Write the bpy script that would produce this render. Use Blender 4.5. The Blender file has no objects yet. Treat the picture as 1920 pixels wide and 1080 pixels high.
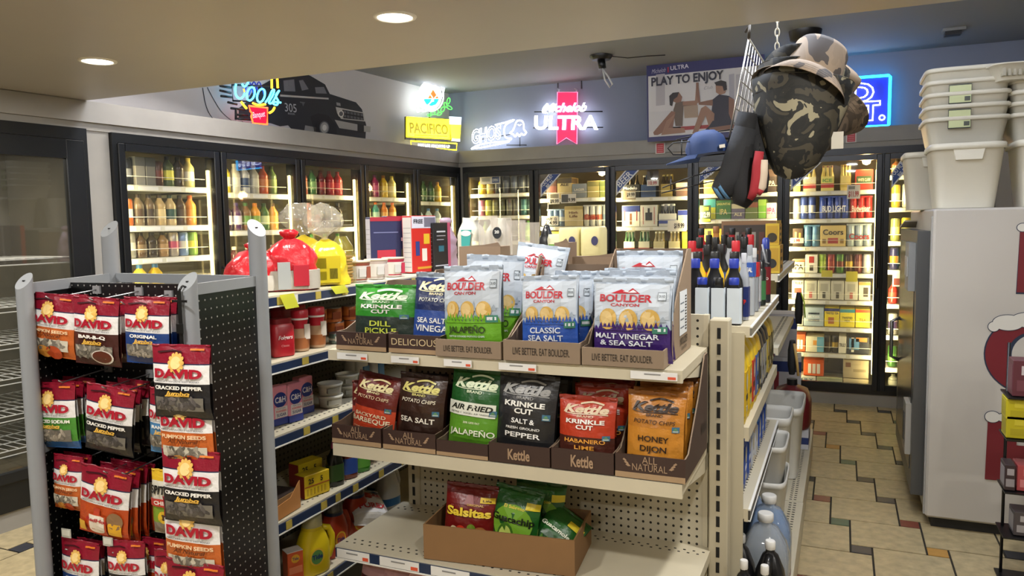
import bpy, math, random
from mathutils import Vector, Matrix, noise as mnoise
random.seed(7)
SC = bpy.context.scene
COL = SC.collection
PI = math.pi
# ------------------------------------------------------------------ camera model (1920x1080)
CH, CF, YAW, PIT, ROL = 1.5, 1429.15, .4093, .0845, -.0169
_f = Vector((-math.sin(YAW)*math.cos(PIT), math.cos(YAW)*math.cos(PIT), -math.sin(PIT)))
_r = Vector((math.cos(YAW), math.sin(YAW), 0)); _u = _r.cross(_f)
CR = _r*math.cos(ROL)+_u*math.sin(ROL); CU = -_r*math.sin(ROL)+_u*math.cos(ROL)
CAMP = Vector((0, 0, CH))
def ray(u, v): return CR*((u-960)/CF) - CU*((v-540)/CF) + _f
def atY(u, v, y): d = ray(u, v); return CAMP+d*(y/d.y)
def atX(u, v, x): d = ray(u, v); return CAMP+d*(x/d.x)
def atZ(u, v, z): d = ray(u, v); return CAMP+d*((z-CH)/d.z)
# ------------------------------------------------------------------ materials
def lin(c):
    if isinstance(c, str):
        c = c.lstrip('#'); c = [int(c[i:i+2], 16)/255 for i in (0, 2, 4)]
    return tuple(((x+.055)/1.055)**2.4 if x > .04045 else x/12.92 for x in c[:3])
_mc = {}
def mat(col, rough=.5, metal=0., em=0., spec=.5, trans=0., alpha=1., noise=0., nscale=30., bump=0., coat=0.):
    key = (str(col), rough, metal, em, spec, trans, alpha, noise, nscale, bump, coat)
    if key in _mc: return _mc[key]
    m = bpy.data.materials.new('m%03d' % len(_mc)); m.use_nodes = True
    nt = m.node_tree; b = nt.nodes['Principled BSDF']; L = lin(col)
    b.inputs['Base Color'].default_value = (*L, 1); b.inputs['Roughness'].default_value = rough
    b.inputs['Metallic'].default_value = metal; b.inputs['Specular IOR Level'].default_value = spec
    b.inputs['Transmission Weight'].default_value = trans; b.inputs['Alpha'].default_value = alpha
    b.inputs['Coat Weight'].default_value = coat
    if em:
        b.inputs['Emission Color'].default_value = (*L, 1); b.inputs['Emission Strength'].default_value = em
    if noise or bump:
        tc = nt.nodes.new('ShaderNodeTexCoord'); n = nt.nodes.new('ShaderNodeTexNoise')
        n.inputs['Scale'].default_value = nscale; n.inputs['Detail'].default_value = 6
        nt.links.new(tc.outputs['Object'], n.inputs['Vector'])
        if noise:
            mx = nt.nodes.new('ShaderNodeMix'); mx.data_type = 'RGBA'
            mx.inputs[6].default_value = (*[x*(1-noise) for x in L], 1)
            mx.inputs[7].default_value = (*[min(1, x*(1+noise)) for x in L], 1)
            nt.links.new(n.outputs['Fac'], mx.inputs[0]); nt.links.new(mx.outputs[2], b.inputs['Base Color'])
        if bump:
            bp = nt.nodes.new('ShaderNodeBump'); bp.inputs['Strength'].default_value = bump; bp.inputs['Distance'].default_value = .01
            nt.links.new(n.outputs['Fac'], bp.inputs['Height']); nt.links.new(bp.outputs['Normal'], b.inputs['Normal'])
    _mc[key] = m; return m
def glassmat(col, tint, refl=.9, rough=.02, key=None):
    k = ('glass', str(col), tint, refl, rough)
    if k in _mc: return _mc[k]
    m = bpy.data.materials.new('g%03d' % len(_mc)); m.use_nodes = True; nt = m.node_tree; nt.nodes.clear()
    o = nt.nodes.new('ShaderNodeOutputMaterial'); t = nt.nodes.new('ShaderNodeBsdfTransparent'); g = nt.nodes.new('ShaderNodeBsdfGlossy')
    d = nt.nodes.new('ShaderNodeBsdfDiffuse'); d.inputs[0].default_value = (*lin(col), 1)
    mx = nt.nodes.new('ShaderNodeMixShader'); mx2 = nt.nodes.new('ShaderNodeMixShader'); lw = nt.nodes.new('ShaderNodeLayerWeight'); lw.inputs[0].default_value = .5
    pw = nt.nodes.new('ShaderNodeMath'); pw.operation = 'POWER'; pw.inputs[1].default_value = 4.5; nt.links.new(lw.outputs['Facing'], pw.inputs[0])
    fr = nt.nodes.new('ShaderNodeMath'); fr.operation = 'MULTIPLY_ADD'; fr.inputs[1].default_value = .85; fr.inputs[2].default_value = .045; nt.links.new(pw.outputs[0], fr.inputs[0])
    g.inputs['Roughness'].default_value = rough
    g.inputs[0].default_value = (refl, refl, refl, 1)
    mx2.inputs[0].default_value = tint
    nt.links.new(t.outputs[0], mx2.inputs[1]); nt.links.new(d.outputs[0], mx2.inputs[2])
    nt.links.new(fr.outputs[0], mx.inputs[0]); nt.links.new(mx2.outputs[0], mx.inputs[1]); nt.links.new(g.outputs[0], mx.inputs[2])
    nt.links.new(mx.outputs[0], o.inputs[0]); _mc[k] = m; return m
# ------------------------------------------------------------------ mesh builder
class B:
    def __init__(s): s.v = []; s.f = []; s.m = []; s.mats = []; s.sm = []
    def mi(s, m):
        if m not in s.mats: s.mats.append(m)
        return s.mats.index(m)
    def add(s, vs, fs, m, smooth=False, T=None):
        o = len(s.v); i = s.mi(m)
        for p in vs:
            p = Vector(p); s.v.append(tuple(T @ p) if T else tuple(p))
        for f in fs: s.f.append([o+k for k in f]); s.m.append(i); s.sm.append(smooth)
        return s
    def box(s, x0, x1, y0, y1, z0, z1, m, T=None, bev=0.):
        if bev:
            b = bev; vs = []; 
            # chamfered box: 24 verts
            for X, sx in ((x0, 1), (x1, -1)):
                for Y, sy in ((y0, 1), (y1, -1)):
                    for Z, sz in ((z0, 1), (z1, -1)):
                        vs += [(X, Y+sy*b, Z+sz*b), (X+sx*b, Y, Z+sz*b), (X+sx*b, Y+sy*b, Z)]
            I = lambda a, c, d, k: ((a*2+c)*2+d)*3+k
            fs = [[I(0,0,0,0), I(0,0,1,0), I(0,1,1,0), I(0,1,0,0)], [I(1,0,0,0), I(1,1,0,0), I(1,1,1,0), I(1,0,1,0)],
                  [I(0,0,0,1), I(1,0,0,1), I(1,0,1,1), I(0,0,1,1)], [I(0,1,0,1), I(0,1,1,1), I(1,1,1,1), I(1,1,0,1)],
                  [I(0,0,0,2), I(0,1,0,2), I(1,1,0,2), I(1,0,0,2)], [I(0,0,1,2), I(1,0,1,2), I(1,1,1,2), I(0,1,1,2)]]
            for a in (0, 1):
                for c in (0, 1): fs.append([I(a,c,0,0), I(a,c,1,0), I(a,c,1,1), I(a,c,0,1)])
                for d in (0, 1): fs.append([I(a,0,d,0), I(a,1,d,0), I(a,1,d,2), I(a,0,d,2)])
            for c in (0, 1):
                for d in (0, 1): fs.append([I(0,c,d,1), I(1,c,d,1), I(1,c,d,2), I(0,c,d,2)])
            for a in (0, 1):
                for c in (0, 1):
                    for d in (0, 1): fs.append([I(a,c,d,0), I(a,c,d,1), I(a,c,d,2)])
            return s.add(vs, fs, m, False, T)
        vs = [(x, y, z) for x in (x0, x1) for y in (y0, y1) for z in (z0, z1)]
        return s.add(vs, [(0,1,3,2), (4,6,7,5), (0,4,5,1), (2,3,7,6), (0,2,6,4), (1,5,7,3)], m, False, T)
    def lathe(s, prof, m, n=16, cx=0., cy=0., sy=1., T=None, smooth=True, caps=True):
        vs = []; fs = []
        for r, z in prof:
            for k in range(n):
                a = 2*PI*k/n; vs.append((cx+r*math.cos(a), cy+r*sy*math.sin(a), z))
        for j in range(len(prof)-1):
            for k in range(n): fs.append((j*n+k, j*n+(k+1) % n, (j+1)*n+(k+1) % n, (j+1)*n+k))
        s.add(vs, fs, m, smooth, T)
        if caps:
            o = [i for i, (r, z) in enumerate(prof) if r > 1e-5]
            s.add(vs[:n], [tuple(reversed(range(n)))], m, False, T); s.add(vs[-n:], [tuple(range(n))], m, False, T)
        return s
    def sq(s, prof, m, n=20, p=.35, T=None, smooth=True, caps=True):   # lathe with rounded-rect section; prof=(hx,hy,z)
        vs = []; fs = []
        def pw(c): return math.copysign(abs(c)**p, c)
        for hx, hy, z in prof:
            for k in range(n):
                a = 2*PI*(k+.5)/n; vs.append((hx*pw(math.cos(a)), hy*pw(math.sin(a)), z))
        for j in range(len(prof)-1):
            for k in range(n): fs.append((j*n+k, j*n+(k+1) % n, (j+1)*n+(k+1) % n, (j+1)*n+k))
        s.add(vs, fs, m, smooth, T)
        if caps: s.add(vs[:n], [tuple(reversed(range(n)))], m, False, T); s.add(vs[-n:], [tuple(range(n))], m, False, T)
        return s
    def tube(s, pts, r, m, n=6, closed=False, T=None):
        pts = [Vector(p) for p in pts]; N = len(pts)
        if N < 2: return s
        vs = []; fs = []; up = None
        for i, p in enumerate(pts):
            if closed: d = pts[(i+1) % N]-pts[i-1]
            else: d = pts[min(i+1, N-1)]-pts[max(i-1, 0)]
            if d.length < 1e-9: d = Vector((0, 0, 1))
            d.normalize()
            if up is None: up = Vector((0, 0, 1)) if abs(d.z) < .9 else Vector((1, 0, 0))
            a = d.cross(up)
            if a.length < 1e-6: a = d.cross(Vector((.3, .7, .6)))
            a.normalize(); b = a.cross(d); up = b
            rr = r[i] if isinstance(r, (list, tuple)) else r
            for k in range(n):
                t = 2*PI*k/n; vs.append(p+a*(rr*math.cos(t))+b*(rr*math.sin(t)))
        for j in range(N if closed else N-1):
            q = (j+1) % N
            for k in range(n): fs.append((j*n+k, j*n+(k+1) % n, q*n+(k+1) % n, q*n+k))
        if not closed: fs += [tuple(reversed(range(n))), tuple(range((N-1)*n, N*n))]
        return s.add(vs, fs, m, True, T)
    def prism(s, poly, d0, d1, m, T=None, msides=None):  # polygon (a,b) -> x=a, z=b, y from d0 (front) to d1
        n = len(poly)
        ar = sum(poly[i][0]*poly[(i+1) % n][1]-poly[(i+1) % n][0]*poly[i][1] for i in range(n))
        if ar < 0: poly = poly[::-1]
        vs = [(a, d0, b) for a, b in poly]+[(a, d1, b) for a, b in poly]
        s.add(vs, [tuple(range(n)), tuple(reversed(range(n, 2*n)))], m, False, T)
        s.add(vs, [(i+n, (i+1) % n+n, (i+1) % n, i) for i in range(n)], msides or m, False, T)
        return s
    def flat(s, poly, y, m, T=None):
        n = len(poly)
        ar = sum(poly[i][0]*poly[(i+1) % n][1]-poly[(i+1) % n][0]*poly[i][1] for i in range(n))
        if ar < 0: poly = poly[::-1]
        return s.add([(a, y, b) for a, b in poly], [tuple(range(n))], m, False, T)
    def text(s, t, x, z, h, y, m, w=None, bold=0., shear=0., font=0, T=None, fn=None, al='c'):
        """letters h tall (cap height) centred at x, baseline z, in the xz plane at depth y (or y=fn(x,z))"""
        V, Fs = glyphs(t, bold, shear, font)
        if not V: return s
        x0 = min(p[0] for p in V); x1 = max(p[0] for p in V); k = h/.729; kx = k if w is None else w/max(1e-6, x1-x0)
        c = (x0+x1)/2 if al == 'c' else (x0 if al == 'l' else x1)
        P = [((p[0]-c)*kx+x, p[1]*k+z) for p in V]
        return s.add([(a, fn(a, b) if fn else y, b) for a, b in P], Fs, m, False, T)
    def crumple(s, amp, fr=18., seed=0., aniso=1.):
        for i, p in enumerate(s.v):
            q = Vector((p[0]*fr, p[1]*fr, p[2]*fr*aniso))+Vector((seed*7.1, seed*3.3, seed))
            d = mnoise.noise_vector(q)+.5*mnoise.noise_vector(q*2.1)
            s.v[i] = (p[0]+d.x*amp, p[1]+d.y*amp, p[2]+d.z*amp*.5)
        return s
    def make(s, name, parent=None, kind=None, label=None):
        me = bpy.data.meshes.new(name); me.from_pydata(s.v, [], s.f)
        for m in s.mats: me.materials.append(m)
        me.polygons.foreach_set('material_index', s.m); me.polygons.foreach_set('use_smooth', s.sm); me.update()
        o = bpy.data.objects.new(name, me); COL.objects.link(o)
        if parent: o.parent = parent
        if kind: o['kind'] = kind
        if label: o['label'] = label
        return o
_gc = {}
def glyphs(t, bold=0., shear=0., font=0):
    k = (t, bold, shear, font)
    if k in _gc: return _gc[k]
    cu = bpy.data.curves.new('t', 'FONT'); cu.body = t; cu.offset = bold; cu.shear = shear; cu.resolution_u = 3; cu.size = 1
    cu.fill_mode = 'FRONT' if not font else 'NONE'
    if font: cu.bevel_depth = font; cu.bevel_resolution = 1
    o = bpy.data.objects.new('t', cu); me = o.to_mesh()
    V = [tuple(v.co) for v in me.vertices]; Fs = [tuple(p.vertices) for p in me.polygons]
    o.to_mesh_clear(); bpy.data.objects.remove(o); bpy.data.curves.remove(cu)
    _gc[k] = (V, Fs); return _gc[k]
# ------------------------------------------------------------------ things
LABELS = {}
def tag(o, label, cat, group=None):
    o['label'] = label; o['category'] = cat
    if group: o['group'] = group
    n = len(label.split())
    if n < 4 or n > 16: print('LABEL LENGTH', n, label)
    if label in LABELS: print('LABEL TWICE', label)
    LABELS[label] = 1
    return o
def thing(name, label, cat, loc=(0, 0, 0), rz=0., group=None, rot=None):
    o = bpy.data.objects.new(name, None); COL.objects.link(o); o.empty_display_size = .05
    o.location = loc; o.rotation_euler = rot if rot else (0, 0, rz)
    return tag(o, label, cat, group)
def place(o, loc, rz=0., rot=None): o.location = loc; o.rotation_euler = rot if rot else (0, 0, rz); return o
def struct(name, b): return b.make(name, None, 'structure')
def dup(root, loc, label, rz=None, rot=None, group=None):
    r = root.copy(); COL.objects.link(r); r.location = loc
    if rz is not None: r.rotation_euler = (0, 0, rz)
    if rot is not None: r.rotation_euler = rot
    tag(r, label, root['category'], group or root.get('group'))
    for ch in list(root.children):
        c = ch.copy(); COL.objects.link(c); c.parent = r
        for g in list(ch.children):
            d = g.copy(); COL.objects.link(d); d.parent = c
    return r
ORD = ['first', 'second', 'third', 'fourth', 'fifth', 'sixth', 'seventh', 'eighth', 'ninth', 'tenth', 'eleventh', 'twelfth', 'thirteenth', 'fourteenth']
def Txyz(x, y, z, rz=0., rx=0., ry=0.): return Matrix.Translation((x, y, z)) @ Matrix.Rotation(rz, 4, 'Z') @ Matrix.Rotation(rx, 4, 'X') @ Matrix.Rotation(ry, 4, 'Y')
class Plane:   # an upright plane in the room; px() gives in-plane (x, z) of a photo point
    def __init__(s, P, phi): s.P = Vector(P); s.phi = phi; s.ex = Vector((math.cos(phi), math.sin(phi), 0)); s.n = Vector((-math.sin(phi), math.cos(phi), 0))
    def px(s, u, v):
        d = ray(u, v); t = (s.P-CAMP).dot(s.n)/d.dot(s.n); q = CAMP+d*t-s.P; return (q.dot(s.ex), q.z)
    def w(s, x, z, y=0.): return s.P+s.ex*x+s.n*y+Vector((0, 0, z))
# common colours
WHITE = mat('#e9e9e4', .45); BLACK = mat('#0b0b0c', .4); CREAM = mat('#cfc8b4', .5, noise=.05, nscale=12); STEEL = mat('#8f9194', .35, .9)
def area(name, loc, size, power, col, rot=(0, 0, 0), sy=None, shape=None):
    l = bpy.data.lights.new(name, 'AREA'); l.energy = power; l.color = col; l.size = size
    if sy: l.shape = 'RECTANGLE'; l.size_y = sy
    if shape: l.shape = shape
    o = bpy.data.objects.new(name, l); COL.objects.link(o); o.location = loc; o.rotation_euler = rot
    o['kind'] = 'structure'
    return o
# ================================================================== ROOM
TH = .0998; PHL = PI/2-TH
PC = Vector((-3.413, 6.616, 0))                     # corner of the two cooler fronts
LW0 = Plane(PC, PHL); BW0 = Plane((PC.x, PC.y, 0), 0.)
def LW(t, off=0., z=0.): return LW0.w(-t, z, off)   # t = metres from the corner along the left wall, off = into the cooler
beige = mat('#b3a27c', .36, noise=.5, nscale=22, bump=.2)
def tilemat(cols, sc):
    m = mat(cols[0], .38, noise=.3, nscale=sc); nt = m.node_tree
    return m
def floor():
    b = B(); S, s_, g = .313, .090, .0045
    tm = beige; ins = [mat('#33343a', .4, noise=.2), mat('#7c4234', .4, noise=.2), mat('#b98a42', .4, noise=.2), mat('#46604c', .4, noise=.2), mat('#2c2d32', .4, noise=.2)]
    grout = mat('#2f2a20', .9)
    b.box(-6.2, 2.6, -1.9, 8.0, -.05, -.003, grout)
    ox, oy = .060, 3.731
    for i in range(-40, 40):
        for j in range(-40, 40):
            x = ox+i*(S)-j*s_; y = oy+j*S+i*s_
            if not (-6 < x < 2.3 and -1.6 < y < 7.7): continue
            b.box(x+g, x+S-g, y+g, y+S-g, -.006, 0, tm)
            k = (i*7+j*3+(i*j) % 5) % 5
            b.box(x+g, x+s_-g, y-s_+g, y-g, -.006, 0, ins[k])
    return struct('floor', b)
floor()
wallw = mat('#8d95ab', .85, noise=.05, nscale=3)
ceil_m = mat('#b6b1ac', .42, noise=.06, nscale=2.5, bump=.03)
lam = mat('#98958f', .6, noise=.22, nscale=4)        # grey stone-look laminate
lam2 = mat('#96928a', .6, noise=.15, nscale=5)
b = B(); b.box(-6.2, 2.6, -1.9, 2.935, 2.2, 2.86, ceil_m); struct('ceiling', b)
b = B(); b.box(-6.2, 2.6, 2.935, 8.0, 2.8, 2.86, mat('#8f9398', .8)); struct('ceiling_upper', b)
b = B(); b.box(-4.2, 2.6, 6.86, 6.96, 2.17, 2.8, wallw); struct('wall_back', b)
LT = Txyz(PC.x, PC.y, 0, PHL)
b = B(); b.box(-5.2, .25, .24, .34, 2.17, 2.8, mat('#c6c3c2', .8), LT); struct('wall_left', b)
b = B(); b.box(2.2, 2.3, -1.9, 8, 0, 2.8, mat('#a5a097', .8)); struct('wall_right', b)
b = B(); b.box(1.03, 2.6, 6.6, 6.7, 0, 2.19, mat('#a5a097', .8)); struct('wall_end', b)
b = B(); b.box(-6.2, 2.6, -1.9, -1.8, 0, 2.2, mat('#a39c8e', .8)); struct('wall_front', b)
b = B(); b.box(-6.2, -6.1, -1.9, 3, 0, 2.8, mat('#a39c8e', .8)); struct('wall_side', b)
# header ledge above the coolers (one run per wall)
HZ0, HZ1 = 2.043, 2.197
b = B(); b.box(-5.6, .0, -.03, .24, 2.085, HZ1, lam, LT); b.box(-5.6, .0, -.012, .2, HZ0, 2.085, lam2, LT); struct('trim_1', b)
b = B(); T0 = Txyz(PC.x, PC.y, 0)
b.box(0, 5.6, -.03, .24, 2.085, HZ1, lam, T0); b.box(0, 5.6, -.012, .2, HZ0, 2.085, lam2, T0); struct('trim_2', b)
# pillars: corner post and the one between the two left coolers
b = B(); b.box(-.045, .06, -.01, .3, 0, HZ0, lam2, T0); struct('trim_3', b)
b = B(); b.box(-3.71, -3.57, -.004, .3, 0, HZ0, lam2, LT); struct('trim_4', b)
# ================================================================== GLASS DOOR COOLERS
FR = mat('#101214', .35); FR2 = mat('#17191c', .3); INNER = mat('#5d5644', .6); RAIL = mat('#d9d6c4', .4); WIRE = mat('#d5d3c8', .4)
GL = glassmat('#8a8f85', .035, 1.); STRIP = mat('#ffe9a8', .5, em=1.15); BULB = mat('#ffd27a', .5, em=40)
ALU = mat('#9a9a96', .35, .8)
def glow(name, P, col, pw, sx, sy, phi, tilt=0.):
    area(name, P, sx, pw, col, (PI/2, 0, phi+tilt), sy)   # emits towards local +y
def sticker(b, kind, x0, x1, z0, z1, y):
    bl = mat('#1d3f86', .4); wh = mat('#e4e6e6', .4); w = x1-x0; h = z1-z0
    def q(a, c): return (x0+a*w, z0+c*h)
    b.flat([q(0, 0), q(0, .55), q(.42, 1), q(1, 1)], y, wh)
    b.flat([q(.05, .12), q(.05, .52), q(.44, .95), q(.88, .95)], y-.0008, bl)
    T = Txyz(x0+.36*w, y-.0016, z0+.60*h, 0, 0, 0) @ Matrix.Rotation(-math.atan2(h*.9, w), 4, 'Y')
    if kind == 'BEER': b.text('BEER', 0, -.02, .055, 0, wh, w=.16, bold=.02, T=T)
    else:
        b.text('YOU MUST', 0, .008, .03, 0, wh, w=.15, bold=.02, T=T); b.text('BE 21', 0, -.032, .03, 0, wh, w=.08, bold=.02, T=T)
def cooler(name, label, phi, O, n, P, m0, zt, ztop, levels, stickers={}, bulbs=(), pw=9., lit=True, stile=.042, zg0=.18, depth=.62, hand=1, cat='cooler'):
    R = thing(name, label, cat, O, phi); W = n*P+2*m0
    b = B(); b.box(0, W, -.03, .06, ztop, zt, FR); b.box(0, W, -.03, .06, .10, zg0-.05, FR)
    b.box(0, m0+.012, -.03, .06, zg0-.05, ztop, FR); b.box(W-m0-.012, W, -.03, .06, zg0-.05, ztop, FR)
    for i in range(1, n): b.box(m0+i*P-.012, m0+i*P+.012, -.02, .09, zg0-.05, ztop, FR)
    b.make('frame', R)
    b = B(); b.box(0, W, -.015, .5, 0, .10, lam2); b.make('kick_plate', R)
    b = B(); I = INNER
    b.box(0, W, depth+.12, depth+.14, .1, zt, I); b.box(0, .02, .09, depth+.12, .1, zt, I); b.box(W-.02, W, .09, depth+.12, .1, zt, I)
    b.box(0, W, .06, depth+.12, zt-.02, zt, I); b.box(0, W, .06, depth+.12, .10, .13, I); b.make('cabinet', R)
    for i in range(n):
        xa, xb = m0+i*P+.006, m0+(i+1)*P-.006
        d = B(); st = stile
        d.box(xa, xa+st, -.045, -.005, zg0-.05, ztop-.004, FR2, bev=.004); d.box(xb-st, xb, -.045, -.005, zg0-.05, ztop-.004, FR2, bev=.004)
        d.box(xa+st, xb-st, -.045, -.005, ztop-.004-st, ztop-.004, FR2); d.box(xa+st, xb-st, -.045, -.005, zg0-.05, zg0, FR2)
        D = d.make('door', R)
        g = B(); g.box(xa+st, xb-st, -.028, -.022, zg0, ztop-.004-st, GL); g.make('glass', D)
        h = B(); hx = xb-.02 if hand > 0 else xa+.02
        h.tube([(hx, -.045, .95), (hx, -.075, .96), (hx, -.075, 1.24), (hx, -.045, 1.25)], .008, FR, 8); h.make('handle', D)
        if i in stickers:
            k, x0, x1, z0, z1 = stickers[i]; s = B(); sticker(s, k, x0, x1, z0, z1, -.0295); s.make('door_sticker', D)
        for z in levels[i]:
            if not lit:
                s = B(); n_ = 26
                for q in range(n_): x = xa+.03+(xb-xa-.06)*q/(n_-1); s.tube([(x, .09, z), (x, depth+.06, z)], .0022, WIRE, 5)
                for y in (.09, .25, .42, depth+.06): s.tube([(xa+.02, y, z-.004), (xb-.02, y, z-.004)], .0035, WIRE, 6)
                s.tube([(xa+.02, .088, z-.03), (xb-.02, .088, z-.03)], .0035, WIRE, 6); s.make('shelf', R); continue
            s = B(); s.box(xa+.01, xb-.01, .07, .076, z-.032, z+.003, RAIL); s.box(xa+.01, xb-.01, .076, depth+.1, z-.016, z-.002, WIRE)
            for q in range(4): s.box(xa+.03+q*.16, xa+.16+q*.16, .0685, .0698, z-.026, z-.004, WHITE)
            s.make('shelf', R)
            s = B(); s.tube([(xa+.02, .082, z+.055), (xb-.02, .082, z+.055)], .002, WIRE, 5); s.make('shelf_guard', R)
        s = B(); s.box(xb-.044, xb-.02, .03, .042, .25, ztop-.12, STRIP if lit else WHITE); s.make('light_strip', R)
        if i in bulbs:
            s = B(); s.lathe([(.004, -.045), (.026, -.035), (.032, -.012), (.022, .012), (.012, .03)], BULB, 14, T=Txyz(xb-.11, .1, ztop-.03)); s.make('bulb', R)
            c = R.matrix_basis if False else Matrix.Translation(O) @ Matrix.Rotation(phi, 4, 'Z')
            l = bpy.data.lights.new('lamp', 'POINT'); l.energy = 5; l.color = (1, .62, .25); l.shadow_soft_size = .05
            o = bpy.data.objects.new('lamp', l); COL.objects.link(o); o.location = c @ Vector((xb-.11, .11, ztop-.09)); o['kind'] = 'structure'
        if lit:
            c = Matrix.Translation(O) @ Matrix.Rotation(phi, 4, 'Z')
            for sx, tl in ((xa+.03, -.5), (xb-.03, .5)):
                glow('lamp', c @ Vector((sx, .03, 1.06)), (1, .83, .42), pw, .05, 1.7, phi, tl)
    return R
# -- left wall run (five doors), its shelf heights, and the back wall run (six doors)
LO = LW(3.568); LEV_L = [[1.76, 1.52, 1.327, 1.10, .87, .64, .40], [1.733, 1.479, 1.20, .97, .70, .44], [1.74, 1.49, 1.25, 1.0, .75, .5], [1.737, 1.519, 1.25, 1.0, .75, .5], [1.712, 1.46, 1.2, .95, .7, .45]]
cooler('glass_door_cooler', 'long black framed drinks cooler with five glass doors under the truck mural', PHL, LO, 5, .703, .02, 2.043, 1.99, LEV_L, pw=11.)
BO = Vector((PC.x+.06, PC.y, 0))
BX = lambda u, v: (BW0.px(u, v)[0]-.06, BW0.px(u, v)[1])
def stk(k, u0, v0, u1, v1): a = BX(u0, v1); c = BX(u1, v0); return (k, a[0], c[0], a[1], c[1])
LEV_B = [[1.784, 1.572, 1.33, 1.1, .85, .6, .35], [1.72, 1.461, 1.215, 1.0, .75, .5], [1.708, 1.449, 1.20, 1.0, .75, .5], [1.72, 1.502, 1.27, 1.04, .8, .56, .32], [1.716, 1.492, 1.266, 1.049, .83, .609, .392], [1.82, 1.569, 1.306, 1.08, .81, .56, .30]]
cooler('glass_door_cooler', 'long black framed beer cooler with six glass doors along the back wall', 0., BO, 6, .724, .014, 2.043, 1.99, LEV_B,
       {1: stk('21', 1016, 324, 1056, 370), 2: stk('BEER', 1157, 316, 1203, 367), 3: stk('21', 1311, 311, 1356, 345), 4: stk('BEER', 1483, 301, 1545, 357), 5: stk('21', 1671, 296, 1718, 354)}, (1, 4), pw=10.)
L0O = LW(5.05)
cooler('glass_door_cooler', 'unlit black framed glass cooler with white wire shelves at far left', PHL, L0O, 1, 1.298, .02, 2.048, 1.985, [[1.36, 1.12, .93, .75, .56, .38]], lit=False, stile=.10, zg0=.3, hand=-1)
area('lamp', LW(4.4, .35, 2.0), .4, 6, (1, .95, .85), (0, 0, 0))
# ------------------------------------------------------------------ cooler stock
_pc = {}
def P_(c, r=.35, **k): return mat(c, r, **k)
def parts(key, fn):
    if key not in _pc: _pc[key] = fn()
    return _pc[key]
def mesh_of(b, name):
    me = bpy.data.meshes.new(name); me.from_pydata(b.v, [], b.f)
    for m in b.mats: me.materials.append(m)
    me.polygons.foreach_set('material_index', b.m); me.polygons.foreach_set('use_smooth', b.sm); me.update(); return me
def from_parts(pl, name, label, cat, loc, rz=0., group=None):
    t = thing(name, label, cat, loc, rz, group)
    for nm, me in pl:
        o = bpy.data.objects.new(nm, me); COL.objects.link(o); o.parent = t
    return t
def m_can(c1, c2, h=.157, r=.033):
    def f():
        b = B(); b.lathe([(r*.8, 0), (r, .008), (r, h*.30)], P_(c1, .3, metal=.3), 16); b.lathe([(r*1.004, h*.30), (r*1.004, h*.62)], P_(c2, .3, metal=.2), 16, caps=False)
        b.lathe([(r, h*.62), (r, h-.012), (r*.82, h-.002)], P_(c1, .3, metal=.3), 16)
        l = B(); l.lathe([(r*.84, h-.004), (r*.82, h), (r*.74, h-.003)], STEEL, 16)
        return [('can_body', mesh_of(b, 'can_body')), ('can_lid', mesh_of(l, 'can_lid'))]
    return parts(('can', c1, c2, h, r), f)
def m_bot(cb, cl, cc, h=.2, r=.033, neck=.36, glass=False):
    def f():
        b = B(); z1 = h*(1-neck)
        b.lathe([(r*.9, 0), (r, .006), (r, h*.2), (r*.96, h*.22), (r*.96, h*.52), (r, h*.54), (r*1.0, z1*1.0), (r*.94, z1+h*neck*.12), (r*.72, z1+h*neck*.32), (r*.48, z1+h*neck*.5), (r*.40, z1+h*neck*.64), (r*.38, h-.02)], P_(cb, .12, spec=.6), 16)
        l = B(); l.lathe([(r*1.0, h*.21), (r*1.0, h*.53)], P_(cl, .4), 16, caps=False)
        c = B(); c.lathe([(r*.43, h-.022), (r*.43, h-.002), (r*.36, h)], P_(cc, .4), 12)
        return [('bottle_body', mesh_of(b, 'bottle_body')), ('bottle_label', mesh_of(l, 'bottle_label')), ('bottle_cap', mesh_of(c, 'bottle_cap'))]
    return parts(('bot', cb, cl, cc, h, r, neck), f)
def m_carton(c1, c2, w, h, txt='', ct='#222222', d=.2, band=.3, th=None, art=None, bold=.02):
    def f():
        b = B(); b.box(-w/2, w/2, 0, d, 0, h, P_(c1, .45), bev=.003); p = B()
        if band: p.box(-w/2-.0006, w/2+.0006, -.0008, d*.9, h*(1-band)-.004, h-.004, P_(c2, .45))
        r = [('carton', mesh_of(b, 'carton'))]
        if art:
            for (a0, a1, b0, b1, c) in art: p.box(a0*w, a1*w, -.0014, 0, b0*h, b1*h, P_(c, .45))
        if txt:
            for k, (tt, zz, hh, ww) in enumerate(txt): p.text(tt, 0, zz*h, hh*h, -.002, P_(ct, .45), w=ww*w, bold=bold)
        if p.v: r.append(('printed_panel', mesh_of(p, 'printed_panel')))
        return r
    return parts(('carton', c1, c2, w, h, str(txt), ct, d, band, str(art)), f)
def m_six(cc, c2, cb, cl, w=.19, h=.19, txt='', ct='#ffffff'):
    def f():
        k = B(); k.box(-w/2, w/2, 0, .125, 0, h*.58, P_(cc, .45)); k.box(-w/2-.0005, w/2+.0005, -.0008, .1258, h*.12, h*.3, P_(c2, .45))
        k.box(-.055, .055, .06, .065, h*.58, h*1.04, P_(cc, .45))
        if txt: k.text(txt, 0, h*.36, h*.13, -.002, P_(ct, .45), w=w*.75, bold=.02)
        r = [('carrier', mesh_of(k, 'carrier'))]
        for i in range(3):
            q = B(); x = (i-1)*w*.32
            q.lathe([(.029, .004), (.029, h*.6), (.013, h*.8), (.012, h)], P_(cb, .1, spec=.6), 12, cx=x, cy=.032); q.lathe([(.014, h-.012), (.014, h+.002)], P_(cl, .4), 12, cx=x, cy=.032)
            r.append(('bottle', mesh_of(q, 'bottle')))
        return r
    return parts(('six', cc, c2, cb, w, h, txt), f)
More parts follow.
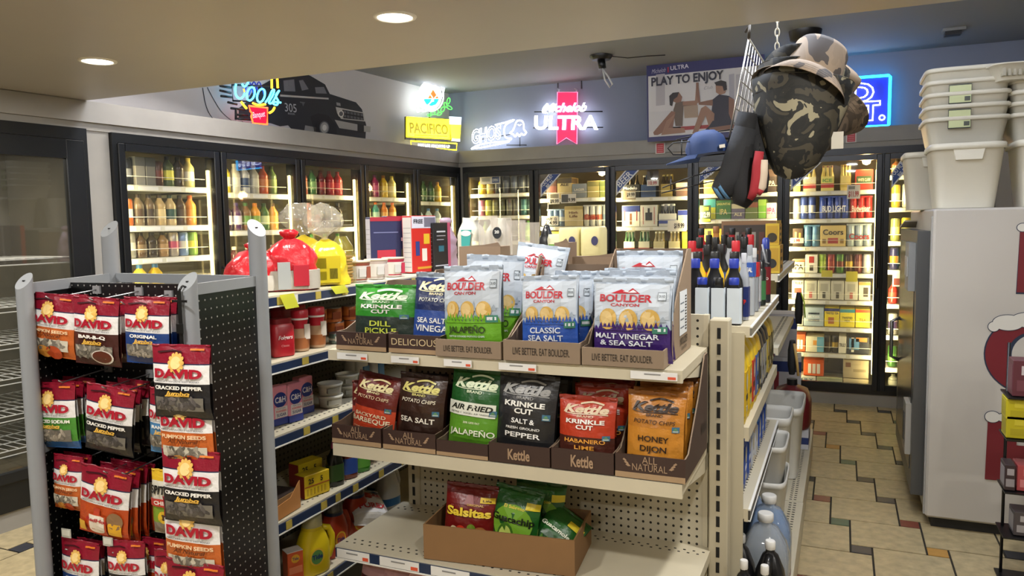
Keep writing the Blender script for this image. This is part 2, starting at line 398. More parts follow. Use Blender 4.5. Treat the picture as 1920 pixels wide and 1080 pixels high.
def m_wrap(cn, c2, n=4, h=.15, txt='', ct='#ffffff', film='#d8dde2'):
    def f():
        r = []; R = .033
        for i in range(n):
            q = B(); x = (i-(n-1)/2)*.066
            q.lathe([(R*.8, 0), (R, .01), (R, h-.014), (R*.8, h-.003)], P_(cn, .28, metal=.2), 14, cx=x, cy=R); q.lathe([(R*1.004, h*.3), (R*1.004, h*.55)], P_(c2, .3), 14, cx=x, cy=R, caps=False)
            r.append(('can', mesh_of(q, 'can')))
        k = B(); w = n*.066
        k.box(-w/2, w/2, R*.25-.002, .13, h-.012, h+.001, P_(cn, .3))
        if txt: k.text(txt, 0, h*.32, h*.26, -.0045, P_(ct, .4), w=w*.8, bold=.02)
        r.append(('printed_film', mesh_of(k, 'printed_film'))); return r
    return parts(('wrap', cn, c2, n, h, txt), f)
def m_jug(cb, cc, h=.2, r=.05):
    def f():
        b = B(); b.sq([(r*.9, r*.9, 0), (r, r, .01), (r, r, h*.55), (r*.8, r*.8, h*.72), (r*.38, r*.38, h*.86), (r*.34, r*.34, h-.02)], P_(cb, .25), 18, .6)
        c = B(); c.lathe([(r*.4, h-.024), (r*.4, h)], P_(cc, .4), 12)
        return [('bottle_body', mesh_of(b, 'bottle_body')), ('bottle_cap', mesh_of(c, 'bottle_cap'))]
    return parts(('jug', cb, cc, h, r), f)
NM = {}
def stock(phi, O, doorx, P, z, items, where, yf=.095, top=None):
    """items: (parts, half-width, name, description, category) left to right; an empty entry leaves a gap"""
    C4 = Matrix.Translation(O) @ Matrix.Rotation(phi, 4, 'Z')
    tot = sum(2*i[1] for i in items); room = P-.126; ks = min(1, room/tot); gap = max(0, (room-tot)/max(1, len(items))); x = doorx+.063+gap/2; k = 0
    for it in items:
        pl, hw, nm, desc, cat = it
        hw *= ks; x += hw
        if pl:
            lab = '%s, %s from left, %s' % (desc, ORD[k], where); k += 1
            t = from_parts(pl, nm, lab, cat, C4 @ Vector((x, yf+(.05 if cat in ('bottle', 'can') else .012), z+.004)), phi, 'drinks in the coolers')
            hh = max(v.co.z for _, me in pl for v in me.vertices); kz = min(1, (top-z-.042)/hh) if top else 1
            t.scale = (ks, min(ks, kz) if cat in ('bottle', 'can') else 1, kz)
        x += hw+gap
def bt(desc, cb, cl, cc, h=.19, r=.037): return (m_bot(cb, cl, cc, h, r), r+.0015, 'drink_bottle', desc+' bottle', 'bottle')
def cn(desc, c1, c2, h=.155, r=.035): return (m_can(c1, c2, h, r), r+.0015, 'drink_can', desc+' can', 'can')
def jg(desc, cb, cc, h=.2, r=.045): return (m_jug(cb, cc, h, r), r+.003, 'juice_bottle', desc+' bottle', 'bottle')
def ct(desc, c1, c2, w, h, txt='', ctx='#222222', **k): return (m_carton(c1, c2, w, h, txt, ctx, **k), w/2+.003, 'drinks_carton', desc+' carton', 'carton')
def sx(desc, *a, **k): return (m_six(*a, **k), k.get('w', .19)/2+.003, 'bottle_six_pack', desc+' six-pack', 'six-pack')
def wr(desc, cn_, c2, n=4, h=.15, txt='', ctx='#ffffff'): return (m_wrap(cn_, c2, n, h, txt, ctx), n*.033+.003, 'can_pack', desc+' can pack', 'can pack')
def gap(w): return (None, w/2, '', '', '')
DN = ['first left-wall door', 'second left-wall door', 'third left-wall door', 'fourth left-wall door', 'fifth left-wall door']
SN = ['top shelf', 'second shelf', 'third shelf', 'fourth shelf', 'fifth shelf', 'sixth shelf', 'seventh shelf', 'bottom deck']
o_, g_, y_, r_, k_, w_ = '#d9822b', '#3f7d3a', '#e8c62e', '#b8262b', '#2a211c', '#e6e2d6'
L_ST = [
 [[cn('dark blue', '#2c3a66', w_), cn('black striped', '#23252b', '#8a8d92'), ct('grey landscape', '#8e8c86', '#4f5257', .066, .17, d=.066), ct('dark grey landscape', '#77756f', '#3d4147', .066, .17, d=.066), cn('brown', '#5a3a2c', '#7a3b2b'), bt('green and yellow', '#4d5a32', '#d8d24a', '#2b2b22'), bt('dark brown', '#3a2b1f', '#3a2b1f', '#222222'), bt('pale yellow', '#d9c97e', '#efe8c8', '#e8d36a')],
  [cn('red and white', '#c33a34', w_, .16, .034), cn('orange tall', '#cf6a33', '#cfe0d0', .16, .034), bt('beige coffee', '#7a6a52', '#4b3a2b', '#332b25'), bt('brown coffee', '#6b5a45', '#3d332a', '#2d2722'), bt('cream coffee', '#b39a6c', '#c8b486', '#3a322a'), bt('cream coffee with dark green neck', '#b8a276', '#2f4b44', '#22332e'), bt('dark coffee', '#4b3b2c', '#4b3b2c', '#2a2320'), bt('orange juice', '#d98a3b', '#d98a3b', '#c25f2a')],
  [cn('rust coloured', '#b0653d', '#d9c9b0', .16), cn('silver grey', '#8f9088', '#c6c4b8', .16), bt('dark amber', '#55432f', '#74624a', '#222018'), bt('black tea', '#3a3128', '#3a3128', '#23201b'), bt('tan tea', '#8b6d47', '#a5835a', '#2f2a22'), cn('pink tipped silver', '#a9a093', '#c25a72', .16), cn('blue and silver', '#7d93b5', '#d8d6c4', .16), cn('green and yellow', '#7fa04b', '#e2d95c', .16)],
  [jg('yellow lemonade with blue cap', '#e6c92c', '#3b76b5'), jg('pale yellow lemonade with blue cap', '#ead34a', '#3b76b5'), jg('golden lemonade with blue cap', '#dcb92a', '#3b76b5'), gap(.25)]],
 [[bt('dark cola', '#2e1f1a', w_, '#2a2a2a'), bt('yellow and white', '#d8c23c', '#efeadb', '#e0c73a', .2), bt('white milk', '#d9d6c8', '#efede2', '#d8d6cc', .2), bt('white and navy', '#c9cbd0', '#3a4f7a', '#33415c', .2), bt('pale grey', '#b9b6a8', '#d8d6c8', '#a5a296', .2), bt('red-orange', '#b9532f', '#c77a4b', '#8e3b22', .2), bt('olive green', '#5d7040', '#7d8f55', '#3c4a2a', .2)],
  [bt('lime and blue with yellow cap', '#7fb83a', '#2f5fb0', '#e8c62e', .19, .036), bt('dark purple with white label', '#3a2a3d', w_, '#2a4a86'), bt('purple', '#4a2b52', '#d7cfdc', '#3b2a66'), bt('brown and green', '#7a5a3a', '#5e8a45', '#41703a'), bt('orange juice', '#e09a32', '#86a03c', '#d9822b'), bt('clear green', '#4d6b3c', '#c7cf9a', '#2f4a2a'), bt('amber orange', '#d08a36', '#d9a04b', '#5a3a1e')],
  [bt('amber', '#a06a34', '#c79a5a', '#e0d8c4', .17), bt('dark maroon', '#4a2326', '#5a3030', '#d6d0c0', .17), bt('beige', '#a58d6a', '#d0c09a', '#e2dcc8', .17), bt('green', '#557a4a', '#83a06a', '#e2dcc8', .17), bt('tan', '#b28a52', '#ceb07a', '#dddddd', .17)]],
 [[bt('red soda', '#b5303a', '#e04a55', '#2a2a2a'), bt('salmon soda', '#c8705a', '#e0a080', '#30302c'), bt('green soda', '#3f6d44', '#7fa872', '#2c3a2a'), bt('dark red soda', '#6b2228', '#a03038', '#2a1a1a'), bt('bright red soda', '#a82830', '#c83a3f', '#701a20'), bt('cherry red soda', '#b04040', '#d05050', '#8a2a2a')],
  [bt('dark cola', '#30201a', '#3a2a22', '#2a2a2a'), cn('orange energy drink', '#d0622c', '#e88a3a', .19), bt('black cola', '#241a16', '#8a1f22', '#1f1f1f'), bt('brown cola', '#33231b', '#33231b', '#262626'), bt('dark diet cola', '#2a1d18', '#b9b6aa', '#4a4a4a')],
  [bt('lime soda', '#6fa03f', '#c9d88a', '#3d7a3a'), bt('pale green soda', '#7fb06a', '#e6ecd2', '#4a8a45'), bt('yellow soda', '#d8cf5a', '#f0ecc0', '#4a8a45'), bt('green tea', '#8aa04a', '#e0e0b0', '#3f7d3a')]],
 [[bt('dark green', '#2e4a34', '#3a5a40', '#24345a'), bt('dark violet', '#3d2a40', '#6a3a5a', '#3a2a50'), bt('magenta', '#8e2a5a', '#b04a7a', '#4a2040'), bt('yellow', '#d9b52c', '#e8d060', '#8a5a20'), bt('pale yellow', '#d8cc7a', '#ece6b8', '#a89a40')],
  [bt('orange sport drink', '#dc7a2a', '#3a8a8a', '#d9622a', .2, .035), bt('lime sport drink', '#a8b83a', '#d8d890', '#d0601f', .2, .035), bt('teal sport drink', '#3f8f8a', '#a8d0c0', '#d0601f', .2, .035), bt('bright orange sport drink', '#e0822a', '#f0b060', '#d0601f', .2, .035), bt('amber sport drink', '#d08a30', '#ecc070', '#d0601f', .2, .035)],
  [bt('red sauce', '#c04a2a', '#e8dcb0', '#d9822b', .18), bt('orange sauce', '#d97a2a', '#e8e0c0', '#d9622a', .18), bt('golden', '#d0a03a', '#ece0b0', '#c98a2a', .18)]],
 [[bt('brown', '#5a4a2c', '#8a6a3a', '#3a3020'), bt('yellow', '#d0bc2e', '#e4d860', '#7a9030'), bt('dark green', '#2f4f2a', '#44683a', '#203a1e'), bt('forest green', '#34562c', '#4a703c', '#23401f'), bt('golden yellow', '#dab030', '#ecd070', '#a07020')],
  [bt('green', '#3f6a40', '#6a8a5a', '#2a4a2a'), bt('clear water', '#9fb0b8', '#d0dde4', '#4a78a8'), bt('blue labelled water', '#a9bcc4', '#5f8fc0', '#3a68a0'), bt('white labelled water', '#a5b2b6', '#e0e6e6', '#4a78a8')]]]
for d, sh in enumerate(L_ST):
    for s, items in enumerate(sh): stock(PHL, LO, .02+.703*d, .703, LEV_L[d][s], items, '%s, %s' % (SN[s], DN[d]), top=LEV_L[d][s-1] if s else 1.99)
DB = ['first back-wall door', 'second back-wall door', 'third back-wall door', 'fourth back-wall door', 'fifth back-wall door', 'sixth back-wall door']
B_ST = [
 [[bt('yellow', '#e3b92c', '#eed060', '#c99a20', .17), bt('pale yellow', '#dcc050', '#efe0a0', '#c9a850', .16), cn('slate grey', '#55585e', '#6a6d72', .165), cn('dark slate', '#4c5056', '#60646a', .165), cn('grey blue', '#555c66', '#6c7480', .165), cn('charcoal', '#474a50', '#5c6066', .165), cn('dusty grey', '#5c5f63', '#787a7c', .165)],
  [cn('pink', '#a86a8a', '#d0a0b8'), cn('lime', '#b0b04a', '#d8d890'), cn('olive', '#6a6a40', '#8a8a5a'), cn('dark olive', '#4f5038', '#6a6c4a'), cn('grey', '#55564f', '#75766c'), cn('dark grey', '#474943', '#60625a'), cn('teal', '#3a6468', '#5a888a'), cn('dark teal', '#33565a', '#4a7074')],
  [bt('green soda', '#6a8a4a', '#b8c890', '#4a7a3a'), bt('light green soda', '#86a85a', '#c8d8a0', '#4a8a3a'), bt('dark bottle', '#3c3a30', '#5a5648', '#2a2a24'), bt('bright green soda', '#6fa83a', '#a8d070', '#3f7a2a')]],
 [[ct('maroon', '#6e3a34', '#4a2a26', .11, .17), ct('tan labelled', '#b8a878', '#4f4638', .15, .19, [('ALE', .6, .12, .6)], '#3a2a20', band=.25), ct('blue-grey', '#7f8a94', '#44505c', .15, .13, [('LAGER', .5, .16, .7)], '#e4e0d0', band=.0), ct('olive', '#9a9460', '#6a6c40', .12, .15), ct('green', '#7d8a4e', '#55683a', .08, .15)],
  [wr('blue and white', '#7f96b4', '#dfe4e8', 3, .16), ct('cream lager', '#c9b98a', '#a5925c', .2, .185, [('High', .62, .12, .5), ('Life', .44, .12, .45)], '#6a3a2a', band=.15), wr('silver', '#c2c4c2', '#b06a50', 3, .19, 'Coors', '#a03028'), wr('pale silver', '#a8b2b8', '#7f98b0', 1, .19)],
  [ct('yellow', '#d8c23a', '#e8d860', .22, .2, band=.1), gap(.18), ct('white beer', '#d8d8d0', '#b8443c', .18, .17, [('Co', .35, .3, .6)], '#b02a26', band=.0)]],
 [[sx('dark bottle', '#2a2c30', '#3a3d44', '#241c16', '#1f1f1f', .2, .2, 'Modelo'), sx('blue carrier', '#34507a', '#2c4468', '#2a1f16', '#c8c8c0', .16, .19), sx('gold carrier', '#a08a3a', '#c0a850', '#2e2216', '#8a7a3a', .12, .19), ct('burgundy and cream', '#8a6a5a', '#e4dcc0', .13, .12)],
  [ct('white lager with blue top', '#dcdcd4', '#2e3f86', .18, .19, art=[(-.06, .06, .1, .62, '#7a4a26'), (-.36, -.31, .25, .75, '#b03a34'), (.31, .36, .25, .75, '#b03a34')], band=.28), ct('white light beer', '#d4d4cc', '#c8c8c0', .17, .19, art=[(-.2, .2, .25, .65, '#2a2c34'), (-.06, .06, .6, .85, '#2a2c34'), (-.34, -.31, .1, .9, '#b03a34'), (.31, .34, .1, .9, '#b03a34')], band=.0), sx('blue and white carrier', '#d8d8d2', '#35479a', '#1e2438', '#e8e8e4', .17, .19), ct('blue and white', '#dcdcd6', '#3a4aa8', .1, .14)],
  [sx('green bottle with red star', '#d8d8cc', '#b02a2a', '#2f5a34', '#2a4a2c', .14, .2), sx('second green bottle', '#cfd0c0', '#b02a2a', '#2f5a34', '#2a4a2c', .14, .2), sx('clear bottle with gold label', '#c8bf94', '#e8e4d0', '#8a7a44', '#d8d8d0', .14, .2), sx('second clear bottle', '#c8bf94', '#e8e4d0', '#8a7a44', '#d8d8d0', .14, .2), ct('yellow', '#d8c030', '#e4d050', .08, .2)]],
 [[ct('tan', '#c0a04c', '#d8c070', .16, .12), ct('gold', '#b8943c', '#c8a850', .14, .17), ct('cream and gold', '#d0c080', '#b89a40', .14, .16), gap(.06), ct('yellow', '#dcc840', '#ece070', .10, .19), ct('dark with pale lettering', '#4a3a30', '#6a5040', .10, .19, [('IPA', .3, .2, .7)], '#e4dcc8')],
  [ct('lime and teal', '#c8c838', '#3f9a9a', .13, .2, band=.4), ct('green ale', '#3d7a34', '#2c5a28', .16, .16, [('LAGUNITAS', .75, .12, .9), ('IPA', .25, .3, .5)], '#e4d878', band=.0), ct('violet-grey ale', '#6a6480', '#d8cfa8', .14, .13, [('ALE', .2, .2, .6)], '#efe6c0'), ct('brown and green', '#6a7a3a', '#8a4a2c', .13, .14), ct('bright green', '#7fb83a', '#a8d050', .08, .16), ct('pink and white', '#d8c8c8', '#e0d8d4', .1, .13, [('IPA', .3, .4, .8)], '#d0307a')],
  [ct('yellow ale', '#e0c83a', '#d0b430', .2, .15, art=[(-.36, -.2, .3, .9, '#3a3020')], band=.0), ct('bright yellow ale', '#e4cc40', '#d8bc34', .16, .15, band=.1), gap(.2)]],
 [[ct('blue and yellow', '#d8cf5a', '#7fa8c0', .08, .13, band=.5), sx('lemon malt', '#d8d0a8', '#b0342c', '#d8c878', '#8a5a3a', .14, .2, 'SMIRNOFF', '#e8e4d8'), sx('lime malt', '#dcd478', '#b0342c', '#d0c070', '#8a5a3a', .14, .2, 'ICE', '#4f9a4a'), sx('pale lemon', '#d0c47a', '#b8a850', '#d0c070', '#8a7a3a', .10, .2), ct('red seltzer', '#b8402c', '#a03024', .19, .16, [('WHITE CLAW', .42, .16, .7)], '#e8dcb8', band=.0, art=[(-.42, .42, .32, .68, '#3f5a3a')])],
  [cn('white', '#d4d2c4', '#e4e2d6', .17, .033), cn('blue and white', '#3a4f98', '#e8e8e2', .18, .034), cn('white and blue tall', '#40559c', '#e8e8e2', .18, .034), gap(.03), wr('navy light beer', '#2e469a', '#3a55ac', 4, .18, 'BUD LIGHT'), wr('red beer', '#b82c2a', '#c83a34', 3, .175, 'Budweiser', '#f0e8d8')],
  [ct('brown bottle picture', '#4a3a2c', '#2f261f', .085, .15, art=[(-.3, -.1, .2, .8, '#d8b86a'), (.1, .3, .2, .75, '#c09a50')], band=.0), wr('light blue', '#6f9cc0', '#86b0d0', 2, .175), ct('yellow lager', '#d8bf78', '#e0ca88', .205, .17, [('Coors', .56, .26, .8)], '#2c2018', band=.0, art=[(-.2, .2, .14, .4, '#a03028'), (-.42, -.28, .14, .36, '#8a6a2c'), (.28, .42, .14, .36, '#8a6a2c')]), wr('silver light beer', '#b4c0c4', '#8aa4b0', 3, .18, 'Coors', '#a8302a')],
  [ct('white IPA', '#dcd2b4', '#c86a44', .105, .11, [('IPA', .25, .4, .8)], '#2a241c', band=.15), ct('white seltzer', '#dcdad0', '#d0cec4', .105, .15, art=[(-.2, .2, .55, .9, '#a83a34'), (-.15, .15, .12, .4, '#3a3630')], band=.0), cn('lime green', '#9ab83a', '#c0d860'), cn('dark red', '#8a2f2a', '#a84a3a'), cn('green and red', '#4f7a34', '#7a3a2a'), cn('dark brown', '#4a3020', '#c09a3a'), cn('maroon', '#6a3a34', '#8a5a50'), cn('white round', '#d8d8d4', '#e4e4e0')],
  [ct('white strawberry seltzer', '#e0dccb', '#e0dccb', .095, .155, [('TRULY', .8, .14, .85)], '#3a3630', band=.0, art=[(-.3, .3, .3, .6, '#c84a3a')])]+[ct(q+' grey seltzer', '#c9c7b8', '#bdbbac', .1, .155, art=[(-.3, .3, .45, .85, '#a8a698'), (-.12, .12, .08, .4, c)], band=.0) for q, c in (('pink', '#b86a64'), ('black', '#44443c'), ('dark', '#4f4a40'), ('rose', '#b06a60'))]+[ct('white and orange seltzer', '#d8d4c4', '#d09a50', .09, .15, art=[(-.1, .3, .2, .7, '#4a443a')], band=.15)],
  [ct('white berry seltzer', '#e0dccb', '#e0dccb', .095, .15, [('TRULY', .78, .15, .85)], '#3a3630', band=.0, art=[(-.3, .3, .35, .65, '#cc4a30'), (-.4, -.2, .06, .3, '#3a3630'), (.2, .4, .06, .3, '#3a3630')]), ct('silver blue', '#a9b9c4', '#9aacb8', .16, .155, [('SELTZER', .45, .09, .6)], '#e8eaec', band=.0, art=[(-.28, .28, .62, .72, '#2e3844'), (-.28, .28, .26, .36, '#2e3844')]), ct('yellow iced tea with navy top', '#e4cf2c', '#2c3470', .115, .155, [('TWISTED TEA', .66, .12, .9)], '#2a2a4a', band=.16, art=[(-.25, .15, .15, .5, '#a8602a')]), ct('yellow iced tea with teal top', '#e4d23a', '#3f8f9a', .115, .15, [('TWISTED', .45, .12, .7), ('TEA', .28, .12, .4)], '#3a3a20', band=.18), ct('yellow iced tea with red stripes', '#e8d440', '#d8522c', .11, .15, [('TEA', .35, .15, .5)], '#8a5a2a', band=.16)],
  [ct('orange seltzer', '#d8663a', '#c8542a', .12, .14, band=.2, art=[(-.3, -.12, .15, .7, '#dcd8cc'), (-.06, .1, .15, .7, '#d4d0c4'), (.16, .32, .15, .7, '#dcd8cc')]), ct('white and blue seltzer', '#d4cfb4', '#d4cfb4', .15, .13, art=[(.12, .5, .02, .98, '#6fa8c0'), (-.1, .1, .45, .75, '#d89a4a')], band=.0), cn('black', '#33302a', '#5a4a34', .14, .028), cn('black and yellow', '#33302a', '#c0a040', .14, .028), ct('white lettered', '#dcd8c8', '#dcd8c8', .06, .14, [('TRULY', .4, .2, .9)], '#2a2824', band=.0), ct('black and pale blue', '#2c2f36', '#24272d', .18, .14, art=[(-.4, .05, .25, .9, '#5a8ab0'), (-.1, .4, .72, .96, '#d08a44'), (-.3, -.18, .1, .95, '#dcd8cc')], band=.0)],
  [gap(.1), ct('orange six-can', '#d8602c', '#c85424', .155, .135, band=.15, art=[(-.28, -.12, .15, .75, '#dcd8cc'), (-.06, .1, .15, .75, '#d4d0c4'), (.16, .32, .15, .75, '#dcd8cc')]), gap(.14), ct('tan beer', '#a89a78', '#b8aa88', .19, .15, art=[(-.4, -.2, .6, .85, '#6a4a34'), (-.1, .4, .35, .5, '#8a7c5c')], band=.0)]],
 [[bt('amber', '#8a5a34', '#c09a60', '#3a3020', .15), bt('red labelled', '#6a3028', '#b05a4a', '#3a3020', .15), bt('golden', '#b08a44', '#d8c080', '#3a3020', .15), gap(.36)],
  [cn('gold and white', '#d0b040', '#e0d8b0', .18, .033), cn('pale grey', '#c4c4b4', '#d4d4c8', .185, .033), cn('lime and grey', '#b8c8a0', '#7fb84a', .185, .033), gap(.36)],
  [cn('olive green', '#9aa060', '#c8c890', .18, .033), cn('bright yellow', '#e4c43a', '#ecd870', .185, .033), cn('sky blue', '#5fa8c4', '#a8d0dc', .185, .033), gap(.36)],
  [cn('orange and navy', '#34345a', '#d8823a', .175, .033), cn('turquoise', '#3f98b0', '#6fc0d0', .175, .033), bt('white', '#d8d8cc', '#e4e4dc', '#d0d0c8', .18), gap(.36)],
  [bt('red', '#b8342c', '#c84a3a', '#3a2a24', .17), wr('dark purple', '#34222c', '#44303a', 2, .15), cn('orange and red', '#c8542c', '#d88a4a', .15), gap(.36)],
  [cn('silver and violet', '#b4b4b4', '#4a3f6a', .17, .033), cn('silver and pink', '#c4c4c2', '#d8a0a0', .18, .033), cn('silver and red', '#c4b8ac', '#c84a34', .17, .033), gap(.36)],
  [cn('green', '#3f6a34', '#5a8a44', .17), gap(.05), cn('tan', '#b8a880', '#6a3a2c', .16), gap(.36)]]]
for d, sh in enumerate(B_ST):
    for s, items in enumerate(sh): stock(0., BO, .014+.724*d, .724, (LEV_B[d]+[.192])[s], items, '%s, %s' % (SN[s], DB[d]), top=LEV_B[d][s-1] if s else 1.99)
# bottom decks of the two right-hand beer doors
stock(0., BO, .014+.724*4, .724, .131, [ct('white blue-lettered', '#cfcfc4', '#cfcfc4', .2, .055, [('TRULY', .3, .4, .8)], '#3a6a8a', band=.0), ct('pale green', '#b4b890', '#a4a880', .2, .055), ct('tan flat', '#b0a27c', '#c0b28c', .19, .055)], 'bottom deck, fifth back-wall door', top=.3)
stock(0., BO, .014+.724*5, .724, .131, [bt('clear glass', '#8a8a7a', '#a8a898', '#5a5a4a', .11), bt('tall clear glass', '#8a8a7a', '#b8b8a8', '#5a5a4a', .12), gap(.36)], 'bottom deck, sixth back-wall door')
# price cards standing at the shelf fronts / clipped behind the glass
def pcard(u0, v0, u1, v1, y, txt, ctx, lab, bg='#e6e2da', art=None, rows=1):
    a = atY(u0, v1, y); c = atY(u1, v0, y); w = abs(c.x-a.x); h = c.z-a.z
    t = B(); t.box(-w/2, w/2, -.001, .001, 0, h, mat(bg, .45))
    if art: 
        for (p, q, r, s, cc) in art: t.box(p*w, q*w, -.0018, 0, r*h, s*h, mat(cc, .45))
    for (s, zz, hh, ww, xx) in txt: t.text(s, xx*w, zz*h, hh*h, -.0022, mat(ctx, .45), w=ww*w, bold=.03)
    o = t.make('price_card'); o.location = ((a.x+c.x)/2, y, a.z); tag(o, lab, 'price card', 'price cards in the beer coolers')
YC = PC.y+.055
pcard(1030, 362, 1049, 383, YC, [('$9.99', .1, .35, .85, 0)], '#1c1c1c', 'white price card reading 9.99 at left of the second back-wall door', art=[(-.4, .4, .55, .9, '#8a8474')])
pcard(1052, 363, 1080, 381, YC, [('9.99', .15, .4, .45, .22)], '#1c1c1c', 'price card with dark can picture reading 9.99 in the second back-wall door', art=[(-.46, -.02, .08, .92, '#4a4c50')])
pcard(1016, 405, 1047, 423, YC, [('BUY 12', .55, .3, .6, .1), ('$14.99', .1, .38, .75, .05)], '#1c1c1c', 'price card reading BUY 12 and 14.99 in the second back-wall door')
pcard(1165, 357, 1192, 375, YC, [('$9.99', .35, .42, .55, .15)], '#1c1c1c', 'price card reading 9.99 under the BEER sticker of the third back-wall door', bg='#a89a84', art=[(-.1, .46, .2, .85, '#d8d4c8')])
pcard(1213, 318, 1235, 349, YC, [('10.99', .08, .22, .7, 0)], '#b0302a', 'price card with bottle picture and red 10.99 in the third back-wall door', art=[(-.5, .5, .38, 1, '#3a3028'), (-.2, 0, .4, .85, '#d8c088')])
pcard(1252, 413, 1287, 434, YC, [('$19.99', .3, .45, .55, .12)], '#1c1c1c', 'white price card reading 19.99 at right of the third back-wall door')
pcard(1312, 385, 1333, 417, YC, [('$12.99', .3, .32, .85, 0)], '#e8e8d0', 'dark green price card reading 12.99 in the fourth back-wall door', bg='#34482a', art=[(-.46, .46, .04, .2, '#c8c83a'), (-.3, .3, .7, .9, '#b8b83a')])
pcard(1588, 346, 1613, 373, YC-.012, [('$11.99', .15, .4, .8, 0)], '#b0302a', 'white price card with red 11.99 in the fifth back-wall door', art=[(-.4, .1, .68, .9, '#8a8a84')])
pcard(1482, 446, 1507, 456, YC, [('10.99', .2, .6, .6, -.1)], '#b0302a', 'small white price card with red 10.99 at left in the fifth back-wall door')
pcard(1673, 513, 1714, 537, YC, [('$7.99', .18, .34, .34, .3)], '#1c1c1c', 'white price card with maroon cans reading 7.99 in the sixth back-wall door', art=[(-.44, .06, .1, .62, '#8a4a44')])
pcard(900, 328, 938, 346, YC, [('OPEN', .3, .3, .25, .25)], '#d8dce4', 'pale card with blue corner at top of the first back-wall door', art=[(.1, .45, .12, .8, '#2f4a86'), (-.4, .0, .3, .7, '#a8a8a0')])
for (u0, v0, u1, v1, l) in [(1540, 507, 1561, 519, 'left'), (1586, 509, 1608, 528, 'right')]:
    a = atY(u0, v1, PC.y+.062); c = atY(u1, v0, PC.y+.062); t = B(); t.box(0, c.x-a.x, -.0008, 0, 0, c.z-a.z, mat('#cfc23a', .5)); o = t.make('sticky_note'); o.location = a
    tag(o, 'yellow note on the fifth beer door shelf rail, %s one of two' % l, 'note', 'yellow notes in the beer cooler')
# ================================================================== BAGS
class Print:
    def __init__(s, b, w, h, fn): s.b = b; s.w = w; s.h = h; s.fn = fn
    cnt = 0
    def f(s, lay):
        Print.cnt += 1; off = (Print.cnt % 9)*.00006
        return lambda x, z: s.fn(x, z)-.0030-.0006*lay-off
    def ell(s, cx, cz, rx, rz, m, lay=0, n=14, a0=0., rot=0.):
        cr, sr = math.cos(rot), math.sin(rot); F = s.f(lay); vs = []
        for k in range(n):
            a = 2*PI*k/n+a0; x, z = rx*math.cos(a), rz*math.sin(a)
            x, z = cx*s.w+(x*cr-z*sr)*s.w, cz*s.h+(x*sr+z*cr)*s.w; vs.append((x, F(x, z), z))
        x, z = cx*s.w, cz*s.h; vs.append((x, F(x, z), z))
        s.b.add(vs, [(k, (k+1) % n, n) for k in range(n)], m, False)
    def poly(s, pts, m, lay=0):
        F = s.f(lay); P = [(a*s.w, c*s.h) for a, c in pts]
        ar = sum(P[i][0]*P[(i+1) % len(P)][1]-P[(i+1) % len(P)][0]*P[i][1] for i in range(len(P)))
        if ar < 0: P = P[::-1]
        s.b.add([(x, F(x, z), z) for x, z in P], [tuple(range(len(P)))], m)
    def rect(s, x0, x1, z0, z1, m, lay=0, nx=8, nz=4):
        F = s.f(lay); vs = []; fs = []
        for j in range(nz+1):
            for i in range(nx+1):
                x = (x0+(x1-x0)*i/nx)*s.w; z = (z0+(z1-z0)*j/nz)*s.h; vs.append((x, F(x, z), z))
        for j in range(nz):
            for i in range(nx): o = j*(nx+1)+i; fs.append((o, o+1, o+nx+2, o+nx+1))
        s.b.add(vs, fs, m)
    def line(s, pts, wd, m, lay=1):
        P = [Vector((a*s.w, 0, c*s.h)) for a, c in pts]; F = s.f(lay); vs = []; fs = []
        for i, p in enumerate(P):
            d = (P[min(i+1, len(P)-1)]-P[max(i-1, 0)]); d.normalize(); q = Vector((-d.z, 0, d.x))*wd*s.w/2
            for r in (p-q, p+q): vs.append((r.x, F(r.x, r.z), r.z))
        for i in range(len(P)-1): fs.append((2*i, 2*i+2, 2*i+3, 2*i+1))
        s.b.add(vs, fs, m)
    def text(s, t, x, z, h, w, m, lay=1, bold=.02, shear=0.): s.b.text(t, x*s.w, z*s.h, h*s.h, 0, m, w=w*s.w, bold=bold, shear=shear, fn=s.f(lay))
def film(c, r=.3): return mat(c, r, bump=.35, nscale=38, spec=.6, noise=.05)
def ink(c): return mat(c, .35, spec=.5)
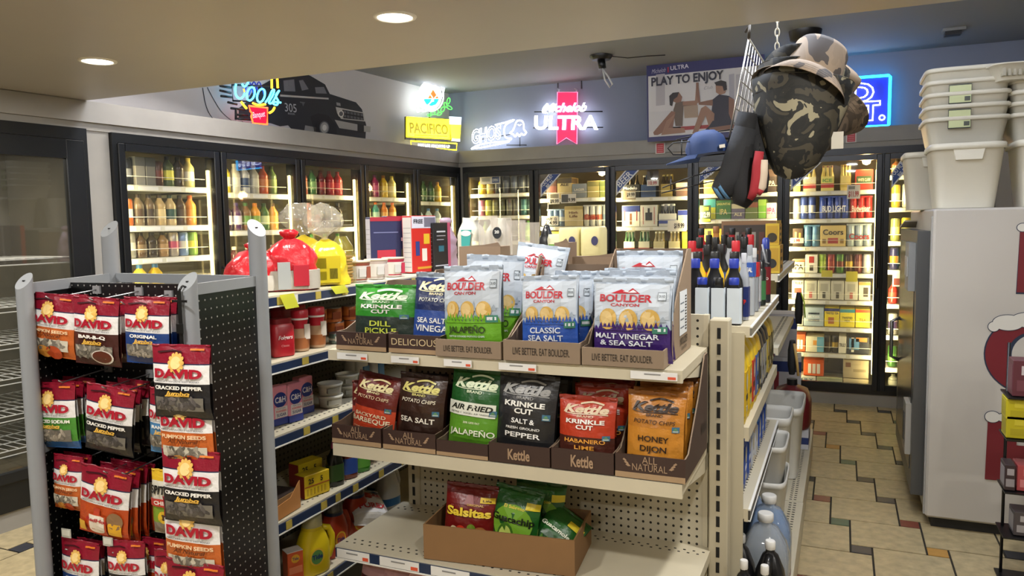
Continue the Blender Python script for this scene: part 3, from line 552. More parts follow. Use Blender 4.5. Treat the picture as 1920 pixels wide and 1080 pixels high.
def bag_mesh(w, h, t, bands, art, seed=0, back=None, seal=.05, crump=1., flatb=.0):
    rnd = random.Random(seed); ph = [rnd.uniform(0, 6.3) for _ in range(6)]
    def g(v):
        if v <= seal*.6 or v >= 1-seal: return 0.
        a = min(1, (v-seal*.6)/.22); c = min(1, (1-seal-v)/.42)
        return (math.sin(a*PI/2)**.8)*(math.sin(c*PI/2)**.75)
    def fn(x, z):
        u = 2*x/w; v = z/h; G = g(v); e = max(0, 1-abs(u)**2.6)**.62
        y = -t*e*G
        k = crump*(.0016*math.sin(u*5+ph[0]+v*4)+.0012*math.sin(v*23+ph[1]+u*3)+.0012*math.sin(u*11-v*9+ph[2]))*(.4+.6*G)
        k += crump*.003*math.sin(u*9+ph[3])*max(0, 1-abs(v-(1-seal))/.16)
        return y-abs(k)*e*1.2-.001
    b = B(); rows = sorted(set([0, seal*.6, .1, .16, .23, .3, .37, .44, .51, .58, .65, .72, .78, .84, .89, 1-seal] + [z for z0, z1, c in bands for z in (z0, z1)])); nx = 16
    rows = [r for i, r in enumerate(rows) if i == 0 or r-rows[i-1] > 1e-4]
    def vx(i, v): return (2*i/nx-1)*w/2*(1-.05*g(v))
    for face in (0, 1):
        for j in range(len(rows)-1):
            vm = (rows[j]+rows[j+1])/2; c = next((c for z0, z1, c in bands if z0-1e-6 <= vm <= z1+1e-6), bands[-1][2])
            vs = []
            for v in (rows[j], rows[j+1]):
                for i in range(nx+1):
                    x = vx(i, v); y = fn(x, v*h); vs.append((x, y if not face else -y*.8, v*h))
            fs = [(i, i+1, nx+2+i, nx+1+i) if not face else (nx+1+i, nx+2+i, i+1, i) for i in range(nx)]
            b.add(vs, fs, film(back or c) if face else film(c), True)
    if art: art(Print(b, w, h, fn))
    s = B(); zz = h*(1-seal)
    pts = 12; vs = []; fs = []
    top = bands[-1][2]
    for i in range(pts+1):
        x = (2*i/pts-1)*w/2; yo = .0025*math.sin(i*1.7+ph[4])*crump
        for y, z in ((-.0016+yo, zz), (-.0016+yo*1.6, h), (.0016+yo*1.6, h), (.0016+yo, zz)): vs.append((x, y, z+.0015*math.sin(i*2.1+ph[5])*crump))
    for i in range(pts):
        o = i*4
        for k in range(4): fs.append((o+k, o+(k+1) % 4, o+4+(k+1) % 4, o+4+k))
    s.add(vs, fs, film(top), True)
    return [('pouch', mesh_of(b, 'pouch')), ('top_seal', mesh_of(s, 'top_seal'))]
# ---- designs
def boulder(col, lines, chip='#d9b25e', drop=0., band=.36):
    L = '#b3c0d0'
    bands = [(0, band, col), (band, 1, L)]; q_ = band-.36
    def art(p):
        wh, red, c = ink('#dfe5ec'), ink('#b3202f'), ink(col); p.rect(-.46, .46, .52, .93, ink('#c3cdd9'), 0, 8, 8)
        for k in range(15):
            x = -.47+k*.0627; hh = .05+.05*((k*7) % 5)/5
            p.poly([(x, band-.008), (x+.075, band-.008), (x+.03, band+hh)], c, 1)
        for k in range(9):
            x = -.42+k*.1; p.poly([(x-.05, .49), (x+.05, .49), (x+.02, .56+.03*((k*3) % 4)/2)], ink('#a9b6c4'), 1)
        for k, x in enumerate((-.27, -.01, .25)):
            p.ell(x, .50+q_*.6, .115, .13, ink(chip), 2, 16, rot=.15*(k-1)); p.ell(x-.02, .51+q_*.6, .08, .09, ink('#e6c98a'), 3, 12, rot=.2)
            for q in range(5): p.poly([(x-.12+q*.055, .39+q_), (x-.065+q*.055, .39+q_), (x-.09+q*.055, .45+q_+.02*(q % 2))], c, 4)
        p.text('BOULDER', -.06, .725, .085, .66, red, 3, .035)
        p.text('CANYON', -.06, .672, .034, .36, red, 3, .03)
        p.poly([(-.25, .82), (-.12, .868), (-.04, .84), (.02, .885), (.12, .82)], red, 3); p.poly([(-.1, .845), (-.05, .855), (-.02, .84), (.03, .865), (.08, .835), (0, .83)], ink('#e4e9ee'), 4)
        p.rect(.33, .43, .74, .84, ink('#5a646e'), 2, 2, 2); p.rect(.337, .423, .75, .832, ink('#c4cfda'), 3, 2, 2); p.text('310', .38, .78, .03, .07, ink('#3a444e'), 4)
        p.rect(.28, .45, .36, .44, ink('#3f7f6a'), 4, 3, 2); p.rect(.30, .43, .385, .42, wh, 5, 2, 2)
        for (t, z, h, w) in lines: p.text(t, -.04, z+.055, h, w, wh if t[0] != 'J' else ink('#2c3a1c'), 4, .02)
    return dict(bands=bands, art=art)
def kettle(c1, c2, logo, lines, split=.42, tc='#f0ead8', lc=None, top=None, chips='POTATO CHIPS', panel=None):
    split += .05; bands = [(0, split, c2), (split, .93, c1), (.93, 1, top or c1)]
    def art(p):
        lg, tx = ink(logo), ink(tc)
        p.text('Kettle', 0, .775, .105, .78, lg, 2, .045, .28)
        p.line([(-.1+.05*k, .895+.03*math.sin(k*PI/8)) for k in range(9)], .028, lg, 2)
        p.line([(-.36, .765), (-.2, .755), (.1, .762), (.38, .757)], .014, lg, 2)
        p.text('BRAND', 0, .712, .032, .28, lg, 2, .02)
        if chips:
            for k, t in enumerate(chips if isinstance(chips, list) else [chips]): p.text(t, 0, .625-.08*k, .06 if isinstance(chips, list) else .05, (.66 if len(t) > 5 else .3) if isinstance(chips, list) else .7, ink('#efefe8') if isinstance(chips, list) else tx, 2, .035 if isinstance(chips, list) else .01, 0. if isinstance(chips, list) else .15)
        if panel:
            p.rect(-.48, .40, .44, .60, ink('#e9ecdf'), 2); p.text('AIR FRIED', -.03, .51, .065, .78, ink('#20241c'), 4, .03, .25); p.text('KETTLE COOKED. AIR FINISHED', -.03, .462, .02, .76, ink('#20241c'), 4, .0)
        for (t, z, h, w, c) in lines: p.text(t, 0, z+.05, h*.95, w, ink(c), 2, .02)
        p.rect(.30, .42, split-.03, split+.04, ink('#41708c'), 3, 3, 2); p.rect(.315, .405, split-.02, split-.004, ink('#b8c8c0'), 5, 2, 1); p.poly([(.32, split+.002), (.36, split+.032), (.40, split+.002)], ink('#6a9a6a'), 5)
    return dict(bands=bands, art=art)
def david(c1, flav, c2=None, jumbo=True, seeds='#8d867a', tc='#f0ece4', kind='sun', c3=None):
    bands = [(0, .12, c3 or c1), (.12, .48, c1), (.48, .735, '#e8e6e4'), (.735, .752, '#1f2a4a'), (.752, 1, '#86142a')]
    def art(p):
        red, gold = ink('#a8152c'), ink('#e3b55e')
        p.ell(-.02, .765, .115, .115, gold, 2, 24); p.ell(-.02, .765, .085, .085, ink('#f0d08a'), 3, 16)
        for k in range(12): a = PI*2*k/12; p.ell(-.02+.115*math.cos(a), .765+.115*math.sin(a)*p.w/p.h, .028, .028, gold, 2, 8)
        p.text('DAVID', 0, .565, .115, .80, red, 3, .055)
        p.text("AMERICA'S FAVORITE SEED BRAND", -.02, .505, .022, .76, ink('#4a4a52'), 3, .01)
        if flav: p.text(flav, 0, .405, .048, .80 if len(flav) > 8 else .58, ink(tc), 3, .04)
        if jumbo: p.text('Jumbo', 0, .33, .055, .42, ink('#e0b04a'), 4, .04, .25); p.line([(-.2, .32), (.2, .325)], .02, ink('#e0b04a'), 4)
        elif kind == 'pumpkin': p.text('All Natural', 0, .345, .05, .55, ink('#5a2a14'), 4, .02, .25)
        rnd = random.Random(hash(flav) % 1000 if False else len(flav))
        if kind != 'hot':
            p.rect(-.40, .40, .12, .30, ink('#6f6a60' if kind != 'pumpkin' else '#c9c2b0'), 2)
            for k in range(46):
                v = rnd.uniform(.65, 1.25); L = [min(255, int(x*255*v)) for x in ([.55, .52, .47] if seeds == '#8d867a' else [.86, .83, .75] if kind == 'pumpkin' else [.34, .32, .31])]
                p.ell(rnd.uniform(-.36, .36), rnd.uniform(.135, .285), .058, .026, ink('#%02x%02x%02x' % tuple(L)), 3, 8, rot=rnd.uniform(-1.4, 1.4))
        if kind == 'pumpkin':
            p.ell(-.1, .09, .16, .11, ink('#c98a3a'), 4); p.ell(.12, .09, .17, .12, ink('#b8481f'), 5); p.line([(.06, .155), (.05, .19)], .03, ink('#3a3a20'), 5)
        if kind == 'hot':
            p.rect(-.24, .12, .04, .34, ink('#c9502a'), 2); p.rect(-.12, .0, .34, .44, ink('#b8402a'), 2, 3, 2); p.rect(-.21, .09, .12, .33, ink('#eadfcf'), 3); p.ell(-.06, .12, .15, .07, ink('#eadfcf'), 3, 16); p.text("RedHot", -.06, .235, .055, .42, ink('#b3202c'), 5, .03, .2); p.rect(.16, .40, .08, .26, ink('#e0a82a'), 3); p.ell(.28, .3, .14, .14, ink('#8a6a4a'), 3); p.rect(-.44, -.3, .05, .2, ink('#e2b03a'), 3)
        if kind == 'bbq':
            p.ell(.2, .14, .22, .12, ink('#d9d0c4'), 4, 18); p.ell(.2, .145, .19, .10, ink('#5a2a1c'), 5, 18)
        p.rect(.2, .42, .93, .955, ink('#d8772a'), 2, 3, 1)
        p.line([(-.36, .90), (-.1, .925), (.06, .91)], .022, ink('#3a0a14'), 2)
    return dict(bands=bands, art=art)
def salsitas():
    bands = [(0, .93, '#6e1512'), (.93, 1, '#5c100e')]
    def art(p):
        p.text('Salsitas', 0, .56, .12, .84, ink('#e6c93a'), 4, .04); p.text('ORIGINAL', .12, .71, .03, .32, ink('#d8b060'), 3)
        p.rect(.2, .47, .76, .84, ink('#d8b82e'), 3, 3, 2); p.text('Life', .33, .78, .03, .16, ink('#4a3010'), 5)
        p.poly([(-.35, .70), (-.1, .72), (-.05, .86), (.05, .86), (.1, .72), (.45, .70), (.45, .68), (-.35, .68)], ink('#7f1f18'), 2)
        for k, (x, z, r, c) in enumerate([(-.3, .18, .15, '#c8702a'), (-.02, .13, .16, '#d07a30'), (.28, .16, .14, '#c8682a'), (-.12, .36, .09, '#c83a24'), (.08, .40, .08, '#6f8a2a'), (.24, .35, .11, '#a86a3a'), (-.26, .36, .06, '#d8c89a'), (.0, .33, .07, '#3f6a24')]): p.ell(x, z, r, r*.8, ink(c), 3+k % 3); p.ell(x+.01, z+.01, r*.6, r*.45, ink('#d8924a' if k < 3 else c), 6)
    return dict(bands=bands, art=art)
def guac(a='Guacachip', low=False):
    bands = [(0, .35, '#1c4a1c'), (.35, .93, '#1f5a20'), (.93, 1, '#174a18')]
    def art(p):
        if not low:
            p.ell(0, .50, .40, .36, ink('#6f9f28'), 2, 20); p.text(a, 0, .52, .10, .86, ink('#15200f'), 4, .03); p.text('El Sabroso', 0, .72, .045, .42, ink('#d8c83a'), 4); p.rect(.22, .48, .74, .84, ink('#d8c42e'), 3, 3, 2)
            p.ell(-.1, .32, .17, .24, ink('#3f6a1c'), 4); p.ell(-.1, .32, .13, .19, ink('#b8c860'), 5); p.ell(-.1, .29, .06, .07, ink('#4a2a14'), 6)
        for k in range(7): p.poly([(-.4+k*.12, .06), (-.26+k*.12, .10), (-.34+k*.12, .24)], ink('#5a8a3a' if k % 2 else '#7aa04a'), 4+k % 2)
        if low: p.text('Guacamole', -.05, .42, .09, .7, ink('#e8ecd8'), 5, .03); p.rect(.1, .45, .66, .8, ink('#d8c42e'), 3, 3, 2)
    return dict(bands=bands, art=art)
def mk(d, w, h, t, seed=0, **k): return bag_mesh(w, h, t, d['bands'], d['art'], seed, **k)
_bm = {}
def bag(key, d, w, h, t, name, label, loc, rz=0., tilt=0., roll=0., group=None, seed=0, cat='bag', **k):
    kk = (key, round(w, 3), round(h, 3), round(t, 3), seed)
    if kk not in _bm: _bm[kk] = mk(d, w, h, t, seed, **k)
    T = thing(name, label, cat, loc, 0, group); T.rotation_euler = (tilt, roll, rz); T.rotation_mode = 'XYZ'
    for nm, me in _bm[kk]:
        o = bpy.data.objects.new(nm, me); COL.objects.link(o); o.parent = T
    return T
# ================================================================== END DISPLAY
def pegmat(base, hole, p=.0254, r=.22, ax=('X', 'Z'), rough=.5):
    k = ('peg', base, hole, p, r, ax)
    if k in _mc: return _mc[k]
    m = mat(base, rough, noise=.03, nscale=7.123).copy(); nt = m.node_tree; b = nt.nodes['Principled BSDF']
    tc = nt.nodes.new('ShaderNodeTexCoord'); sp = nt.nodes.new('ShaderNodeSeparateXYZ'); nt.links.new(tc.outputs['Object'], sp.inputs[0]); sq = []
    def M(op, a, c):
        n = nt.nodes.new('ShaderNodeMath'); n.operation = op
        for i, v in enumerate((a, c)):
            if v is None: continue
            if isinstance(v, (int, float)): n.inputs[i].default_value = v
            else: nt.links.new(v, n.inputs[i])
        return n.outputs[0]
    for a in ax:
        f = M('FRACT', M('DIVIDE', sp.outputs[a], p), None); f = M('SUBTRACT', f, .5); sq.append(M('MULTIPLY', f, f))
    inside = M('LESS_THAN', M('ADD', sq[0], sq[1]), r*r)
    mx = nt.nodes.new('ShaderNodeMix'); mx.data_type = 'RGBA'
    src = b.inputs['Base Color'].links[0].from_socket; nt.links.new(inside, mx.inputs[0]); nt.links.new(src, mx.inputs[6]); mx.inputs[7].default_value = (*lin(hole), 1)
    nt.links.new(mx.outputs[2], b.inputs['Base Color']); _mc[k] = m; return m
CRM = mat('#c9c1aa', .42, noise=.07, nscale=9, bump=.05); CRM2 = mat('#bdb59e', .45, noise=.06, nscale=14); SLOT = mat('#0d0c0b', .7)
NAVY = mat('#20304f', .35); SCUFF = mat('#8f8874', .5)
def upright(b, x0, x1, y0, y1, z1, m=CRM2, face='y'):
    b.box(x0, x1, y0, y1, 0, z1, m, bev=.004); c = (x0+x1)/2; z = .12
    while z < z1-.05:
        b.box(c-.0055, c+.0055, y0-.0012, y0+.004, z, z+.034, SLOT); z += .0505
def shelf(R, name, x0, x1, y0, y1, z, h, m, rail=None, tags=(), slots=True, br=True, lab=None):
    b = B(); b.box(x0+.006, x1-.006, y0+.012, y1, z-.012, z, m); b.box(x0, x1, y0, y0+.012, z-h, z, m)
    b.box(x0, x0+.006, y0+.012, y1, z-h*.8, z, m); b.box(x1-.006, x1, y0+.012, y1, z-h*.8, z, m)
    if slots:
        n = int((x1-x0)/.03)
        for k in range(n):
            x = x0+.02+k*.03
            for yy, o in ((y0+.035, 0), (y0+.06, .015)): b.box(x+o-.004, x+o+.004, yy, yy+.006, z-.001, z+.0006, SLOT)
            for yy, o in ((y1-.07, 0), (y1-.05, .015)): b.box(x+o-.004, x+o+.004, yy, yy+.006, z-.001, z+.0006, SLOT)
    S = b.make(name, R)
    if rail:
        r = B(); r.box(x0+.004, x1-.004, y0-.006, y0, z-h+.004, z-.006, rail); r.box(x0+.004, x1-.004, y0-.008, y0, z-h, z-h+.005, WHITE); r.make('price_rail', S)
    for (a, c, col) in tags:
        t = B(); t.box(a, c, y0-.0085, y0-.006, z-h+.007, z-.006, mat(col, .45))
        if col == '#e4e4e2': t.box(c-(c-a)*.2, c-.004, y0-.0095, y0-.008, z-h+.01, z-h*.5, mat('#d8583a', .5)); t.box(a+(c-a)*.3, a+(c-a)*.65, y0-.0095, y0-.008, z-h*.42, z-h*.32, mat('#8a8a8a', .5))
        t.make('price_label', S)
    return S
EX0, EX1, EY, EB = -1.535, -.372, 2.02, 2.45
R = thing('end_display_unit', 'cream metal end display shelving unit stacked with chip bags', 'shelving', (0, 0, 0))
b = B(); upright(b, -1.505, -1.455, EB-.01, EB+.04, 1.19); b.make('upright', R)
b = B(); upright(b, -.378, -.318, EB-.03, EB+.04, 1.19); b.box(-.40, -.385, EB+.0, EB+.03, 0, 1.2, CRM); b.make('upright', R)
b = B(); b.box(-1.455, -.40, EB, EB+.02, .1, 1.2, pegmat('#bfb8a3', '#14120f', .0254, .17)); b.make('back_panel', R)
W_ = '#e4e4e2'
def tg(y, u0, u1, v, col=W_): a = atY(u0, v, y).x; return (a, atY(u1, v, y).x, col)
S1 = shelf(R, 'shelf', EX0, -.385, EY, EB, 1.100, .034, CRM, None, [tg(EY-.008, 632, 688, 662), tg(EY-.008, 733, 785, 668), tg(EY-.008, 832, 884, 676), tg(EY-.008, 935, 1005, 685), tg(EY-.008, 1182, 1270, 702)], False)
S2 = shelf(R, 'shelf', EX0+.005, -.385, EY, EB, .788, .040, CRM, None, (), False)
S3 = shelf(R, 'shelf', EX0, EX1, EY, EB, .44, .042, CRM, NAVY, [tg(EY-.008, 632, 692, 1040), tg(EY-.008, 712, 785, 1055), tg(EY-.008, 808, 880, 1072)], True)
S4 = shelf(R, 'base_shelf', EX0, EX1, EY, EB, .15, .15, CRM2, None, (), False)
for z in (1.1, .788, .44):
    for x in (-.392, EX0+.01):
        b = B(); b.add([(x-.003, EY+.05, z-.012), (x-.003, EB+.0, z-.012), (x-.003, EB+.0, z-.09), (x-.003, EB-.04, z-.09), (x-.003, EY+.05, z-.03), (x+.003, EY+.05, z-.012), (x+.003, EB+.0, z-.012), (x+.003, EB+.0, z-.09), (x+.003, EB-.04, z-.09), (x+.003, EY+.05, z-.03)],
            [(0, 1, 2, 3, 4), (9, 8, 7, 6, 5)]+[(i, (i+1) % 5, (i+1) % 5+5, i+5)[::-1] for i in range(5)], CRM); b.make('bracket', R)
# ---- trays
KR = mat('#8d7a66', .7, noise=.06, nscale=20); KRD = mat('#7a6858', .7, noise=.05); BRN = mat('#3d2a24', .55, noise=.06); TAN = mat('#a58a6a', .7, noise=.06); CARD = mat('#86643f', .75, noise=.06, nscale=16); INK = mat('#2a211b', .6)
def tray(label, x0, x1, y0, z, hf, d, hb, outer, txt, tcol, ts=.4, strip=False, tab=None, ym=.65, leaves=False, bt_=.004, tw=.82, hm=None, group='display trays on the end unit', inner=None, rz=0., bold=.0):
    w = x1-x0; T = thing('display_tray', label, 'display tray', ((x0+x1)/2, y0, z), rz, group); inner = inner or KRD
    hm = hm if hm else hf+(hb-hf)*.45
    f = B(); f.box(-w/2, w/2, 0, bt_, 0, hf, outer)
    if strip: f.box(-w/2, w/2, -.001, 0, 0, hf*.24, TAN)
    if tab: f.prism([(tab-.035, hf), (tab-.03, hf+.024), (tab-.012, hf+.034), (tab+.014, hf+.034), (tab+.03, hf+.022), (tab+.037, hf)], 0, bt_, outer)
    P = f.make('front_panel', T); t = B(); zc = hf*(.24 if strip else 0); hh = hf-zc
    for k, s in enumerate(txt):
        n = len(txt); zz = zc+hh*(.5+(.22 if n == 2 else 0)-k*.42)-hh*ts/2/n; tt = w*tw*(min(1, len(s)/len(max(txt, key=len))) if n > 1 else 1)
        t.text(s, 0, zz, hh*ts/(1 if n == 1 else 1.5), -.0018, tcol, w=tt, bold=bold)
    if leaves:
        for sgn in (-1, 1):
            for q in range(3): t.flat([(sgn*w*(.27+.03*q), zc+hh*(.35+.16*q)), (sgn*w*(.31+.03*q), zc+hh*(.5+.14*q)), (sgn*w*(.35+.02*q), zc+hh*(.42+.14*q)), (sgn*w*(.31+.02*q), zc+hh*(.32+.14*q))], -.0016, tcol)
    t.make('lettering', P)
    for s in (-1, 1):
        q = B(); xx = s*w/2; pr = [(bt_, 0), (d, 0), (d, hb), (d*.86, hb), (d*ym, hm), (d*.14, hf*1.02), (bt_, hf)]
        o = [(xx, y, zz) for y, zz in pr]+[(xx-s*.004, y, zz) for y, zz in pr]; n = len(pr)
        q.add(o, [tuple(range(n)) if s > 0 else tuple(reversed(range(n)))], KR if outer is KR else outer); q.add(o, [tuple(range(2*n-1, n-1, -1)) if s > 0 else tuple(range(n, 2*n))], inner)
        q.add(o, [(i, i+n, (i+1) % n+n, (i+1) % n) if s > 0 else ((i+1) % n, (i+1) % n+n, i+n, i) for i in range(n)], KR); q.make('side_panel', T)
    q = B(); q.box(-w/2+.004, w/2-.004, d-.004, d, 0, hb, inner); q.make('back_panel', T)
    q = B(); q.box(-w/2+.004, w/2-.004, bt_, d-.004, 0, .003, inner); q.make('tray_floor', T)
    return T
def ex(u, v=670, y=EY): return atY(u, v, y).x
def ez(u, v, y=EY): return atY(u, v, y).z
LT_ = mat('#a3876c', .6); TT = mat('#c9b48c', .6)
z1 = 1.103; yf = EY+.002
tray('brown tray lettered ALL NATURAL holding green dill pickle bags on top shelf', ex(631), ex(724), yf, z1, .058, .36, .20, BRN, ['ALL', 'NATURAL'], LT_, .62, True, .0-.0, leaves=True, tw=.5)
tray('brown tray lettered DELICIOUS holding blue vinegar chip bags on top shelf', ex(729), ex(826), yf, z1, .058, .36, .24, BRN, ['DELICIOUS'], TT, .5, True, None, tw=.88)
LB = 'LIVE BETTER. EAT BOULDER.'
tray('kraft tray lettered LIVE BETTER holding green jalapeño bags on top shelf', ex(820), ex(942), yf-.012, z1, .052, .38, .29, KR, [LB], INK, .36, tw=.74, bold=.0)
tray('kraft tray lettered LIVE BETTER holding blue sea salt bags on top shelf', ex(947), ex(1090), yf-.014, z1, .060, .38, .26, KR, [LB], INK, .36, tab=0., tw=.74)
T5 = tray('kraft tray lettered LIVE BETTER holding purple malt vinegar bags on top shelf', ex(1093), ex(1246), yf-.012, z1, .050, .40, .31, KR, [LB], INK, .40, tab=0., tw=.74, ym=.5, hm=.2)
b = B(); T = Matrix.Translation(((ex(1246)-ex(1093))/2+.001, .19, 0)) @ Matrix.Rotation(PI/2, 4, 'Z')
b.box(.02, .13, -.001, 0, .06, .19, mat('#dfe4ea', .4), T)
for k in range(12): b.box(.10, .122, -.0016, -.001, .07+k*.009, .0745+k*.009, INK, T)
for k in range(4): b.box(.03, .085, -.0016, -.001, .08+k*.024, .084+k*.024, mat('#6a7480', .5), T)
b.text('BOULDER', .085, .032, .022, -.0014, INK, w=.11, bold=.02, T=T); b.text('CANYON', .085, .014, .012, -.0014, INK, w=.08, T=T); b.make('shipping_label', T5)
z2 = .791
def t2(u0, u1, hf, lab, outer, txt, **k): return tray(lab, ex(u0, 840), ex(u1, 840), yf, z2, hf, .36, k.pop('hb', .14), outer, txt, LT_, k.pop('ts', .62), k.pop('strip', True), k.pop('tab', None), **k)
t2(623, 714, .062, 'brown tray lettered ALL NATURAL holding red barbeque bags on middle shelf', BRN, ['ALL', 'NATURAL'], tab=0., leaves=True, tw=.5)
t2(718, 816, .062, 'brown tray lettered ALL NATURAL holding dark sea salt bags on middle shelf', BRN, ['ALL', 'NATURAL'], tab=0., leaves=True, tw=.5)
t2(818, 914, .048, 'plain brown tray holding green air fried bags on middle shelf', BRN, [' '])
t2(916, 1030, .058, 'brown tray with tan lettering holding black salt and pepper bags on middle shelf', BRN, ['Kettle'], strip=False, ts=.55, tw=.36, bold=.03)
t2(1033, 1150, .062, 'brown tray with tan lettering holding red habanero bags on middle shelf', BRN, ['Kettle'], strip=False, ts=.55, tw=.36, bold=.03)
T6 = t2(1153, 1285, .066, 'brown tray lettered ALL NATURAL holding orange honey dijon bags on middle shelf', BRN, ['ALL', 'NATURAL'], tab=None, leaves=True, tw=.5, hb=.30, ym=.6, hm=.2)
b = B(); T = Matrix.Translation(((ex(1285, 840)-ex(1153, 840))/2+.001, .22, 0)) @ Matrix.Rotation(PI/2, 4, 'Z'); b.text('Kettle', .07, .07, .035, -.001, INK, w=.09, bold=.02, T=T); b.make('side_lettering', T6)
# ---- chip bags; px(u0, u1, top) on a plane y
def pbag(key, d, u0, u1, vt, y, zb, label, t=.032, rz=0., tilt=-.05, roll=0., seed=0, cat='chip bag', name='chip_bag', group='chip bags on the end unit', hmin=None, **k):
    a = atY(u0, vt+60, y); c = atY(u1, vt+60, y); w = c.x-a.x; h = atY((u0+u1)/2, vt, y).z-zb
    return bag(key, d, w, h, t, name, label, ((a.x+c.x)/2, y+.0, zb), rz, tilt, roll, group, seed, cat, **k)
JA = boulder('#6fb02c', [('JALAPEÑO', .185, .075, .62), ('KETTLE COOKED POTATO CHIPS', .135, .02, .6)])
CS = boulder('#2e57b0', [('CLASSIC', .245, .07, .52), ('SEA SALT', .15, .07, .60)], band=.41)
MV = boulder('#3f2470', [('MALT VINEGAR', .235, .062, .80), ('& SEA SALT', .155, .06, .66)], band=.39)
DP = kettle('#35902e', '#2d3a34', '#d9ead0', [('DILL', .29, .09, .34, '#dbe85a'), ('PICKLE', .175, .09, .5, '#dbe85a')], .44, '#e8f0dc', chips=['KRINKLE', 'CUT'])
SV = kettle('#1d2c5e', '#2f4f9e', '#f0e6b8', [('SEA SALT &', .30, .07, .72, '#eef0f0'), ('VINEGAR', .19, .085, .8, '#eef0f0'), ('great taste...naturally', .07, .03, .8, '#e6e8ea')], .46, '#eef0e6', top='#8a97a6')
zt = 1.108
pbag('DP', DP, 666, 782, 534, 2.10, zt, 'green krinkle cut dill pickle chip bag at front of its tray', rz=.0)
pbag('DP', DP, 700, 800, 545, 2.17, zt, 'green dill pickle chip bag tucked behind the front dill pickle bag', seed=3, rz=.15)
pbag('SV', SV, 774, 862, 512, 2.09, zt, 'navy sea salt and vinegar chip bag in the DELICIOUS tray', tilt=-.09, seed=2, rz=.1, roll=.05)
pbag('SV', SV, 782, 856, 525, 2.16, zt, 'navy vinegar chip bag standing behind the front vinegar bag', tilt=-.05, seed=4)
pbag('JA', JA, 832, 946, 498, 2.065, zt, 'silver and green jalapeño chip bag at front of its tray', tilt=-.06, seed=1, rz=-.05, roll=-.03)
pbag('JA', JA, 872, 972, 478, 2.16, zt, 'silver jalapeño chip bag leaning right behind the front jalapeño bag', tilt=-.10, seed=5, rz=.35, roll=.05)
pbag('JA', JA, 846, 950, 505, 2.24, zt, 'silver jalapeño chip bag standing last in its tray', tilt=-.03, seed=8)
pbag('CS', CS, 980, 1086, 517, 2.08, zt-.02+.02, 'silver and blue classic sea salt chip bag at front of its tray', tilt=-.07, seed=2, roll=-.02, rz=.08)
pbag('CS', CS, 1012, 1112, 517, 2.15, zt, 'silver and blue sea salt chip bag half hidden behind the front one', tilt=-.06, seed=6, rz=.2)
pbag('CS', CS, 1040, 1125, 508, 2.23, zt, 'silver sea salt chip bag standing last in its tray', tilt=-.03, seed=9)
pbag('MV', MV, 1112, 1262, 522, 2.07, zt, 'silver and purple malt vinegar chip bag at front of its tray', tilt=-.05, seed=3, roll=.0, t=.036)
pbag('MV', MV, 1124, 1266, 508, 2.13, zt, 'silver malt vinegar chip bag second in its tray', tilt=-.05, seed=7, rz=.05)
pbag('MV', MV, 1134, 1268, 503, 2.20, zt, 'silver malt vinegar chip bag third in its tray', tilt=-.05, seed=10, rz=.08)
pbag('MV', MV, 1156, 1280, 470, 2.32, 1.135, 'silver malt vinegar chip bag standing tallest at back of its tray', tilt=-.02, seed=11)
# jalapeño bag tossed on top at the back
a = atY(1000, 512, 2.36)
bag('JA', JA, .185, .25, .035, 'chip_bag', 'silver and green jalapeño chip bag perched behind the sea salt tray', (a.x, 2.36, 1.18), .0, -.1, .12, 'chip bags on the end unit', 12, 'chip bag')
BB = kettle('#6b2019', '#c8482a', '#ecdfa8', [('BACKYARD', .31, .055, .68, '#ecdcb8'), ('BARBEQUE', .22, .075, .84, '#efe0bc'), ('great taste...naturally', .12, .025, .78, '#e8d8b0')], .44, '#e4cfa8', top='#571a16')
SS = kettle('#3a241b', '#2e1c15', '#e4dc84', [('SEA SALT', .30, .075, .7, '#f0eadc'), ('great taste...naturally', .10, .03, .8, '#e4d890')], .44, '#eee6d0', top='#36231d')
AF = kettle('#1f5a25', '#5f9a2a', '#e0eccb', [('30% LESS FAT', .30, .025, .3, '#e8f0d0'), ('JALAPEÑO', .16, .075, .82, '#eef2dc')], .44, '#e0eccb', chips=None, panel=1)
SP = kettle('#2b2b2d', '#232325', '#9a9a98', [('SALT &', .38, .06, .38, '#f0f0ee'), ('FRESH GROUND', .31, .03, .55, '#e4e4e2'), ('PEPPER', .215, .062, .58, '#f0f0ee')], .47, '#e8e8e4', chips=['KRINKLE', 'CUT'])
HL = kettle('#b83a1f', '#4a2219', '#e4cfb0', [('HABANERO', .30, .06, .70, '#e8a040'), ('LIME', .205, .06, .34, '#e8a040')], .38, '#f0e0cc', chips=['KRINKLE', 'CUT'], top='#8f2c1a')
HD = kettle('#b8782a', '#c8862f', '#2f1d10', [('HONEY', .36, .075, .52, '#2f1d10'), ('DIJON', .24, .075, .45, '#2f1d10'), ('great taste...naturally', .16, .025, .76, '#3a2410')], .52, '#3a2410', top='#9a5f20')
zm = .796
pbag('BB', BB, 656, 742, 702, 2.09, zm, 'red and orange backyard barbeque chip bag at front of its tray', tilt=-.12, seed=1, roll=.10, rz=-.1)
pbag('BB', BB, 662, 736, 716, 2.19, zm, 'dark red barbeque chip bag behind the front barbeque bag', tilt=-.03, seed=2)
pbag('SS', SS, 744, 832, 702, 2.08, zm, 'dark brown sea salt chip bag at front of its tray', tilt=-.05, seed=3, roll=.06)
pbag('SS', SS, 755, 840, 700, 2.18, zm, 'dark brown sea salt chip bag behind the front sea salt bag', tilt=-.03, seed=4)
pbag('AF', AF, 838, 938, 692, 2.08, zm, 'green air fried jalapeño chip bag at front of its tray', tilt=-.10, seed=5, roll=.06)
pbag('AF', AF, 850, 946, 705, 2.18, zm, 'dark green air fried chip bag behind the front green bag', tilt=-.03, seed=6)
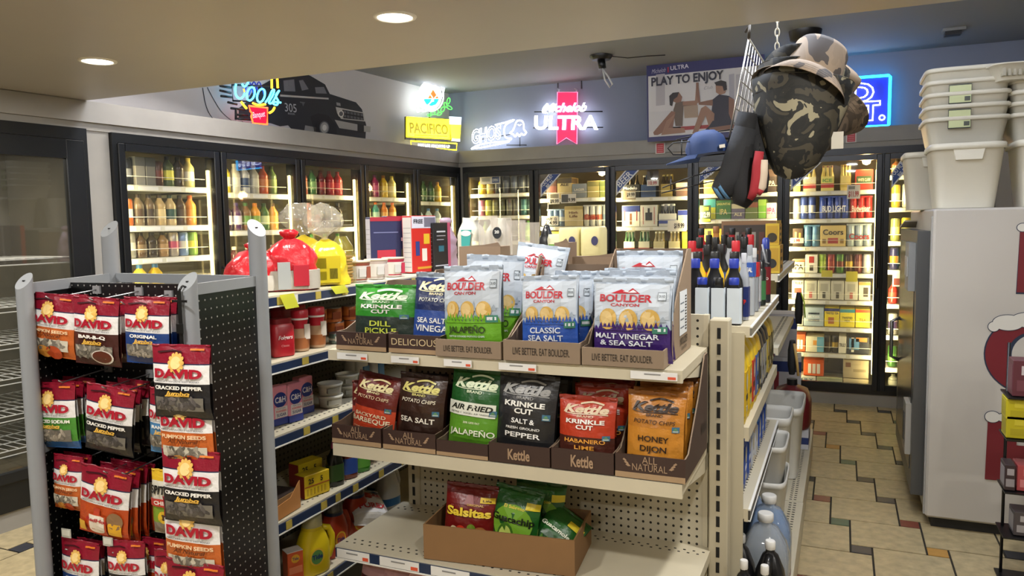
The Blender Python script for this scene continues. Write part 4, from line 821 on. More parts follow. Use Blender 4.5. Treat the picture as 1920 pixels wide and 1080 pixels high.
pbag('SP', SP, 928, 1040, 702, 2.075, zm, 'black krinkle cut salt and pepper chip bag at front of its tray', tilt=-.08, seed=7, roll=.05)
pbag('SP', SP, 960, 1062, 712, 2.16, zm, 'black salt and pepper chip bag second in its tray', tilt=-.04, seed=8, rz=.2)
pbag('SP', SP, 975, 1072, 706, 2.24, zm, 'black salt and pepper chip bag last in its tray', tilt=-.02, seed=9, rz=.1)
pbag('HL', HL, 1048, 1156, 744, 2.075, zm, 'red krinkle cut habanero lime chip bag at front of its tray', tilt=-.07, seed=10, roll=.0)
pbag('HL', HL, 1080, 1182, 720, 2.17, zm, 'red habanero lime chip bag second in its tray', tilt=-.02, seed=11, rz=.1)
pbag('HL', HL, 1088, 1190, 708, 2.25, zm, 'red habanero lime chip bag last in its tray', tilt=-.02, seed=12)
pbag('HD', HD, 1174, 1284, 735, 2.075, zm, 'orange honey dijon chip bag at front of its tray', tilt=-.05, seed=13, roll=.02)
pbag('HD', HD, 1190, 1290, 726, 2.15, zm, 'orange honey dijon chip bag second in its tray', tilt=-.04, seed=14, rz=.25)
pbag('HD', HD, 1202, 1300, 716, 2.22, zm, 'orange honey dijon chip bag third in its tray', tilt=-.03, seed=15, rz=.3)
pbag('HD', HD, 1216, 1312, 708, 2.30, zm, 'orange honey dijon chip bag last in its tray', tilt=-.02, seed=16, rz=.2)
# ---- corrugated box on the bottom shelf and the snacks in it
def cbox(label, w, d, h, loc, rz):
    T = thing('cardboard_box', label, 'box', loc, rz); k = .005; OUT, IN = CARD, mat('#7d5b3c', .8, noise=.05)
    for nm, (x0, x1, y0, y1) in (('front_wall', (-w/2, w/2, 0, k)), ('back_wall', (-w/2, w/2, d-k, d)), ('side_wall', (-w/2, -w/2+k, k, d-k)), ('side_wall', (w/2-k, w/2, k, d-k))):
        q = B(); q.box(x0, x1, y0, y1, 0, h, OUT); q.make(nm, T)
    q = B(); q.box(-w/2+k, w/2-k, k, d-k, 0, .004, IN); q.make('box_floor', T); return T
zb = .443
p0 = atZ(795, 985+62, zb); A = atY(792, 900, 2.07); p1 = atZ(1078, 1082, zb)
import mathutils
rzb = math.atan2(p1.y-p0.y, p1.x-p0.x); bw = (p1-p0).length
CBX = cbox('open corrugated cardboard box of salsa and guacamole snack bags on bottom shelf', bw, .25, .112, (p0+p1)/2, rzb)
MB = CBX.location; RB = Matrix.Translation(MB) @ Matrix.Rotation(rzb, 4, 'Z')
def inbox(key, d, x, y, w, h, lab, tilt, roll, rz=0., t=.035, seed=0, z=.008):
    q = RB @ Vector((x, y, z)); bag(key, d, w, h, t, 'snack_bag', lab, q, rzb+rz, tilt, roll, 'snack bags in the cardboard box', seed, 'snack bag')
SL = salsitas(); GC = guac(); GM = guac(low=True)
inbox('SL', SL, -.12, .075, .175, .215, 'dark red snack bag with yellow lettering in the cardboard box', -.12, .05, .05, seed=1)
inbox('GC', GC, .02, .085, .165, .215, 'green avocado snack bag standing in the middle of the cardboard box', -.12, .12, -.1, seed=2)
inbox('GC', GC, .08, .165, .165, .215, 'green avocado snack bag at the back of the cardboard box', -.05, .1, .2, seed=3)
inbox('GM', GM, .13, .085, .15, .15, 'green guacamole snack bag slumped at right end of the cardboard box', -.75, .5, -.2, seed=4, z=.03)
# pink bags on the base below
for k, (u, l) in enumerate(((690, 'left'), (735, 'middle'), (785, 'right'))):
    a = atY(u, 1078, 2.12); bag('PK', dict(bands=[(0, .4, '#c88a98'), (.4, .8, '#5a2a30'), (.8, 1, '#d8a8b0')], art=None), .12, .17, .04, 'snack_bag', 'pink and maroon snack bag on the lowest deck, %s of three' % l, (a.x, 2.14, .155), .2*k, -.1, .1, 'pink snack bags on the lowest deck', k, 'snack bag')
# ================================================================== LEFT SHELVING RUN (faces the aisle on its right)
GX, GY0, GY1, GD = -1.783, 1.86, 3.85, .37
DKP = pegmat('#57554f', '#1a1917', .0254, .2, ('X', 'Z'), .7)
R = thing('shelving_unit', 'dark backed grocery shelving run with navy price rails behind the black rack', 'shelving', (GX, GY0, 0), PI/2)
Lg = GY1-GY0
b = B(); b.box(0, Lg, GD, GD+.02, .1, 1.262, DKP); b.make('back_panel', R)
for x in (0., Lg-.03):
    b = B(); b.box(x, x+.03, GD-.03, GD+.04, 0, 1.262, CRM2); b.make('upright', R)
GL_ = [(1.267, .040), (1.036, .038), (.781, .040), (.474, .042), (.185, .04)]
rt = random.Random(3)
for i, (z, h) in enumerate(GL_):
    tags = []; x = .12
    while x < Lg-.1:
        tags.append((x, x+rt.choice((.03, .035)), '#b5a24a' if rt.random() < .8 or i else '#d8d8d4')); x += rt.uniform(.07, .2) if i in (0, 3, 4) else rt.uniform(.16, .34)
    shelf(R, 'shelf', 0, Lg, 0, GD, z, h, CRM, NAVY, tags, i in (2, 3))
b = B(); b.box(0, Lg, .02, GD, 0, .145, mat('#2a2a2b', .6)); b.make('kick_plate', R)
def gx(u, v, inset=.03): return atX(u, v, GX-inset)
def gp(u, z, inset):       # stands on height z at depth inset, below photo column u
    lo, hi = 300., 1400.
    for _ in range(40):
        m = (lo+hi)/2
        if atX(u, m, GX-inset).z > z: lo = m
        else: hi = m
    return atX(u, m, GX-inset)
FACE = PI/2
def lab_box(b, w, h, d, bands, y=0.):
    for (z0, z1, c) in bands: b.box(-w/2, w/2, y, d, z0*h, z1*h, mat(c, .45))
def goods(name, label, cat, P, parts_, rz=FACE, group=None):
    t = thing(name, label, cat, P, rz, group)
    for nm, b in parts_: b.make(nm, t)
    return t
def plastic_bag(label, P, w, h, d, c, cw, rz, tail=True, clear='#d8d0a0', art=None, tilt=0.):
    t = thing('tortilla_bag', label, 'bag', P, rz, 'bags of tortillas on the top shelf'); b = B(); prof = []
    for k in range(19):
        v = k/18; s = 1.0 if v < .5 else max(.12, 1.0*(1-((v-.5)/.5)**1.9)**.8); prof.append((w/2*s, d/2*s, v*h))
    b.sq(prof, mat(c, .25, bump=.6, nscale=22, spec=.7), 34, .62); b.crumple(.011, 22., w*50+h*9); b.make('bag_body', t)
    if cw:
        b = B(); b.sq([(w/2*1.10, d/2*1.13, .02*h), (w/2*1.10, d/2*1.13, .2*h), (w/2*1.09, d/2*1.12, .36*h)], mat(cw, .35, bump=.3), 30, .62); b.crumple(.004, 22., 3); b.make('clear_window', t)
    if art:
        b = B()
        for (x0, x1, z0, z1, cc) in art: b.box(x0*w*.72, x1*w*.72, -d/2*1.13-.006, -d/2-.002, z0*h, z1*h, mat(cc, .4))
        b.make('printed_label', t)
    if tail:
        b = B(); prof = [(.012, .012, h*.97), (.014, .014, h*1.0)]+[(w*(.12+.34*math.sin(PI*min(1, k/7)*.8)), d*(.12+.26*math.sin(PI*min(1, k/7)*.8)), h+.017*k) for k in range(1, 8)]+[(w*.1, d*.08, h+.13)]
        b.sq(prof, glassmat('#d0cab8', .26, 1., .12), 36, 1.1); b.crumple(.024, 16., h*40); b.crumple(.012, 48., h*30); b.make('twisted_tail', t)
    else:
        b = B(); b.lathe([(.02, h*.95), (.032, h*1.0), (.036, h*1.06), (.02, h*1.11)], mat(c, .25, bump=.6), 14); b.make('twisted_tail', t)
    return t
zT = 1.270
plastic_bag('red and clear tortilla bag standing beside the grey rack post', gp(546, zT, .10)+Vector((0, 0, 0)), .19, .20, .14, '#c4202c', '#b9b4a8', FACE-.75, False, art=[(-.40, -.08, .03, .52, '#a9adad'), (.0, .40, .08, .46, '#b82436')])
plastic_bag('red and white tortilla bag behind the grey rack post', gp(480, zT, .18), .20, .16, .14, '#c4242e', '#c9c4b8', FACE-.5, False)
plastic_bag('yellow bag of brown tortillas with nutrition print and clear twisted tail', gp(612, zT, .11), .165, .185, .14, '#dcc52a', None, FACE-.75, art=[(-.5, .36, .06, .62, '#c2b01c'), (-.44, -.10, .36, .58, '#9a8e18'), (-.44, -.10, .12, .30, '#a2961a'), (.0, .26, .14, .36, '#6a6420')])
plastic_bag('yellow tortilla bag half hidden behind the red bag', gp(572, zT, .24), .19, .20, .14, '#dcc52a', '#c8b83a', FACE-.5)
t = thing('tortilla_stack', 'stack of brown tortillas showing through the right side of the yellow bag', 'tortillas', gp(643, zT, .085), 0)
for k in range(9):
    b = B(); b.lathe([(.040, k*.0125), (.044, k*.0125+.005), (.040, k*.0125+.010)], mat('#b58a55' if k % 2 else '#8a5c32', .7), 20); b.crumple(.003, 30., k); b.make('tortilla', t)
b = B(); b.sq([(.048, .048, 0), (.052, .052, .02), (.052, .052, .11), (.04, .045, .15), (.012, .03, .19)], glassmat('#d8c838', .12, 1., .1), 24, .8); b.crumple(.005, 24., 2); b.make('clear_film', t)
CUP = mat('#d9d5cf', .45); 
for k, (u, c, l) in enumerate([(672, '#8e4a36', 'brown and white noodle cup, nearest of the three beside the yellow bag'), (706, '#b8a8a0', 'white noodle cup, middle of the three beside the yellow bag'), (738, '#b02a44', 'red and white noodle cup, farthest of the three beside the yellow bag')]):
    b = B(); b.lathe([(.036, 0), (.05, .078)], CUP, 22); p = B()
    for a in range(6, 17):
        a0 = 2*PI*a/22
    p.lathe([(.0375, .006), (.0385, .016)], mat(c, .45), 22, caps=False); p.lathe([(.0480, .066), (.0504, .078)], mat(c, .45), 22, caps=False)
    p.box(-.02, .012, -.0465, -.03, .02, .055, mat('#bdbab4', .5)); p.box(.016, .034, -.044, -.03, .014, .062, mat(c, .5))
    q = B(); q.lathe([(.049, .078), (.053, .081), (.052, .086), (.0, .087)], mat('#c9b49a', .4), 22); goods('noodle_cup', l, 'cup', gp(u, zT, .07+.01*k), [('cup_body', b), ('printed_band', p), ('cup_lid', q)], FACE-.45, 'noodle cups on the top shelf')
def cereal(label, P, w, h, d, c, cs, rz, art, side=True):
    b = B(); b.box(-w/2, w/2, 0, d, 0, h, mat(c, .4), bev=.002); p = B()
    for (x0, x1, z0, z1, cc) in art: p.box(x0*w, x1*w, -.0012, .001, z0*h, z1*h, mat(cc, .45))
    s = B(); s.box(-w/2-.001, -w/2+.001, .004, d-.004, .02*h, .97*h, mat(cs, .45))
    for k in range(9): s.box(-w/2-.0016, -w/2, .008, d-.008, h*(.1+.085*k), h*(.108+.085*k), mat('#8a8a90', .5))
    return goods('cereal_box', label, 'box', P, [('carton', b), ('printed_front', p), ('nutrition_side', s)], rz, 'cereal boxes on the top shelf')
NAV = '#2a2c50'
cereal('navy and red cereal box with white nutrition side, left of two alike', gp(726, zT, .22), .16, .27, .055, NAV, '#bfbcc4', FACE-.55, [(-.5, .5, .93, 1, '#a02434'), (-.3, .3, .25, .42, '#b02a3a'), (-.2, .2, .08, .2, '#8a6aa0'), (-.4, .4, .72, .74, '#6a6c90')])
cereal('navy and red cereal box with white nutrition side, right of two alike', gp(756, zT, .185), .16, .275, .055, NAV, '#bfbcc4', FACE-.5, [(-.5, .5, .93, 1, '#a02434'), (.0, .5, .74, .93, '#b02434'), (-.1, .35, .56, .62, '#d8a8b0'), (-.2, .45, .1, .42, '#5a5a48'), (-.1, .3, .16, .2, '#a89a5a')])
C = cereal('bright red cereal box lettered FREE under a white banner', gp(797, zT, .09), .185, .275, .06, '#c32a22', '#d0ccc8', FACE-.15, [(-.5, .5, .78, .99, '#cfccd4'), (.0, .48, .80, .97, '#7a7088'), (-.36, -.2, .3, .55, '#2c3a7a'), (-.02, .22, .5, .68, '#d8b02c'), (-.1, .1, .2, .42, '#e0d8c8'), (-.3, .3, .06, .1, '#d0962a')])
b = B(); b.text('FREE', -.045, .238, .02, -.002, mat('#1c1c28', .5), w=.07, bold=.03); b.make('lettering', C)
cereal('black and pink biscuit box beside the red cereal box', gp(830, zT, .06), .15, .24, .06, '#1d1d22', '#17171a', FACE-.1, [(-.3, .2, .80, .83, '#c8c8cc'), (-.3, .2, .72, .735, '#a8a8b0'), (-.3, .1, .64, .655, '#a8a8b0'), (-.2, .1, .4, .52, '#2a6a7a'), (-.4, .4, .1, .12, '#c8c8d0'), (.34, .5, 0, 1, '#b8506a')])
plastic_bag('clear and pink loaf bag behind the black biscuit box', gp(838, zT, .17), .12, .24, .10, '#b89aa8', None, FACE, False)
# yellow shelf notes
for (u, v, w, hh, l) in [(538, 565, .075, .05, 'left'), (633, 543, .09, .03, 'right')]:
    a = atX(u, v, GX+.012); t = B(); t.add([(0, -w/2, hh/2), (0, w/2, hh/2), (.012, w/2+.012, -hh/2), (.012, -w/2+.016, -hh/2)], [(0, 3, 2, 1), (0, 1, 2, 3)], mat('#dfe04a', .5)); t.box(.0, .004, -w/4, w/4, hh*.05, hh*.12, mat('#a8a850', .5)); o = t.make('price_note'); o.location = a
    tag(o, 'bright yellow price note on the top shelf rail, %s of the two' % l, 'note', 'yellow notes on the left shelving')
# second shelf: coffee, creamers, chilli cans
z = 1.039
b = B(); b.sq([(.042, .03, 0), (.044, .032, .01), (.044, .032, .105), (.036, .025, .118)], mat('#a81c28', .35), 22, .5); c = B(); c.sq([(.037, .026, .116), (.037, .026, .135)], mat('#701018', .35), 22, .5); p = B(); p.text('Folgers', .002, .062, .014, -.0335, mat('#e8dcdc', .4), w=.055, bold=.02, shear=.2); p.text('Classic', .0, .035, .008, -.0335, mat('#d8a0a0', .4), w=.03)
goods('coffee_canister', 'red coffee canister at left end of the second shelf', 'canister', gp(528, z, .07), [('canister', b), ('lid', c), ('lettering', p)], FACE-.4)
b = B(); b.sq([(.044, .032, 0), (.044, .032, .14)], mat('#8e1a26', .4), 22, .5); c = B(); c.sq([(.044, .032, .14), (.044, .032, .158)], mat('#7a1420', .4), 22, .5); goods('coffee_canister', 'dark red canister in shadow behind the coffee and creamer', 'canister', gp(532, z, .22), [('canister', b), ('lid', c)], FACE)
crb = None
for k, (u, ins, l) in enumerate([(564, .075, 'red capped creamer bottle in front of the chilli cans, left of two'), (595, .07, 'red capped creamer bottle in front of the chilli cans, right of two'), (560, .2, 'red capped creamer bottle standing behind the front creamers')]):
    if crb is None:
        b = B(); b.lathe([(.030, 0), (.032, .008), (.033, .05), (.029, .082), (.027, .105), (.030, .118), (.030, .122)], mat('#c9a98a', .25), 24); p = B(); p.lathe([(.0325, .01), (.0335, .05)], mat('#a5673e', .35), 24, caps=False)
        p.lathe([(.0296, .085), (.0278, .104), (.0306, .118)], mat('#b02030', .35), 24, caps=False); p.box(.004, .026, -.0322, -.02, .045, .1, mat('#ddd5c8', .4)); c = B(); c.lathe([(.031, .122), (.032, .126), (.032, .150), (.029, .154)], mat('#b01e30', .35), 24); n = B(); n.lathe([(.0315, .117), (.0315, .125)], WHITE, 24, caps=False)
        crb = goods('creamer_bottle', l, 'bottle', gp(u, z, ins), [('bottle_body', b), ('bottle_label', p), ('cap', c), ('neck_ring', n)], FACE-.5, 'creamer bottles')
    else: dup(crb, gp(u, z, ins), l, FACE-.5)
can0 = None
def foodcan(key, c1, c2, h, r):
    b = B(); b.lathe([(r*.96, 0), (r, .003), (r, h-.003), (r*.96, h)], mat(c1, .35), 22); p = B(); p.box(-.018, .018, -r-.0012, -r*.6, h*.25, h*.75, mat(c2, .4)); p.lathe([(r*1.004, .012), (r*1.004, .02)], mat(c2, .4), 22, caps=False); l = B(); l.lathe([(r*.98, h-.001), (r*1.0, h+.003), (r*.93, h+.002)], STEEL, 22); return [('can_body', b), ('can_label', p), ('can_lid', l)]
for k, (u, zz, ins, l) in enumerate([(597, 1, .20, 'upper'), (625, 1, .18, 'upper'), (656, 1, .16, 'upper'), (629, 0, .18, 'lower'), (659, 0, .16, 'lower')]):
    t = goods('food_can', 'orange labelled chilli can in the %s layer, %s from left behind the creamers' % (l, ORD[k if k < 3 else k-3]), 'can', gp(u, z+.06, ins)+Vector((0, 0, (.062 if zz else 0)-.06)), foodcan('c', '#a85a22', '#7a3414', .058, .036), FACE-.5, 'chilli cans on the second shelf')
t = goods('food_can', 'small dark green can in front below the chilli cans', 'can', gp(631, z, .06), foodcan('g', '#5c6f66', '#c9c4b4', .038, .03), FACE-.5)
# third shelf: sugar, tubs, spray bottles
z = .784
for k, (u, ins, rz, l) in enumerate([(527, .08, .0, 'cut off by the rack post'), (556, .06, .05, 'middle of the three, nearest the aisle'), (577, .10, .05, 'right of the three beside the white tubs')]):
    w, h, d = .066, .142, .045; b = B(); b.box(-w/2, w/2, 0, d, 0, h, mat('#d88a9c', .45), bev=.004); p = B()
    p.box(-w/2-.0006, w/2+.0006, -.001, d, 0, .025, mat('#2b3a86', .45)); p.flat([(.029*math.cos(a*PI/9), .092+.028*math.sin(a*PI/9)) for a in range(18)], -.0012, mat('#23337c', .45)); p.text('C&H', 0, .083, .021, -.002, mat('#e8e4ea', .45), w=.046, bold=.02)
    p.box(-.024, .030, -.0012, 0, .027, .066, mat('#dcd6d4', .45)); p.text('Pure Cane', .003, .058, .006, -.002, mat('#3a3f6a', .45), w=.036); p.text('POWDERED', .003, .047, .0075, -.002, mat('#c8404a', .45), w=.046, bold=.02); p.text('SUGAR', .003, .032, .011, -.002, mat('#2a3568', .45), w=.042, bold=.02)
    s = B(); s.box(-w/2-.001, -w/2+.001, .006, d-.006, .03, .13, mat('#c9a8b4', .5)); goods('sugar_box', 'pink and navy powdered sugar box, %s' % l, 'box', gp(u, z, ins), [('carton', b), ('printed_front', p), ('side_print', s)], FACE+rz-.2, 'sugar boxes on the third shelf')
for k, (u, lv, ins, l) in enumerate([(620, 0, .09, 'lower tub of the front stack'), (620, 1, .09, 'upper tub of the front stack'), (652, 0, .14, 'lower tub of the rear stack'), (652, 1, .14, 'upper tub of the rear stack')]):
    b = B(); b.lathe([(.042, 0), (.047, .04)], mat('#c6c3b6', .45), 24); p = B(); p.box(-.03, .02, -.0475, -.03, .012, .03, mat('#9a988e', .5)); q = B(); q.lathe([(.050, .038), (.051, .046), (.047, .047), (.045, .043), (0, .043)], mat('#d6d4c9', .4), 24)
    goods('plastic_tub', 'white plastic tub with clear rim, %s beside the sugar' % l, 'tub', gp(u, z, ins)+Vector((0, 0, .047*lv)), [('tub_body', b), ('printed_label', p), ('tub_lid', q)], FACE-.5, 'white tubs on the third shelf')
for k, (u, ins, l) in enumerate([(662, .2, 'left'), (676, .17, 'middle'), (704, .15, 'right')]):
    b = B(); b.lathe([(.034, 0), (.036, .01), (.036, .11), (.03, .14), (.018, .17), (.016, .185)], mat('#cfccc6', .25), 20); c = B(); c.lathe([(.018, .18), (.018, .205)], mat('#3f78a8', .35), 16); p = B(); p.box(-.02, .02, -.037, -.02, .03, .1, mat('#3f6f98', .4)); goods('cleaner_bottle', 'white cleaner bottle with blue neck behind the tubs, %s of three' % l, 'bottle', gp(u, z, ins), [('bottle_body', b), ('bottle_label', p), ('cap', c)], FACE, 'white cleaner bottles on the third shelf')
# fourth shelf: boxes and dish soap
z = .477
b = B(); w, h, d = .14, .10, .10
b.box(-w/2, w/2, 0, d, 0, h*.7, CARD); q = B(); q.prism([(-w/2, 0), (w/2, 0), (w/2, .10), (.01, .055), (-w/2, .05)], -.003, 0, mat('#b07a44', .6)); q2 = B(); q2.box(-w/2+.004, w/2-.004, .004, d-.004, h*.68, h*.72, mat('#2a1c14', .8)); goods('carton_tray', 'torn brown carton tray at left end of the fourth shelf', 'box', gp(542, z, .02), [('carton', b), ('torn_front', q), ('shade_sheet', q2)], FACE+.1)  # near-black sheet on the solid carton paints the shade of an open inside
def ybox(label, P, w, h, d, rz):
    b = B(); b.box(-w/2, w/2, 0, d, 0, h, mat('#d8bc24', .42), bev=.002); p = B(); p.box(-w/2, w/2, -.001, 0, h*.48, h*.52, mat('#a8542a', .5)); p.text('25', -.5*w+.03, h*.62, h*.22, -.0018, mat('#2a2418', .5), bold=.03); p.text('5', .02, h*.62, h*.22, -.0018, mat('#2a2418', .5), bold=.03)
    for k in range(6): p.box(-w*.42+w*.14*k, -w*.36+w*.14*k, -.001, 0, h*.12, h*.4, mat('#b89a24', .5))
    s = B(); s.box(-w/2-.0012, -w/2+.001, .002, d-.002, .002, h-.002, mat('#8e2a20', .45)); goods('packet_box', label, 'box', P, [('carton', b), ('printed_front', p), ('red_end', s)], rz, 'yellow boxes on the fourth shelf')
ybox('yellow box with dark red end on the fourth shelf, nearest the aisle', gp(596, z, .04), .12, .088, .06, FACE-.22)
ybox('yellow box behind the front yellow box on the fourth shelf', gp(584, z, .14), .12, .095, .06, FACE-.2)
def soap(label, P, cb, cl, cc, rz):
    b = B(); b.sq([(.034, .02, 0), (.036, .023, .01), (.036, .023, .08), (.03, .019, .115), (.015, .013, .135), (.012, .012, .15)], mat(cb, .15, spec=.6), 22, .7); p = B(); p.sq([(.0365, .0235, .02), (.0365, .0235, .085)], mat(cl, .4), 22, .7); c = B(); c.lathe([(.013, .148), (.012, .165), (.006, .18)], mat(cc, .4), 14); goods('dish_soap', label, 'bottle', P, [('bottle_body', b), ('bottle_label', p), ('cap', c)], rz, 'dish soap on the fourth shelf')
soap('black green-labelled dish soap bottle on the fourth shelf', gp(629, z, .05), '#14160f', '#2f4a22', '#c0508a', FACE-.4)
soap('orange-brown dish soap bottle with blue label on the fourth shelf', gp(655, z, .05), '#6a2a12', '#2c4a94', '#d8d8d8', FACE-.4)
soap('green dish soap bottle on the fourth shelf', gp(679, z, .05), '#2f7a1c', '#5a9a3c', '#d8d8d8', FACE-.4)
soap('orange dish soap bottle at right on the fourth shelf', gp(700, z, .10), '#c07030', '#d8c8a8', '#d8d8d8', FACE-.4)
# bottom shelf: detergents
z = .188
b = B(); w, h, d = .06, .13, .05; b.box(-w/2, w/2, 0, d, 0, h, mat('#c2532a', .45), bev=.002); p = B(); p.lathe([(.0, 0)], WHITE, 8) if False else None
p.flat([(.016*math.cos(a*PI/8), .105+.016*math.sin(a*PI/8)) for a in range(16)], -.001, mat('#d8a02c', .45)); p.text('Tide', 0, .1, .011, -.0018, mat('#1f2f6a', .45), w=.024, bold=.02); p.box(-.025, .025, -.001, 0, .05, .075, mat('#d07a54', .5)); p.box(-.03, .03, -.001, 0, .0, .03, mat('#4a4a60', .5)); q = B(); q.box(-w/2, w/2, 0, d, h, h+.002, mat('#d8d0cc', .4))
goods('detergent_box', 'small orange detergent box beside the yellow jug', 'box', gp(556, z, -.0+.03), [('carton', b), ('printed_front', p), ('white_top', q)], FACE-.5)
def deterg(label, P, c, capc, rz, lab1, h=.155, sc=1., name='Tide'):
    b = B(); b.sq([(.058*sc, .036*sc, 0), (.062*sc, .04*sc, .012), (.062*sc, .04*sc, h*.62), (.05*sc, .034*sc, h*.85), (.036*sc, .032*sc, h), (.034*sc, .032*sc, h+.01)], mat(c, .3), 26, .75)
    hd = B(); hd.tube([(.04*sc, 0, h*.95), (.066*sc, 0, h*.9), (.08*sc, 0, h*.7), (.08*sc, 0, h*.45), (.066*sc, 0, h*.25), (.055*sc, 0, h*.2)], [.012, .013, .014, .014, .013, .01], mat(c, .3), 10)
    cp = B(); cp.lathe([(.037*sc, h+.006), (.038*sc, h+.012), (.036*sc, h+.055), (.03*sc, h+.058)], glassmat(capc, .45, 1., .1), 22); n = B(); n.lathe([(.038*sc, h), (.038*sc, h+.012)], mat('#232f5c' if c != '#d8c01c' else '#c9b01a', .35), 22); n.lathe([(.024*sc, h+.012), (.022*sc, h+.04)], mat('#27356a' if c != '#d8c01c' else '#b8a41c', .35), 18)
    p = B(); y0 = -.0415*sc
    p.flat([(-.008+.030*sc*math.cos(a*PI/10), h*.42+.032*sc*math.sin(a*PI/10)) for a in range(20)], y0, mat('#e0b83a', .4)); p.flat([(-.008+.024*sc*math.cos(a*PI/10), h*.42+.026*sc*math.sin(a*PI/10)) for a in range(20)], y0-.0008, mat(lab1, .4)); p.text(name, -.008, h*.38, .017*sc, y0-.0016, mat('#1c2a66', .4), w=.042*sc, bold=.03)
    return goods('detergent_jug', label, 'jug', P, [('jug_body', b), ('handle', hd), ('measuring_cap', cp), ('cap_collar', n), ('jug_label', p)], rz, 'detergent jugs on the bottom shelf')
deterg('yellow detergent jug with clear cap and green label on the bottom shelf', gp(588, z, .05), '#d8c01c', '#c8c4a0', FACE-.35, '#5a8a4a', .17, 1.05)
deterg('orange-red detergent jug with clear cap, left of the two in front', gp(628, z, .07), '#b03a20', '#8a8f96', FACE-.1, '#d8702c', .165)
deterg('orange-red detergent jug with clear cap, right of the two in front', gp(668, z, .09), '#b03a20', '#8a8f96', FACE-.3, '#d8702c', .175, 1.05)
deterg('dark red detergent jug in shadow behind the yellow one', gp(606, z, .20), '#8e2c1a', '#6a6f76', FACE-.1, '#d8702c', .16)
bag('PX', dict(bands=[(0, .2, '#c9c6c0'), (.2, .8, '#d5d5d8'), (.8, 1, '#c9c6c0')], art=lambda p: (p.text('PUREX', 0, .3, .14, .7, ink('#b02a34'), 2, .03), p.text('FREE', .1, .62, .12, .5, ink('#b03a48'), 2, .03), p.rect(.2, .42, .78, .9, ink('#4a6a9a'), 2))), .20, .20, .04, 'detergent_pouch', 'white pouch lettered in red lying on the orange detergent jugs', gp(702, z+.055, .0), FACE-.4, -1.0, .3, None, 5, 'pouch')
for k, (u, ins, l) in enumerate([(728, .10, 'nearest'), (712, .22, 'behind')]):
    b = B(); b.sq([(.055, .045, 0), (.058, .048, .01), (.056, .046, .12), (.035, .03, .19), (.016, .016, .225), (.015, .015, .24)], mat('#c4c6c8', .3), 24, .75); p = B(); p.sq([(.0575, .0475, .02), (.057, .047, .085)], mat('#2f6aa8', .4), 24, .75); hd = B(); hd.tube([(.03, 0, .2), (.058, 0, .18), (.066, 0, .14), (.056, 0, .1)], .01, mat('#c4c6c8', .3), 8); c = B(); c.lathe([(.017, .236), (.017, .258)], WHITE, 14)
    goods('bleach_jug', 'white and blue bleach jug at right end of the bottom shelf, %s' % l, 'jug', gp(u, z, ins), [('jug_body', b), ('jug_label', p), ('handle', hd), ('cap', c)], FACE-.3, 'bleach jugs on the bottom shelf')
# ================================================================== BLACK PEG RACK WITH SEED BAGS
GRY = mat('#8d9196', .4, noise=.03); PEGB = pegmat('#0c0c0d', '#96948e', .0254, .10, ('X', 'Z'), .35); WIRE_ = mat('#a8a8aa', .3, .9)
FLp, BLp, BRp, FRp = Vector((-2.105, 1.413, 0)), Vector((-2.276, 1.833, 0)), Vector((-1.626, 1.815, 0)), Vector((-1.569, 1.486, 0))
RK = thing('peg_display_rack', 'black pegboard floor rack with grey round posts at left', 'display rack', (0, 0, 0))
def post(P, zt_, r=.0235):
    b = B(); n = 20; vs = []; d = (-Vector((P.x, P.y, 0)).normalized()*.8+Vector((CR.x, CR.y, 0)).normalized()*(.6 if P is BRp else -.6)).normalized()
    for ring in range(2):
        for k in range(n):
            a = 2*PI*k/n; o = Vector((math.cos(a)*r, math.sin(a)*r, 0)); z = 0 if ring == 0 else zt_-o.dot(d)*1.0
            vs.append((P.x+o.x, P.y+o.y, z))
    b.add(vs, [(k, (k+1) % n, (k+1) % n+n, k+n) for k in range(n)], GRY, True); b.add(vs[n:], [tuple(range(n))], mat('#9a9ea2', .4))
    b.box(P.x-.003, P.x+.003, P.y-.003, P.y+.003, zt_-.001, zt_+.0025, SLOT); return b.make('post', RK)
post(FLp, 1.362, .022); post(BLp, 1.505, .027); post(BRp, 1.50, .026); post(FRp, 1.362, .0245)
def rail(A, C, z0, z1, th=.012):
    d = (C-A); L = d.length; b = B(); b.box(.02, L-.02, -th/2, th/2, z0, z1, GRY, Txyz(A.x, A.y, 0, math.atan2(d.y, d.x))); return b.make('rail', RK)
for A, C in ((FLp, BLp), (BLp, BRp), (BRp, FRp)): rail(A, C, 1.325, 1.355)
rail(FLp, FLp.lerp(BLp, .5), .86, .885)
def ppanel(nm, A, C, z1, off=0.):
    d = C-A; o = B(); o.box(0, d.length, -.004, .004, .06, z1, PEGB); q = o.make(nm, RK); q.location = A; q.rotation_euler = (0, 0, math.atan2(d.y, d.x)); return q
ppanel('side_panel', FLp, BLp, 1.326); ppanel('side_panel', FRp, BRp, 1.326)
PA, PB_ = FLp.lerp(BLp, .47), FRp.lerp(BRp, .47)
ppanel('centre_panel', PA, PB_, 1.342)
PH = math.atan2((PB_-PA).y, (PB_-PA).x); nP = Vector((-math.sin(PH), math.cos(PH), 0))
DV = {'pumpkin': david('#c2632a', 'PUMPKIN SEEDS', jumbo=False, kind='pumpkin', tc='#e8c8a0'), 'bbq': david('#43201c', 'BAR-B-Q', kind='bbq'), 'orig': david('#1f3f7c', 'ORIGINAL'), 'low': david('#4a8a34', 'REDUCED SODIUM', c3='#2c5a94'), 'pepper': david('#1e1d20', 'CRACKED PEPPER', seeds='dark'), 'hot': david('#b8481c', '', kind='hot', jumbo=False, c3='#b03a18'), 'ranch': david('#4f86b4', 'RANCH', c3='#4a80b0')}
